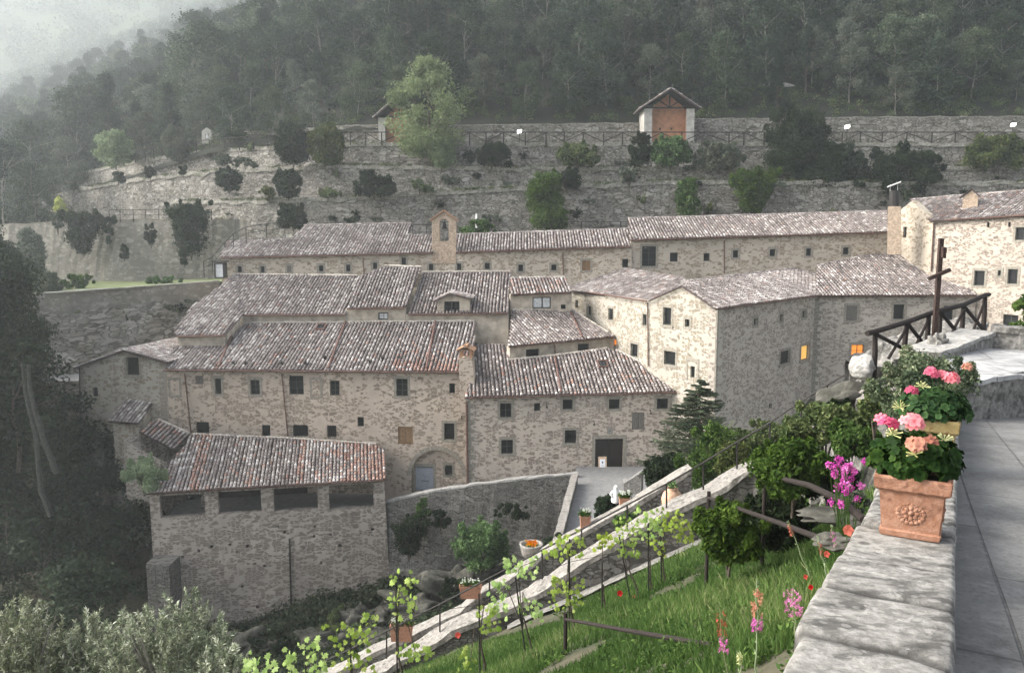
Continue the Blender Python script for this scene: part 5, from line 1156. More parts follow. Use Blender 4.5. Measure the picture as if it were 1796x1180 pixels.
# ivy and bushes in the ravine
for i, (a, b, c, d, Y, mt, fm, lb) in enumerate([(683, 895, 752, 978, 54.3, 'dark', 'wedge', 'dark ivy hanging in a wedge on the ravine wall below the grey door'), (728, 868, 756, 925, 54.6, 'bright', 'column', 'narrow ivy climbing the ravine wall to its coping'),
        (755, 888, 790, 925, 54.5, 'dark', 'round', 'small ivy patch right of the wedge of ivy'), (793, 905, 895, 1000, 50, 'bright', 'round', 'big fresh green bush in front of the ravine wall'), (865, 878, 930, 912, 53.8, 'dark', 'flat', 'dark patch of plants high on the right part of the ravine wall'),
        (560, 1060, 625, 1100, 51, 'maple', 'flat', 'low green plants at the right foot of the loggia building'), (625, 1040, 680, 1080, 51, 'dark', 'flat', 'dark low plants below the right corner of the loggia building'), (690, 1010, 720, 1040, 52, 'dark', 'round', 'dark tuft low on the ravine wall'),
        (600, 1085, 680, 1135, 47, 'maple', 'flat', 'olive green low plants among the rocks at the bottom of the ravine'), (770, 1010, 830, 1050, 49, 'dark', 'flat', 'dark plants among the rocks left of the two upper flower boxes'), (430, 1095, 520, 1140, 48, 'dark', 'flat', 'dark plants at the bottom of the ravine beside the olives'), (940, 930, 1000, 1010, 42, 'dark', 'round', 'dark bush beside the round stone planter'), (215, 795, 292, 862, 53.5, 'pale', 'round', 'yellow green bush behind the left corner of the loggia roof')]):
    bush(a, b, c, d, Y, 'leaf_' + mt, lb, 300 + i, ls=.09, per=230, form=fm, dens=1.3)
# dark trees in the ravine, left
for i, (px, top, Y, k, H_, lb) in enumerate([(-40, 395, 60, 'tall', 15, 'tall dark tree at the left edge below the green platform'), (70, 720, 60, 'dark1', 8, 'dark tree behind the bare leaning trunks'), (208, 800, 60, 'dark0', 7, 'dark round tree below the small gabled annex'),
        (150, 735, 61, 'dark1', 9, 'dark tree in the ravine left of the lean-to roof'), (225, 880, 55, 'dark0', 8, 'dark tree against the left corner of the loggia building'), (60, 900, 53, 'dark1', 10, 'lowest dark tree in the ravine at the left edge'), (165, 905, 54, 'dark1', 9, 'dark tree in the ravine below the buttress'),
        (5, 800, 55, 'dark0', 12, 'dark tree at the left edge in the ravine'), (140, 980, 47, 'dark1', 8, 'dark tree at the bottom of the ravine behind the olives'), (-50, 640, 62, 'dark1', 14, 'dark tree cut by the left edge halfway up'), (118, 690, 68, 'dark0', 7, 'small dark tree left of the annex wall'), (20, 640, 70, 'wood1', 9, 'dark tree below the left end of the platform wall'),
        (-42, 460, 54, 'tall', 13, 'second tall dark tree at the left edge, in front of the first'), (15, 585, 53, 'dark0', 9, 'dark crown low on the left edge above the bare trunks'), (110, 820, 56, 'dark0', 9, 'dark tree in the middle of the ravine trees'), (-10, 420, 78, 'dark1', 9, 'dark leafy tree at the left end of the green platform')]):
    H0 = 21 if k == 'tall' else 10.5; p = at(px, top, Y); tree(k, p - Z * H_, lb, sc=H_ / H0, rz=i * 1.3, sxy=1.15 if H_ < 10 else .9)
for i, (pts, lb) in enumerate([([(90, 905), (72, 860), (62, 760), (45, 690), (40, 640)], 'bare pale trunk leaning in the dark ravine, left of two'), ([(100, 830), (78, 775), (62, 720), (52, 680), (50, 640)], 'bare pale trunk leaning in the dark ravine, right of two')]):
    P_ = [at(x, y, 49.5 - i) for x, y in pts]; o = thing('bare_tree', lb, 'tree', P_[0]); mb = MB(); mb.tube(P_, [.19, .17, .14, .12, .10], 7)
    mb.build('trunk', M['bark_grey'], o)
for i, (px, pb, Y, H_, k, lb) in enumerate([(8, 400, 112, 10, 'wood0', 'misty tree above the tall pale wall at the left edge, first of four'), (38, 398, 116, 8, 'woodp0', 'misty tree above the tall pale wall, second from the left edge'), (66, 392, 113, 7, 'wood2', 'misty tree above the tall pale wall, third from the left edge'), (88, 380, 118, 7.5, 'woodp1', 'misty tree above the tall pale wall, next to the golden conifer'),
        (60, 350, 128, 10, 'wood1', 'misty tree behind the row above the tall pale wall, left one'), (120, 330, 126, 8, 'woodp0', 'misty tree behind the clipped round bush')]):
    tree(k, at(px, pb, Y), lb, sc=H_ / 9, rz=i * 1.1)
# a pavement strip at the left below the platform
mb = MB(); mb.add([at(55, 668, 66), at(140, 668, 66), at(140, 652, 71), at(70, 652, 71)], [(0, 1, 2, 3)]); tag(mb.build('forecourt', M['paving']), kind='structure')
# ================================================================== STAIRS AND GARDEN
inn = [(540, 1243), (600, 1212), (664, 1181), (793, 1109), (890, 1067), (961, 1030), (999, 1001), (1083, 951), (1187, 894), (1241, 867), (1322, 819), (1420, 762), (1510, 708)]
ip = [at(x, y, 24 if x < 1330 else 24 - (x - 1330) * .012) for x, y in inn]
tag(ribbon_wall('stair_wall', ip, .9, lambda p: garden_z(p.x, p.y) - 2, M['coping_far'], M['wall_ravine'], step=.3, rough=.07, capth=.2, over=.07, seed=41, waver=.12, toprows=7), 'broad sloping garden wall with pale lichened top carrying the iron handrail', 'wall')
out = [(470, 1240), (560, 1193), (690, 1128), (806, 1074), (848, 1038), (890, 1019), (951, 974), (1015, 938), (1051, 918), (1114, 884), (1165, 852), (1215, 822)]
op = [at(x, y, 27) for x, y in out]
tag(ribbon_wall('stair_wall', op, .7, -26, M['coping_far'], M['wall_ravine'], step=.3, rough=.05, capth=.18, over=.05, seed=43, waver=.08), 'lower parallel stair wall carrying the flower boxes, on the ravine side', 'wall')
mb = MB(); k_ = 0
for a, b in zip(ip, ip[1:]):
    n_ = max(1, int((b.x - a.x) / .36)); hx = (b.x - a.x) / n_ / 2
    for q in range(n_): c = a + (b - a) * ((q + .5) / n_); k_ += 1; mb.aabb(c.x - hx, c.x + hx, c.y + 1.05, c.y + 2.9, c.z - 4.2 + .003 * k_, c.z - 1.15)
tag(mb.build('stairway', M['coping_grey']), 'long stone stairway running down between the two sloping walls', 'stairs')
o = thing('handrail', 'thin iron handrail climbing along the sloping garden wall', 'railing', at(678, 1154, 24.4))
rl = [(470, 1205), (600, 1144.5), (678, 1106), (771.6, 1059), (806, 1041), (858.5, 1013), (951, 964), (1020, 928), (1100, 885), (1169, 848), (1233.5, 811), (1292.6, 775), (1336, 750), (1400, 707), (1451, 675), (1497, 648)]
mb = MB(); mb.tube([at(x, y, 24.5 if x < 1330 else 24.5 - (x - 1330) * .012) for x, y in rl], .03, 6); mb.build('rail', M['iron'], o)
for x, y0, y1 in ((560, 1163, 1210), (678, 1106, 1154), (771.6, 1059, 1107), (858.5, 1013, 1060), (951, 964, 1015), (1020, 928, 976), (1100, 885, 935), (1169, 848, 893), (1233.5, 811, 858), (1292.6, 775, 822), (1350, 741, 788), (1405, 705, 752), (1451, 675, 722), (1497, 648, 700)):
    Y = 24.5 if x < 1330 else 24.5 - (x - 1330) * .012; mb = MB(); mb.tube([at(x, y0, Y), at(x, y1, Y)], .028, 6); mb.build('post', M['iron'], o)
# garden ground
k_w = Vector(ray(1686, 574)); kx, kz = k_w.x / k_w.y, k_w.z / k_w.y      # the foreground wall runs this way
HW = 1.245
perp = V(k_w.y, -k_w.x, 0).normalized(); wn = perp.cross(k_w).normalized(); wn = wn if wn.z > 0 else -wn; P0w = V(0, 0, -HW)
def onwall(px, py): return hit(px, py, P0w, wn)
R0 = onwall(1674, 1180); L0 = onwall(1372, 1180)
offR = (R0 - P0w).dot(perp); offL = (L0 - P0w).dot(perp); kd = V(k_w.x, k_w.y, k_w.z) / k_w.y
mb = MB(); vs = []; nx, ny = 90, 70; fs = []
for j in range(ny):
    y = .5 + (24.6 - .5) * j / (ny - 1); xr = kx * y + offL * 1.0 + .25; xl = -16.0
    for i in range(nx): x = xl + (xr - xl) * i / (nx - 1); vs.append(V(x, y, garden_z(x, y) + .12 * noise.noise(V(x, y, 0) * .8) + .05 * noise.noise(V(x, y, 3) * 3)))
mb.add(vs, [(j * nx + i, j * nx + i + 1, (j + 1) * nx + i + 1, (j + 1) * nx + i) for j in range(ny - 1) for i in range(nx - 1)]); tag(mb.build('garden_ground', M['earth'], smooth=True), kind='structure')
def gpt(px, py, lift=0):    # the point of the garden slope seen at a pixel
    d = ray(px, py); t = ga / (d.z - gb * d.x - gc * d.y); p = d * t; p.z += lift; return p
# paved strip along the foot of the wall
mb = MB(); vs = []
for k in range(24):
    f_ = k / 23; a = V(*(ip[4] + (ip[9] - ip[4]) * f_)); 
    for w_ in (0.0, .8, 1.7): x, y = a.x, a.y - w_; p = V(x, y, garden_z(x, y) + .12 + .05 * noise.noise(V(x, y, 0) * 2)); vs.append(p)
mb.add(vs, [(3 * i + j, 3 * i + j + 1, 3 * i + 3 + j + 1, 3 * i + 3 + j) for i in range(23) for j in range(2)]); tag(mb.build('footpath', M['rock']), kind='structure')
# grass
g = np.random.default_rng(9)
def grass(n, ymin, ymax, h0, name, seed):
    g = np.random.default_rng(seed); y = ymin + (ymax - ymin) * g.random(n); xl = -9.0; xr = kx * y + offL - .15; x = xl + (xr - xl) * g.random(n)
    px = CX + F * x / y
    keep = (px > 560) & (px < 1640)
    nz = np.array([noise.noise(V(a * .45, b * .45, 1)) for a, b in zip(x, y)])
    keep &= ~((y < 7.6) & (nz < .35)); keep &= (nz > -.42 + .0 * y)
    keep &= (y < 21.7 + .8 * nz) | (x < -2)
    x, y, nz = x[keep], y[keep], nz[keep]; n = len(x); z = garden_z(x, y)
    h = h0 * g.uniform(.5, 1.5, n) * (1 + .8 * nz); wd = .0058 * g.uniform(.7, 1.5, n) * (1 + y / 14); a = g.uniform(0, 6.28, n); lean = g.uniform(.1, .6, n) * h
    b0 = np.stack([x, y, z - .03], 1); sd = np.stack([np.cos(a), np.sin(a) * .5, 0 * a], 1) * wd[:, None]; a2 = g.uniform(0, 6.28, n); ln = np.stack([np.cos(a2), np.sin(a2), 0 * a], 1)
    mid = b0 + ln * (lean * .35)[:, None] + np.array([0, 0, 1]) * (h * .6)[:, None]; tip = b0 + ln * lean[:, None] + np.array([0, 0, 1]) * h[:, None]
    co = np.stack([b0 - sd, b0 + sd, mid + sd * .7, tip, mid - sd * .7], 1).astype(np.float32)
    me = bpy.data.meshes.new('grass_mesh'); me.vertices.add(n * 5); me.vertices.foreach_set('co', co.ravel()); me.loops.add(n * 5); me.loops.foreach_set('vertex_index', np.arange(n * 5, dtype=np.int32)); me.polygons.add(n); me.polygons.foreach_set('loop_start', np.arange(0, n * 5, 5, dtype=np.int32))
    me.materials.append(M['grass']); v = np.clip(.45 + .6 * nz + g.normal(0, .2, n), 0, 1); me.attributes.new('v', 'FLOAT', 'POINT').data.foreach_set('value', np.repeat(v, 5).astype(np.float32)); me.update()
    tag(link(name, me), kind='stuff')
grass(170000, 7.0, 23.5, .17, 'grass', 1); grass(34000, 4.0, 9.5, .11, 'grass', 2)
Cl = []
for _ in range(420):
    y = g.uniform(4.5, 22); x = g.uniform(-7, kx * y + offL - .2); Cl.append((x, y, garden_z(x, y) + .05, .22, .22, .12))
C, U, Vv, va = crown_np(g, Cl, 60, .035, val=(.4, .2)); tag(link('weeds', quads_mesh('weeds_mesh', C, U, Vv, va, M['leaf_bright'])), kind='stuff')
#PART5
# ================================================================== UPPER PATH, FENCE AND CROSS
k_u = -2.42
mb = MB(); q = [atz(1640, 640, k_u), atz(1684, 669, k_u), atz(1990, 640, k_u), atz(1990, 606, k_u), atz(1735, 607, k_u), atz(1648, 616, k_u)]
gx = []; n1, n2 = 30, 24
for i in range(n1):
    for j in range(n2):
        a = q[1] + (q[2] - q[1]) * (i / (n1 - 1)) + V(0, .25, 0); b = V(a.x * 1.42 - .35 * (1 - i / (n1 - 1)), a.y * 1.42, k_u); p = a + (b - a) * (j / (n2 - 1)); gx.append(V(p.x, p.y, k_u + .06 * noise.noise(p * .9) + .02 * noise.noise(p * 4)))
mb.add(gx, [(i * n2 + j, (i + 1) * n2 + j, (i + 1) * n2 + j + 1, i * n2 + j + 1) for i in range(n1 - 1) for j in range(n2 - 1)])
m = NT('stone_slabs'); p = m.pos(); vo = m.n('TexVoronoi', {'Vector': m.scl(p, 1.1, .8), 'Scale': 1.0}, voronoi_dimensions='2D', feature='DISTANCE_TO_EDGE').outputs['Distance']
c = m.ramp(m.noise(p, 2.2, 7, .65), [(.3, (.20, .20, .20)), (.5, (.30, .30, .295)), (.7, (.46, .46, .45))]); c = m.mix(m.math('MULTIPLY_ADD', vo, -30, 1, True), c, (.14, .14, .135))
M['slabs'] = m.done(c, .85, m.noise(p, 12, 6, .7), .5, .02)
tag(mb.build('upper_path', M['slabs'], smooth=True), kind='structure')
ug = lambda p: p.z - 1.6
st = [at(1684, 669, 13.35), at(1740, 664, 13.8), at(1796, 656, 14.3), at(1880, 648, 15), at(1990, 640, 15.8)]
tag(ribbon_wall('step_wall', st, .3, lambda p: -5, M['slabs'], M['rock'], step=.2, rough=.05, seed=51, capth=.08, rowf=6), 'low rough stone retaining wall where the road meets the upper paving', 'wall')
cb = [atz(1652, 620, -2.3), at(1690, 604, 16.6), at(1730, 588, 17.4), at(1752, 582, 17.9)]
tag(ribbon_wall('kerb_wall', cb, .8, -3.2, M['coping_grey'], M['rock'], step=.2, rough=.05, seed=52, capth=.08), 'low stone kerb below the timber fence on the upper paving', 'wall')
pw2 = [at(1736, 571, 17.9), at(1765, 574, 17.7), at(1800, 577, 17.5), at(1900, 582, 17.4)]
tag(ribbon_wall('parapet_wall', pw2, .5, -3.3, M['rock'], M['rock'], step=.2, rough=.05, seed=53, rowf=6), 'dark rough parapet wall behind the upper paving at the right edge', 'wall')
ro = [at(1425, 742, 18.6), at(1460, 715, 18.3), at(1490, 690, 18.1), at(1512, 668, 17.7), at(1535, 652, 17.7), at(1560, 638, 17.9), at(1600, 612, 18.4), at(1640, 598, 18.9), at(1690, 578, 19.7), at(1735, 566, 20.7)]
tag(ribbon_wall('rock_ledge', ro, .9, -9, M['rock'], M['rock'], step=.12, rough=.2, seed=54, waver=.25, toprows=7, rowf=14), 'rough pale rock ledge the timber fence and cross stand on', 'rock')
ro2 = [at(1500, 700, 16.9), at(1535, 684, 16.8), at(1570, 676, 16.6), at(1620, 655, 16.4), at(1670, 638, 16.3)]
tag(ribbon_wall('rock_ledge', ro2, 1.2, -9, M['coping_far'], M['rock'], step=.12, rough=.15, seed=55, waver=.2, toprows=7, rowf=12), 'lower rock ledge below the log fence beside the second flower pot', 'rock')
rock('boulder', 'big pale rounded boulder at the lower end of the timber fence', at(1516, 645, 17.1), (.25, .3, .27), 61, 'coping_grey', amp=.35, sub=4)
rock('boulder', 'broad grey rock under the rounded boulder at the end of the handrail', at(1502, 706, 17.5), (.7, .5, .36), 64, 'cliff', amp=.4, sub=4, fr=1.5)
rock('boulder', 'pale lumpy stone at the foot of the wooden cross', at(1645, 603, 17.0), (.16, .16, .2), 62, 'rock', amp=.6, sub=4, fr=2)
posts = [((1535, 583), (1533, 651), 17.3), ((1591, 566), (1583.6, 617), 17.9), ((1629, 552), (1624, 615), 18.3), ((1649, 546), (1645, 600), 18.6), ((1690, 536), (1684.5, 597), 19.2), ((1727.5, 519), (1724, 583), 19.9)]
o = thing('rustic_fence', 'rustic dark log fence with a sloping rail and diagonal braces around the wooden cross', 'fence', at(1533, 651, 17.3))
P_t = [at(*a, Y) for a, b, Y in posts]; P_b = [at(*b, Y) for a, b, Y in posts]
mb = MB(); rp = [at(1521, 585, 17.2), *[p + Z * .02 for p in P_t], at(1735, 516.5, 20.05)]; mb.tube(rp, [.062, .058, .06, .056, .058, .056, .055, .05], 9); mb.build('rail', M['wood_dark'], o)
for a, b in zip(P_t, P_b): mb = MB(); mb.tube([b - Z * .4, (a + b) / 2 + V(.01, 0, 0), a], [.062, .058, .052], 9); mb.build('post', M['wood_dark'], o)
for i, j in ((0, 1), (1, 2), (3, 4), (4, 5)):
    mb = MB(); mb.tube([P_t[i] - Z * .05 + V(.04, 0, 0), P_b[j] + Z * .08], .045, 8); mb.build('brace', M['wood_dark'], o)
    mb = MB(); mb.tube([P_b[i] + (P_b[j] - P_b[i]) * .45 + Z * .10 + V(0, -.05, 0), P_t[j] - Z * .06 + V(0, -.05, 0)], .035, 8); mb.build('brace', M['wood_dark'], o)
o = thing('wooden_cross', 'tall rough wooden cross standing behind the log fence against the right wing roof', 'cross', at(1638, 612, 18.1))
M['wood_cross'] = plain('red_brown_cross_wood', (.040, .024, .019), .8, 0, .3, 25)
a, b = at(1637, 614, 18.1), at(1651, 418, 18.1); mb = MB(); d = (b - a) / 2; mb.box((a + b) / 2, V(.048, 0, 0) , V(0, .04, 0), d); mb.build('upright', M['wood_cross'], o)
a, b = at(1629, 489, 18.02), at(1666, 473, 18.02); mb = MB(); d = (b - a) / 2; mb.box((a + b) / 2, d, V(0, .045, 0), V(-.015, 0, .036)); mb.build('crossbar', M['wood_cross'], o)
a = at(1655, 443, 18.0); mb = MB(); mb.box(a, V(.035, 0, -.01), V(0, .05, 0), V(0, 0, .12)); mb.box(a + V(.03, 0, .04), V(.02, 0, 0), V(0, .04, 0), V(0, 0, .05)); mb.build('wooden_bracket', M['wood_cross'], o)
# ================================================================== FOREGROUND WALL AND ROAD
def wp(s, off, dz=0): return P0w + kd * s + perp * off + Z * dz      # s metres ahead, off across, dz above the wall top
wl = MB(); wj = []; vs = []; uv = []; ss = [.4 + .022 * i for i in range(230)] + [5.46 + .045 * i for i in range(190)]; nc = 26; r_ = random.Random(4); joints = []; x = .9
while x < 14: joints.append(x); x += r_.uniform(.5, 1.0)
hs_ = {i: r_.uniform(-.012, .012) for i in range(-1, len(joints) + 1)}; ed = {i: (r_.uniform(-.022, .022), r_.uniform(-.007, .007)) for i in range(-1, len(joints) + 1)}
for s in ss:
    k = sum(1 for j in joints if j < s) - 1; dj = min([abs(s - j) for j in joints]); groove = -.03 * math.exp(-(dj / .035) ** 2); pinch = .014 * math.exp(-(dj / .06) ** 2)
    L = offL - .02 + ed[k][0] + pinch; Rr = offR + ed[k][1] - pinch * .5
    prof = [(L + .06, -1.4), (L + .05, -.6), (L + .03, -.20), (L - .005, -.13), (L - .008, -.05), (L + .006, -.010)] + [(L + .022 + (Rr - L - .044) * i / 12, 0) for i in range(13)] + [(Rr - .006, -.010), (Rr, -.05), (Rr - .005, -.12), (Rr - .03, -.20), (Rr - .04, -.6), (Rr - .05, -1.4)]
    for (o_, z) in prof:
        p = wp(s, o_, z); nz = noise.noise_vector(p * 2.2) * .006 + noise.noise_vector(p * 7) * .004 + noise.noise_vector(p * 20) * .003
        dj2 = min(abs(s - j - .06 * noise.noise(V(o_ * 5, j * 3, 0))) for j in joints); gj = math.exp(-(dj2 / .028) ** 2)
        if z > -.15: p += Z * (hs_[k] - .018 * gj)
        vs.append(p + nz); wj.append(gj if z > -.25 else 0)
nr = len(prof)
wl.add(vs, [(i * nr + j, i * nr + j + 1, (i + 1) * nr + j + 1, (i + 1) * nr + j) for i in range(len(ss) - 1) for j in range(nr - 1)], w=wj)
tag(wl.build('garden_wall', M['coping'], smooth=True), 'thick lichened stone wall beside the road with flower pots on its top', 'wall')
m = NT('road_paving'); p = m.pos(); rot = m.n('Mapping', {'Vector': p, 'Rotation': (0, 0, math.atan2(k_w.x, k_w.y) - math.radians(3))}).outputs[0]
bt = m.n('TexBrick', {'Vector': m.n('Mapping', {'Vector': rot, 'Rotation': (0, 0, math.radians(90)), 'Location': (0, .13, 0)}).outputs[0], 'Scale': 1.0, 'Mortar Size': .012, 'Mortar Smooth': .6, 'Brick Width': 2.9, 'Row Height': .72, 'Color1': (.19, .183, .17, 1), 'Color2': (.24, .232, .217, 1), 'Mortar': (.045, .043, .04, 1)})
gr = m.noise(p, 70, 4, .85); c = m.mix(m.math('MULTIPLY_ADD', m.math('SUBTRACT', gr, .52), 6, 0, True), bt.outputs[0], (.27, .27, .265)); c = m.mix(.5, c, m.ramp(m.noise(p, 1.3, 7, .7), [(.3, (.11, .11, .108)), (.7, (.25, .248, .243))]))
dn = m.noise(p, .9, 8, .75); c = m.mix(m.math('MULTIPLY', m.math('MULTIPLY_ADD', m.math('SUBTRACT', dn, .47), 6, 0, True), .6), c, (.085, .082, .077))
d2 = m.noise(p, 7, 9, .8); c = m.mix(m.math('MULTIPLY', m.math('MULTIPLY_ADD', m.math('SUBTRACT', d2, .5), 9, 0, True), .4), c, (.30, .295, .28))
d3 = m.noise(p, 22, 6, .8); c = m.mix(m.math('MULTIPLY', m.math('MULTIPLY_ADD', m.math('SUBTRACT', d3, .52), 9, 0, True), .5), c, (.07, .068, .064))
M['road'] = m.done(c, .85, m.math('ADD', m.math('MULTIPLY', gr, .5), m.math('MULTIPLY', bt.outputs[1], -1)), 1.0, .012)
mb = MB(); vs = []; n1, n2 = 60, 24
for i in range(n1):
    for j in range(n2): s = .3 + i * .26; o_ = offR - .1 + j * .3; q = wp(s, o_, -.36); vs.append(V(q.x, q.y, q.z + .012 * noise.noise(q * 1.2)))
mb.add(vs, [(i * n2 + j, i * n2 + j + 1, (i + 1) * n2 + j + 1, (i + 1) * n2 + j) for i in range(n1 - 1) for j in range(n2 - 1)]); tag(mb.build('road', M['road'], smooth=True), kind='structure')
# ---- terracotta pots with geraniums
pe = perp; pf = V(-k_w.x, -k_w.y, 0).normalized()    # pot's right and front directions
def pot(s, off, label, w=.175, h=.37, mat='terracotta', relief=True, rot=0.0):
    c = wp(s, off, .0); c.z = wp(s, off).z + .01; o = thing('flower_pot', label, 'plant pot', c); R_ = Matrix.Rotation(rot, 3, 'Z'); e, f = R_ @ pe, R_ @ pf
    def loop(z, a): return [c + e * sx * a + f * sy * a + Z * z for sx, sy in ((-1, 1), (1, 1), (1, -1), (-1, -1))]
    bm = bmesh.new()
    prof = [(0, w * .90), (.035, w * .93), (.045, w * .885), (h * .74, w * .985), (h * .77, w * 1.10), (h * .80, w * 1.15), (h * .97, w * 1.17), (h, w * 1.13), (h, w * 1.0), (h - .07, w * .98)]
    rows = [[bm.verts.new(v) for v in loop(z, a)] for z, a in prof]
    for r0, r1 in zip(rows, rows[1:]):
        for k in range(4): bm.faces.new((r0[k], r0[(k + 1) % 4], r1[(k + 1) % 4], r1[k]))
    bm.faces.new(rows[0][::-1]); bm.faces.new(rows[-1])
    bmesh.ops.recalc_face_normals(bm, faces=bm.faces[:])
    bmesh.ops.subdivide_edges(bm, edges=bm.edges[:], cuts=3, use_grid_fill=True)
    bmesh.ops.bevel(bm, geom=[x for x in bm.edges if x.is_manifold and x.calc_face_angle(0) > .9], offset=.006, segments=2, affect='EDGES')
    for v in bm.verts: v.co += noise.noise_vector(v.co * 9) * .0035
    me = bpy.data.meshes.new('body'); bm.to_mesh(me); bm.free(); me.materials.append(M[mat]); link('body', me, o, -c)
    mb = MB(); mb.box(c + Z * (h - .065), e * w * 1.0, f * w * 1.0, Z * .004); mb.build('soil', M['earth'], o)
    if relief:     # a moulded rosette of beads and leaves on the front, and one on the side
        for dirn, rt, nm in ((f, e, 'rosette'), (e, -f, 'rosette')):
            cc = c + dirn * (w * .94) + Z * h * .42; bm = bmesh.new()
            def blob(p, r, fl=.5):
                rr = bmesh.ops.create_icosphere(bm, subdivisions=2, radius=1)
                for v in rr['verts']: l = v.co; v.co = p + rt * l.x * r + Z * l.z * r + dirn * l.y * r * fl
            for k in range(17): a = 2 * math.pi * k / 17; blob(cc + rt * math.cos(a) * .068 + Z * math.sin(a) * .058, .0125)
            for k in range(8): a = 2 * math.pi * k / 8; blob(cc + rt * math.cos(a) * .034 + Z * math.sin(a) * .03, .013, .6)
            blob(cc, .015, .9)
            for k in range(22): a = 2 * math.pi * k / 22; blob(cc + rt * math.cos(a) * .050 + Z * math.sin(a) * .044, .006, .6)
            me = bpy.data.meshes.new(nm); bm.to_mesh(me); bm.free(); me.materials.append(M[mat]); link(nm, me, o, -c)
    return o, c, e, f, h
def geranium(c, top, label, seed, n=230, rx=.27, ry=.23, rz=.20, lift=.12, ls=.042, flowers=()):
    g = random.Random(seed); o = thing('geranium', label, 'plant', c + Z * top); base = c + Z * top; mb = MB()
    for k in range(n):
        a = g.uniform(0, 6.28); ph = math.acos(g.uniform(-.35, 1)); q = g.uniform(.72, 1.03)
        d = V(math.sin(ph) * math.cos(a), math.sin(ph) * math.sin(a), math.cos(ph)); p = base + V(d.x * rx * q, d.y * ry * q, d.z * rz * q + lift)
        nr = (d + V(g.gauss(0, .35), g.gauss(0, .35), .35 + g.gauss(0, .25))).normalized(); u = nr.orthogonal().normalized(); u = Matrix.Rotation(g.uniform(0, 6.28), 3, nr) @ u; w = nr.cross(u); s = ls * g.uniform(.6, 1.25)
        N = 14; vs = [p - nr * s * .18]; av = [.0]
        for rr, dz, va in ((.55, .02, .35), (1, .0, .62)):
            for i in range(N):
                t = 2 * math.pi * i / N; sc = rr * (1 + (.10 * math.cos(t * 7) if rr == 1 else 0)); notch = .55 if (i == 0 and rr == 1) else 1
                vs.append(p + u * math.cos(t) * s * sc * notch + w * math.sin(t) * s * sc * notch + nr * (dz * s + .10 * s * math.sin(t * 3.5 + k)))
        tone = g.uniform(-.3, .32); vv = [max(0, min(1, .3 + tone))] + [max(0, min(1, .42 + tone))] * N + [max(0, min(1, .62 + tone))] * N
        fs = [(0, 1 + i, 1 + (i + 1) % N) for i in range(N)] + [(1 + i, 1 + N + i, 1 + N + (i + 1) % N, 1 + (i + 1) % N) for i in range(N)]
        mb.add(vs, fs, a=vv)
        if k % 3 == 0: mb.tube([base + V(d.x * .08, d.y * .08, 0), (base + p) / 2 + Z * .05, p - nr * s * .2], .0028, 4, a=.8)
    mb.build('leaves', M['leaf_ger'], o, smooth=True)
    for (p, rad, mt, k) in flowers:
        mb = MB(); mb.tube([base + V(0, 0, .1), (base + p) / 2 + Z * .04, p - Z * rad * .3], .0032, 5, a=.9); mb.build('stem', M['leaf_ger'], o)
        mb = MB()
        for q in range(k):
            a = g.uniform(0, 6.28); ph = math.acos(g.uniform(-.25, 1)); d = V(math.sin(ph) * math.cos(a), math.sin(ph) * math.sin(a), math.cos(ph) * .8); cc = p + d * rad * g.uniform(.55, 1.15); nr = (d + V(0, -.4, .2)).normalized()
            u = nr.orthogonal().normalized(); w = nr.cross(u); s = .022 * g.uniform(.8, 1.2)
            if mt == 'bud': s *= .55; mb.tube([p, cc, cc + d * s * 2], [.002, .003, .005], 5, a=g.uniform(.3, .9)); continue
            for i in range(5):
                t = 2 * math.pi * i / 5 + q; du = u * math.cos(t) + w * math.sin(t); dw = -u * math.sin(t) + w * math.cos(t)
                mb.add([cc, cc + du * s * .6 + dw * s * .5 + nr * s * .25, cc + du * s * 1.25 + dw * s * .28 + nr * s * .3, cc + du * s * 1.25 - dw * s * .28 + nr * s * .3, cc + du * s * .6 - dw * s * .5 + nr * s * .25], [(0, 4, 3, 2, 1)], a=[.15, .6, .8, .8, .6])
        mb.build('flower', M['petal_' + mt], o)
    return o
M['petal_pink'] = leaf('pink_petals', [(0, (.48, .05, .09)), (.5, (.66, .13, .19)), (1, (.74, .26, .30))], .3)
M['petal_salmon'] = leaf('faded_salmon_petals', [(0, (.36, .08, .05)), (1, (.52, .19, .12))], .3)
M['petal_bud'] = leaf('green_yellow_buds', [(0, (.30, .36, .12)), (1, (.62, .60, .30))], .2)
M['petal_magenta'] = leaf('magenta_petals', [(0, (.42, .05, .27)), (.5, (.66, .13, .45)), (1, (.80, .35, .62))], .35)
M['petal_red'] = leaf('poppy_petals', [(0, (.45, .012, .008)), (1, (.60, .03, .015))], .3)
M['petal_white'] = leaf('white_petals', [(0, (.55, .58, .45)), (1, (.85, .86, .82))], .3)
M['petal_orange'] = leaf('orange_petals', [(0, (.85, .16, .02)), (1, (.90, .55, .04))], .3)
M['leaf_variegated'] = leaf('variegated_leaves', [(0, (.03, .05, .025)), (.5, (.075, .10, .05)), (.85, (.17, .20, .10)), (1, (.36, .34, .22))])
c0 = onwall(1593, 951); s0 = c0.y; of0 = (c0 - (P0w + kd * s0)).dot(perp)
po, pc, e_, f_, ph_ = pot(s0 + .14, of0, 'square terracotta pot with a rosette relief, nearest on the stone wall')
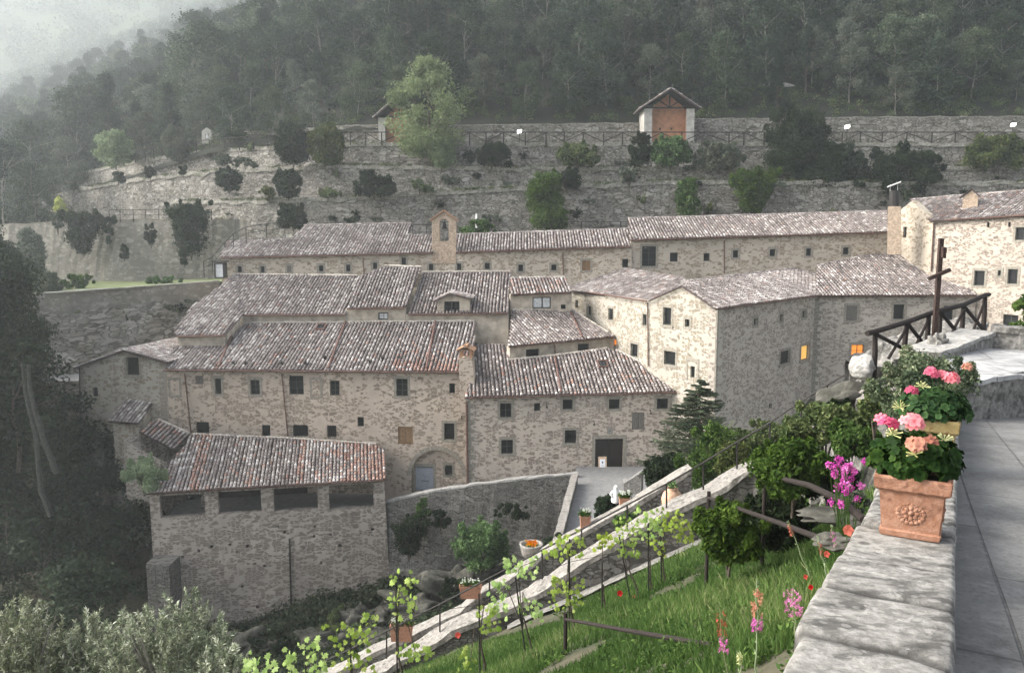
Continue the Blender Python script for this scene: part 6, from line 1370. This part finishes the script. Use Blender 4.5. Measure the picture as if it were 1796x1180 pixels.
geranium(pc, .36, 'pink geranium growing in the terracotta pot with the rosette', 3, 420, .26, .23, .17, .075, .034, [
    (at(1601, 742, pc.y - .10), .056, 'pink', 34), (at(1560, 744, pc.y - .05), .042, 'pink', 12), (at(1549, 737, pc.y), .026, 'pink', 8), (at(1608, 783, pc.y - .18), .055, 'salmon', 30), (at(1636, 776, pc.y - .12), .03, 'salmon', 8),
    (at(1565, 762, pc.y - .14), .030, 'bud', 14), (at(1656, 772, pc.y - .08), .035, 'bud', 16), (at(1604, 797, pc.y - .2), .035, 'bud', 12)])
c1 = at(1632, 790, 7.0); of1 = (onwall(1632, 822) - (P0w + kd * onwall(1632, 822).y)).dot(perp)
M['moss_pot'] = coping('mossy_terracotta', (.215, .165, .07), (.27, .22, .105), (.16, .08, .045), 2.5)
po, pc2, e_, f_, _ = pot(onwall(1632, 832).y + .1, of1, 'mossy yellow terracotta pot behind the rosette pot', .175, .47, 'moss_pot', False)
geranium(pc2, .46, 'pink geranium in the mossy pot behind the nearest one', 5, 380, .29, .25, .19, .07, .034, [
    (at(1635, 655, pc2.y - .1), .050, 'pink', 22), (at(1668, 664, pc2.y - .15), .052, 'pink', 34), (at(1652, 657, pc2.y - .1), .035, 'pink', 9), (at(1597, 685, pc2.y - .15), .042, 'pink', 14), (at(1696, 643, pc2.y + .1), .03, 'salmon', 9), (at(1617, 678, pc2.y - .2), .04, 'bud', 14), (at(1579, 715, pc2.y - .2), .05, 'bud', 18)])
bush(1528, 610, 1702, 735, 8.6, 'leaf_variegated', 'broad grey green variegated shrub behind the second geranium pot', 400, ls=.020, per=420, nc=34, dens=1.3)
# ---- garden shrubs
gsh = [(1400, 800, 1500, 880, 13, 'dark', 'round', 'dark green shrub directly left of the magenta flowers', 30, .045, 380), (1440, 735, 1545, 800, 13.5, 'bright', 'flat', 'green shrub filling the gap under the flat topped shrub', 28, .045, 350), (1366, 702, 1530, 790, 14, 'maple', 'flat', 'flat topped bronze green shrub in front of the right wing', 34, .045, 420), (1318, 766, 1462, 876, 12.5, 'bright', 'round', 'fresh green bushy shrub left of the pink flowers', 40, .045, 420), (1212, 872, 1345, 980, 12.5, 'bright', 'round', 'dense fresh green shrub beside the grass and the upper dark beam', 40, .042, 480),
       (1290, 850, 1430, 960, 14, 'dark', 'round', 'dark green shrub behind the two fresh green ones', 34, .05, 350), (1478, 662, 1592, 742, 13, 'maple', 'flat', 'thin green branches below the boulder and handrail end', 14, .04, 250), (1470, 860, 1530, 900, 11, 'grey', 'round', 'grey green plants at the foot of the pink flowers', 14, .03, 250),
       (1440, 700, 1500, 745, 16, 'dark', 'round', 'dark leaves of a small shrub under the end of the handrail', 14, .045, 300)]
for i, (a, b, c, d, Y, mt, fm, lb, nc, ls, per) in enumerate(gsh): bush(a, b, c, d, Y, 'leaf_' + mt, lb, 420 + i, ls=ls, per=per, nc=nc, form=fm)
for i, (a, b, c, d, Y, mt, fm, lb) in enumerate([(1185, 738, 1340, 860, 31, 'bright', 'round', 'fresh yellow green tree behind the handrail, right of the terracotta jar'), (1130, 790, 1200, 862, 33, 'dark', 'round', 'dark bush behind the terracotta jar'), (1250, 770, 1335, 835, 29.5, 'maple', 'flat', 'low olive green bush just above the broad garden wall'), (1370, 715, 1450, 770, 27, 'maple', 'flat', 'olive green shrub between the handrail and the flat topped shrub'), (1290, 735, 1400, 800, 31, 'maple', 'round', 'olive green shrub behind the handrail below the long grey wall'),
        (1040, 862, 1092, 915, 29.5, 'dark', 'column', 'dark spiky bush between the square flower pots'), (1075, 898, 1130, 925, 26.2, 'bright', 'flat', 'dark green plant in the gap between the stair walls')]):
    bush(a, b, c, d, Y, 'leaf_' + mt, lb, 440 + i, ls=.06, per=420, nc=36, form=fm)
bush(1770, 505, 1850, 600, 24, 'leaf_bright', 'green conifer branch reaching in at the right edge', 460, ls=.06, per=300, nc=18)
# conifer before the church house
def conifer(px, py0, py1, Y, wpx, label, seed):
    b = at(px, py1, Y); H = (py1 - py0) / F * Y; Rr = wpx / F * Y / 2; g = np.random.default_rng(seed); o = thing('conifer', label, 'tree', b); mb = MB(); mb.tube([V(0, 0, -2), V(0, 0, H * .5), V(0, 0, H)], [.16, .10, .02], 7)
    Cs, Us, Vs, va = [], [], [], []
    for k in range(190):
        f_ = (k + .5) / 190; z = H * (.04 + .94 * f_); L = Rr * (1 - f_) ** .75 * g.uniform(.65, 1.12) + .12; a = g.uniform(0, 6.28); d = np.array([math.cos(a), math.sin(a), 0]); pts = []
        for i in range(5): t = i / 4; pts.append(np.array([0, 0, z]) + d * L * t + np.array([0, 0, L * (.16 * t - .30 * t * t + .22 * t ** 3)]))
        mb.tube([V(*p) for p in pts], [.03 * (1 - f_) + .008, .02, .015, .01, .005], 4)
        n = int(60 + 190 * L / Rr); t = g.random(n) ** .7; c = np.array([0, 0, z]) + d * (L * t)[:, None] + np.array([0, 0, 1]) * (L * (.16 * t - .30 * t * t + .22 * t ** 3))[:, None]
        sd_ = np.array([-d[1], d[0], 0]); side = g.normal(0, .26, n) * L * .55 * (1 - t * .5); c = c + sd_ * side[:, None] + np.array([0, 0, -1]) * (abs(side) * .25 + abs(g.normal(0, .03, n)))[:, None]
        u = unit(d + sd_ * np.sign(side)[:, None] * .9 + g.normal(0, .25, (n, 3))); s = .095 * g.uniform(.6, 1.3, (n, 1)); vv = unit(np.cross(u, g.normal(size=(n, 3))))
        Cs.append(c); Us.append(u * s); Vs.append(vv * s * .28); va.append(np.clip(g.normal(.5, .2) + g.normal(0, .15, n), 0, 1))
    link('crown', quads_mesh('conifer_mesh', np.concatenate(Cs), np.concatenate(Us), np.concatenate(Vs), np.concatenate(va), M['leaf_conifer']), o); mb.build('trunk', M['bark'], o, local=True)
M['leaf_conifer'] = leaf('conifer_needles', [(0, (.03, .045, .028)), (.5, (.07, .095, .055)), (1, (.17, .20, .13))], .15)
conifer(1222, 652, 860, 37, 235, 'grey green conifer with drooping branches in front of the church house corner', 7)
# olives, bottom left
def olive(px, py, Y, wpx, hpx, label, seed, n=60, per=330):
    b = at(px, py, Y); w = wpx / F * Y / 2; h = hpx / F * Y; g = np.random.default_rng(seed); o = thing('olive_tree', label, 'tree', b); mb = MB(); Cs, Us, Vs, va = [], [], [], []
    for k in range(n * 5):
        a = g.uniform(0, 6.28); q = math.sqrt(g.random()); x, y = math.cos(a) * q * w, math.sin(a) * q * w * .8; top = h * (math.sqrt(max(.05, 1 - q * q * .75))) * g.uniform(.35, 1.0); L = g.uniform(.35, .8); d = np.array([x / w * .5 + g.normal(0, .3), y / w * .5 + g.normal(0, .3), 1.0]); d /= np.linalg.norm(d)
        tip = np.array([x, y, top]); root = tip - d * L; mb.tube([V(*root), V(*((root + tip) / 2 + g.normal(0, .02, 3))), V(*tip)], [.012, .007, .003], 4)
        m_ = int(per / 6); t = g.random(m_) ** .8; c = root + (tip - root) * t[:, None]; u = unit(d * .7 + g.normal(0, .7, (m_, 3))); s = .052 * g.uniform(.6, 1.3, (m_, 1)); vv = unit(np.cross(u, g.normal(size=(m_, 3))))
        Cs.append(c + u * s); Us.append(u * s); Vs.append(vv * s * .27); va.append(np.clip(g.normal(.45, .12) + .25 * (t - .5) + g.normal(0, .2, m_), 0, 1))
    for k in range(9): a = g.uniform(0, 6.28); mb.tube([V(0, 0, -1), V(math.cos(a) * w * .25, math.sin(a) * w * .25, h * .3), V(math.cos(a) * w * .6, math.sin(a) * w * .6, h * .75)], [.09, .05, .012], 6)
    link('crown', quads_mesh('olive_mesh', np.concatenate(Cs), np.concatenate(Us), np.concatenate(Vs), np.concatenate(va), M['leaf_olive']), o); mb.build('trunk', M['bark_pale'], o, local=True)
olive(45, 1250, 17, 200, 235, 'silvery olive tree at the bottom left corner', 1); olive(180, 1260, 17.5, 220, 220, 'silvery olive tree between the two taller olives at the bottom', 2, 50); olive(300, 1250, 17, 260, 250, 'silvery olive tree with tall shoots below the loggia building', 3, 75); olive(395, 1270, 16, 150, 170, 'low olive tree beside the yellow green vine leaves', 4, 36)
# ---- pots and things along the stairs
def white_flowers(c, w, d, h, seed, n, mat, mb, r=.03):
    g = random.Random(seed)
    for k in range(n):
        p = c + V(g.uniform(-w, w), g.uniform(-d, d), h * g.uniform(.5, 1.1)); 
        for i in range(5): t = 6.28 * i / 5; mb.add([p, p + V(math.cos(t) * r, -.3 * r, math.sin(t) * r), p + V(math.cos(t + 1) * r, -.3 * r, math.sin(t + 1) * r)], [(0, 1, 2)], a=g.random())
def planter(px0, px1, py0, py1, Y, label, seed, fm='petal_white'):
    a, b = at(px0, py1, Y), at(px1, py1, Y); b.z = a.z; top = at((px0 + px1) / 2, py0, Y).z; w = (b.x - a.x) / 2; c = (a + b) / 2; o = thing('planter_box', label, 'planter', c); H = top - c.z; bm = bmesh.new()
    vs = []
    for z, k in ((-.05, .9), (H * .82, .98), (H * .82, 1.05), (H, 1.05), (H, .96), (H - .05, .96)):
        vs.append([bm.verts.new(V(sx * w * k, .14 + sy * .14 * k, z)) for sx, sy in ((-1, -1), (1, -1), (1, 1), (-1, 1))])
    for r0, r1 in zip(vs, vs[1:]):
        for i in range(4): bm.faces.new((r0[i], r0[(i + 1) % 4], r1[(i + 1) % 4], r1[i]))
    bm.faces.new(vs[-1]); bm.faces.new(vs[0][::-1]); me = bpy.data.meshes.new('box'); bm.to_mesh(me); bm.free(); me.materials.append(M['terracotta']); link('box', me, o)
    g = np.random.default_rng(seed); C, U, Vv, va = crown_np(g, [(g.uniform(-w, w) * .8, .14, H + .08, .16, .14, .13) for _ in range(6)], 90, .035); link('foliage', quads_mesh('foliage_mesh', C, U, Vv, va, M['leaf_bright']), o)
    mb = MB(); white_flowers(V(0, .05, H + .05), w * .9, .12, .22, seed, 26, fm, mb); mb.build('flower', M[fm], o, local=True)
planter(684, 723, 1099, 1123, 26.6, 'red oblong flower box with white flowers, lowest on the stair wall', 1); planter(806, 844, 1029, 1048, 26.8, 'red oblong flower box with white flowers, second lowest on the stair wall', 2)
planter(1018, 1036, 906, 926, 27.3, 'square terracotta pot with green and white plant beside the ramp', 3); planter(1087, 1105, 874, 890, 27.6, 'small square terracotta pot next to the white statue', 4)
o = thing('stone_basin', 'round white stone basin planted with orange and yellow flowers', 'planter', at(932, 976, 28)); mb = MB(); c = at(932, 976, 28)
mb.lathe(c, [(.25, 0), (.36, .12), (.42, .42), (.44, .50), (.36, .50), (.33, .42), (.0, .40)], 22); mb.build('basin', M['coping_far'], o, smooth=True); mb = MB(); white_flowers(c + Z * .40, .2, .2, .15, 3, 40, 0, mb, .045); mb.build('flower', M['petal_orange'], o)
g = np.random.default_rng(3); C, U, Vv, va = crown_np(g, [(0, 0, .45, .28, .28, .08)], 160, .04); link('foliage', quads_mesh('foliage_mesh', C, U, Vv, va, M['leaf_bright']), o)
c = at(1178, 896, 25.7); o = thing('terracotta_jar', 'big round terracotta jar with a plant, beyond the handrail', 'jar', c); mb = MB(); s = .36
mb.lathe(c, [(.16, 0), (.25, .08), (.33, .25), (.35, .42), (.30, .60), (.20, .72), (.17, .76), (.20, .80), (.16, .80), (.14, .74)], 22); mb.build('body', M['terracotta_pale'] if 'terracotta_pale' in M else plain('pale_terracotta', (.48, .31, .21), .9, 0, .15, 6), o, smooth=True)
C, U, Vv, va = crown_np(g, [(0, 0, .9, .2, .2, .12)], 140, .05); link('foliage', quads_mesh('foliage_mesh', C, U, Vv, va, M['leaf_bright']), o)
c = at(1080, 880, 28.2); o = thing('statue', 'small white figure statue among the plants below the portal', 'statue', c)
mb = MB(); mb.lathe(c, [(.16, 0), (.18, .10), (.12, .28), (.13, .40), (.06, .47), (.08, .53), (.07, .60), (.0, .64)], 14); mb.tube([c + V(-.1, 0, .42), c + V(-.2, -.05, .30), c + V(-.12, -.1, .2)], [.05, .04, .03], 7); mb.tube([c + V(.1, 0, .42), c + V(.22, -.05, .36), c + V(.28, -.08, .44)], [.05, .035, .025], 7); mb.build('figure', M['white'], o, smooth=True)
# ---- beams across the garden
for (pts, r, lb) in (([(990, 1085, 13.5), (1100, 1105, 11.5), (1250, 1131, 9)], .035, 'long dark timber beam lying low across the grass at the bottom'), ([(1241, 872, 14), (1376, 920, 10.5), (1455, 950, 8.6)], .038, 'dark timber beam in front of the dense green shrub'), ([(1341, 832, 13), (1420, 851, 11), (1481, 880, 9.4), (1515, 912, 8.4)], .045, 'dark bowed timber beam below the pink flowers')):
    P_ = [at(*q) for q in pts]; o = thing('timber_beam', lb, 'beam', P_[0]); mb = MB(); mb.tube(P_, [r * .8, r] + [r] * (len(P_) - 2), 8); mb.build('pole', M['wood_dark'], o)
    q = P_[0] * .98 + P_[1] * .02; mb = MB(); mb.tube([q + Z * .12, V(q.x, q.y, garden_z(q.x, q.y) - .3)], .035, 8); mb.build('post', M['wood_dark'], o)
rock('flat_rock', 'long grey ledge of rock in the flower bed below the bowed beam', at(1462, 905, 10.0), (.42, .3, .07), 71, 'cliff', amp=.4, sub=4, fr=2)
rock('flat_rock', 'small grey ledge of rock beside the big red poppy', at(1460, 948, 8.6), (.2, .2, .05), 72, 'cliff', amp=.4, sub=4, fr=2)
# ---- grape vines
def gleaf(mb, p, n, u, s, v):
    w = n.cross(u); prof = [(0, -.15), (.35, -.55), (.42, -.18), (.85, -.25), (.62, .15), (.80, .55), (.38, .50), (0, 1.0), (-.38, .50), (-.80, .55), (-.62, .15), (-.85, -.25), (-.42, -.18), (-.35, -.55)]
    vs = [p] + [p + w * a * s + u * b * s - n * (a * a + b * b) * s * .22 for a, b in prof]; mb.add(vs, [(0, i, i % 14 + 1) for i in range(1, 15)], a=[v * .8] + [v] * 14)
def vine(i, post, clusters, label, Y, canes=()):
    g = random.Random(500 + i); (x0, y0, x1, y1) = post; a, b = at(x0, y0, Y), at(x1, y1, Y); o = thing('grape_vine', label, 'vine', b); mb = MB(); mb.tube([a, b - Z * .3], .016, 6); mb.build('stake', M['iron'], o); mb = MB(); t0 = b + V(.06, 0, -.1)
    mb.tube([t0, t0 + V(.03, 0, .35), t0 + V(-.04, 0, .7), a * .55 + b * .45 + V(.03, 0, .1)], [.04, .03, .022, .014], 6)
    lm = MB()
    for (cx0, cy0, cx1, cy1, n) in clusters:
        c0_, c1_ = at(cx0, cy1, Y), at(cx1, cy0, Y); mid = (c0_ + c1_) / 2; mb.tube([a * .5 + b * .5, (a + mid) / 2 + V(0, 0, .02), mid, c1_ - Z * .05], [.012, .010, .008, .004], 5)
        for k in range(int(n * 1.8)):
            p = V(g.uniform(c0_.x, c1_.x), mid.y + g.gauss(0, .12), g.uniform(c0_.z, c1_.z)); nr = V(g.gauss(0, .5), -.7 + g.gauss(0, .3), .6 + g.gauss(0, .3)).normalized(); u = V(g.gauss(0, .5), g.gauss(0, .2), -.6).normalized(); u = (u - nr * u.dot(nr)).normalized()
            gleaf(lm, p, nr, u, g.uniform(.04, .088), min(1, max(0, g.gauss(.5, .22))))
    mb.build('trunk', M['bark'], o); lm.build('leaves', M['leaf_vine'], o)
vine(0, (694, 1020, 697, 1200), [(686, 1000, 729, 1083, 26), (622, 1074, 664, 1122, 13), (697, 1132, 761, 1157, 20)], 'leftmost staked grape vine before the lowest flower box', 14)
vine(1, (840, 1040, 842, 1185), [(838, 1064, 877, 1109, 20), (800, 1140, 850, 1180, 12)], 'staked grape vine with a forked trunk, second from the left', 14.5)
vine(2, (904, 1012, 930, 1185), [(855, 1020, 892, 1074, 26), (883, 977, 944, 1009, 24), (909, 1051, 951, 1083, 16)], 'grape vine on a leaning thin stake above the sloping wall', 15)
vine(3, (999, 945, 998, 1112), [(961, 1012, 1025, 1067, 34), (954, 938, 1028, 980, 30)], 'grape vine at the end of the lowest dark beam', 15.5)
vine(4, (1056, 984, 1056, 1090), [(1040, 930, 1075, 965, 14)], 'small grape vine on a short upright stake', 17)
vine(5, (1086, 940, 1114, 1075), [(1078, 907, 1120, 976, 34)], 'grape vine on a leaning stake before the ramp', 17)
vine(6, (1137, 918, 1138, 1062), [(1112, 890, 1165, 945, 36)], 'thick leaved grape vine on a tall straight stake', 17)
vine(7, (1159, 925, 1161, 1045), [(1150, 890, 1195, 935, 30), (1142, 945, 1168, 974, 10), (1183, 910, 1222, 954, 22)], 'rightmost grape vine next to the dense green shrub', 17.5)
for i, (x0, y0, x1, y1, Y, n, lb) in enumerate([(500, 1122, 572, 1190, 13, 34, 'yellow green vine shoots at the bottom, nearest the olive'), (570, 1095, 660, 1190, 13.5, 34, 'yellow green vine shoots at the bottom, right of the post'), (430, 1150, 480, 1190, 12, 16, 'low vine shoots in front of the olive tree')]):
    vine(10 + i, ((x0 + x1) / 2, y0 + 20, (x0 + x1) / 2, 1260), [(x0, y0, x1, y1, n)], lb, Y)
mb = MB()
W_ = [at(550, 1165, 14), at(694, 1080, 14), at(842, 1060, 14.5), at(915, 1020, 15), at(999, 985, 15.5), at(1095, 965, 17), at(1137, 950, 17), at(1161, 940, 17.5), at(1225, 925, 18)]
mb.tube(W_, .006, 4); tag(mb.build('vine_wire', M['iron']), 'thin wire strung between the stakes of the grape vines', 'wire')
# ---- flowers in the garden
def spike(px0, py0, px1, py1, Y, label, seed, fl=((.25, .5, 'petal_magenta'),), width=.03, dens=26):
    g = random.Random(seed); a, b = at(px0, py0, Y), at(px1, py1, Y); L = (a - b).length; o = thing('snapdragon', label, 'flower', b); mb = MB(); pts = [b + (a - b) * (k / 6) + V(g.gauss(0, .008), 0, 0) for k in range(7)]; mb.tube(pts, [.006, .006, .005, .005, .004, .004, .002], 5, a=.7)
    for k in range(46):
        t = g.random() ** .8; p = b + (a - b) * t; d = V(g.gauss(0, 1), g.gauss(0, 1), .6).normalized(); s = .022 * (1.2 - t * .7); mb.add([p, p + d * s * .5 + V(0, 0, .004), p + d * s, p + d * s * .5 - V(.004, 0, .004)], [(0, 1, 2, 3)], a=g.uniform(.4, 1))
    mb.build('stem', M['leaf_pale'], o)
    for (t0, t1, mt) in fl:
        mb = MB()
        for k in range(dens):
            t = 1 - g.uniform(t0, t1); p = b + (a - b) * t; an = g.uniform(0, 6.28); d = V(math.cos(an), math.sin(an), g.uniform(-.2, .3)).normalized(); c = p + d * width * g.uniform(.6, 1.2); u = d.cross(Z).normalized(); s = .0155 * g.uniform(.8, 1.3)
            for q in range(5): tt = 6.28 * q / 5; e = u * math.cos(tt) + Z * math.sin(tt); mb.add([c - d * s * .6, c + e * s * .6 + d * s * .2 + u * s * .2, c + e * s + d * s * .1, c + e * s * .6 + d * s * .2 - u * s * .2], [(0, 1, 2, 3)], a=g.random())
        mb.build('flower', M[mt], o)
spike(1262, 1056, 1275, 1200, 5.2, 'pink snapdragon spike at the bottom of the garden, leftmost', 1, ((.45, .6, 'petal_magenta'), (.12, .42, 'petal_salmon')))
spike(1329, 1014, 1325, 1200, 4.6, 'tall pink snapdragon spike in the middle of the garden bottom', 2, ((.36, .5, 'petal_magenta'), (.12, .34, 'petal_salmon')), dens=34)
spike(1389, 1025, 1398, 1150, 5.0, 'full magenta snapdragon beside the foreground wall', 3, ((.12, .46, 'petal_magenta'),), .05, 60)
spike(1380, 912, 1420, 1010, 6.0, 'thin leaning snapdragon stalk gone to seed', 4, ((.05, .3, 'petal_salmon'),), .012, 14); spike(1434, 940, 1452, 1010, 6.0, 'thin faded snapdragon next to the wall edge', 5, ((.2, .45, 'petal_salmon'),), .014, 14)
spike(1296, 1140, 1300, 1220, 4.6, 'short pale snapdragon bud at the bottom edge', 6, ((.1, .3, 'petal_bud'),), .015, 14); spike(1458, 920, 1464, 960, 6.2, 'small mauve snapdragon beside the red poppy', 7, ((.3, .9, 'petal_magenta'),), .016, 16)
g = np.random.default_rng(8); b = at(1488, 905, 9); o = thing('pink_flowers', 'tall clump of magenta flowers to the left of the rosette pot', 'flowers', b); cl = []
for k in range(26):
    q = at(1453 + 64 * g.random(), 800 + 85 * g.random(), 9 + g.normal(0, .15)) - b; cl.append((q.x, q.y, q.z, .045, .045, .05))
C, U, Vv, va = crown_np(g, cl, 55, .014, aspect=.9, val=(.5, .25)); link('flower', quads_mesh('flower_mesh', C, U, Vv, va, M['petal_magenta']), o)
mb = MB()
for q in cl: mb.tube([V(q[0] * .4, q[1], -.3), V(q[0] * .8, q[1], q[2] * .5), V(*q[:3])], .005, 4, a=.5)
mb.build('stem', M['leaf_bright'], o, local=True)
for i, (x, y, Y, r) in enumerate([(1486, 928, 6.6, .05), (1449, 970, 6.4, .028), (1421, 1028, 5.6, .02), (1262, 1059, 12, .05), (1245, 1062, 12, .03), (1087, 1039, 17, .07), (1111, 1046, 17, .05), (803, 1112, 21, .09), (1224, 1029, 14.5, .04), (1412, 1010, 6.0, .02)]):
    lb = ['big red poppy at the edge of the foreground wall', 'small red poppy just below the big one', 'tiny red poppy beside the magenta snapdragon', 'red poppy in the grass above the snapdragons', 'smaller red poppy left of the one above the snapdragons', 'red poppy beside the short vine stake', 'red poppy under the leaning vine stake', 'red poppy at the foot of the sloping wall by the second vine', 'tiny red poppy in the middle of the grass', 'tiny red poppy at the left edge of the wall'][i]
    c = at(x, y, Y); o = thing('poppy', lb, 'flower', c - Z * .35); mb = MB()
    for q in range(5): t = 6.28 * q / 5; e = V(math.cos(t), -.35 + .3 * math.sin(t), math.sin(t)); w = V(-math.sin(t), 0, math.cos(t)); mb.add([c, c + e * r * .6 + w * r * .6, c + e * r + V(0, -.01, 0), c + e * r * .6 - w * r * .6], [(0, 1, 2, 3)], a=.3 + .12 * q)
    mb.build('flower', M['petal_red'], o); mb = MB(); mb.tube([c - Z * .4, c], .004, 4, a=.5); mb.build('stem', M['leaf_bright'], o)
# ================================================================== HAZE
mb = MB(); mb.aabb(-790, 260, -8, 880, -70, 385)
m = NT('haze'); pv = m.n('VolumePrincipled', {'Color': (.90, .97, 1.0, 1), 'Density': .00068, 'Anisotropy': .5}); m.t.links.new(pv.outputs[0], m.out.inputs['Volume'])
for l in list(m.out.inputs['Surface'].links): m.t.links.remove(l)
hz = mb.build('haze', m.mat); tag(hz, kind='stuff')
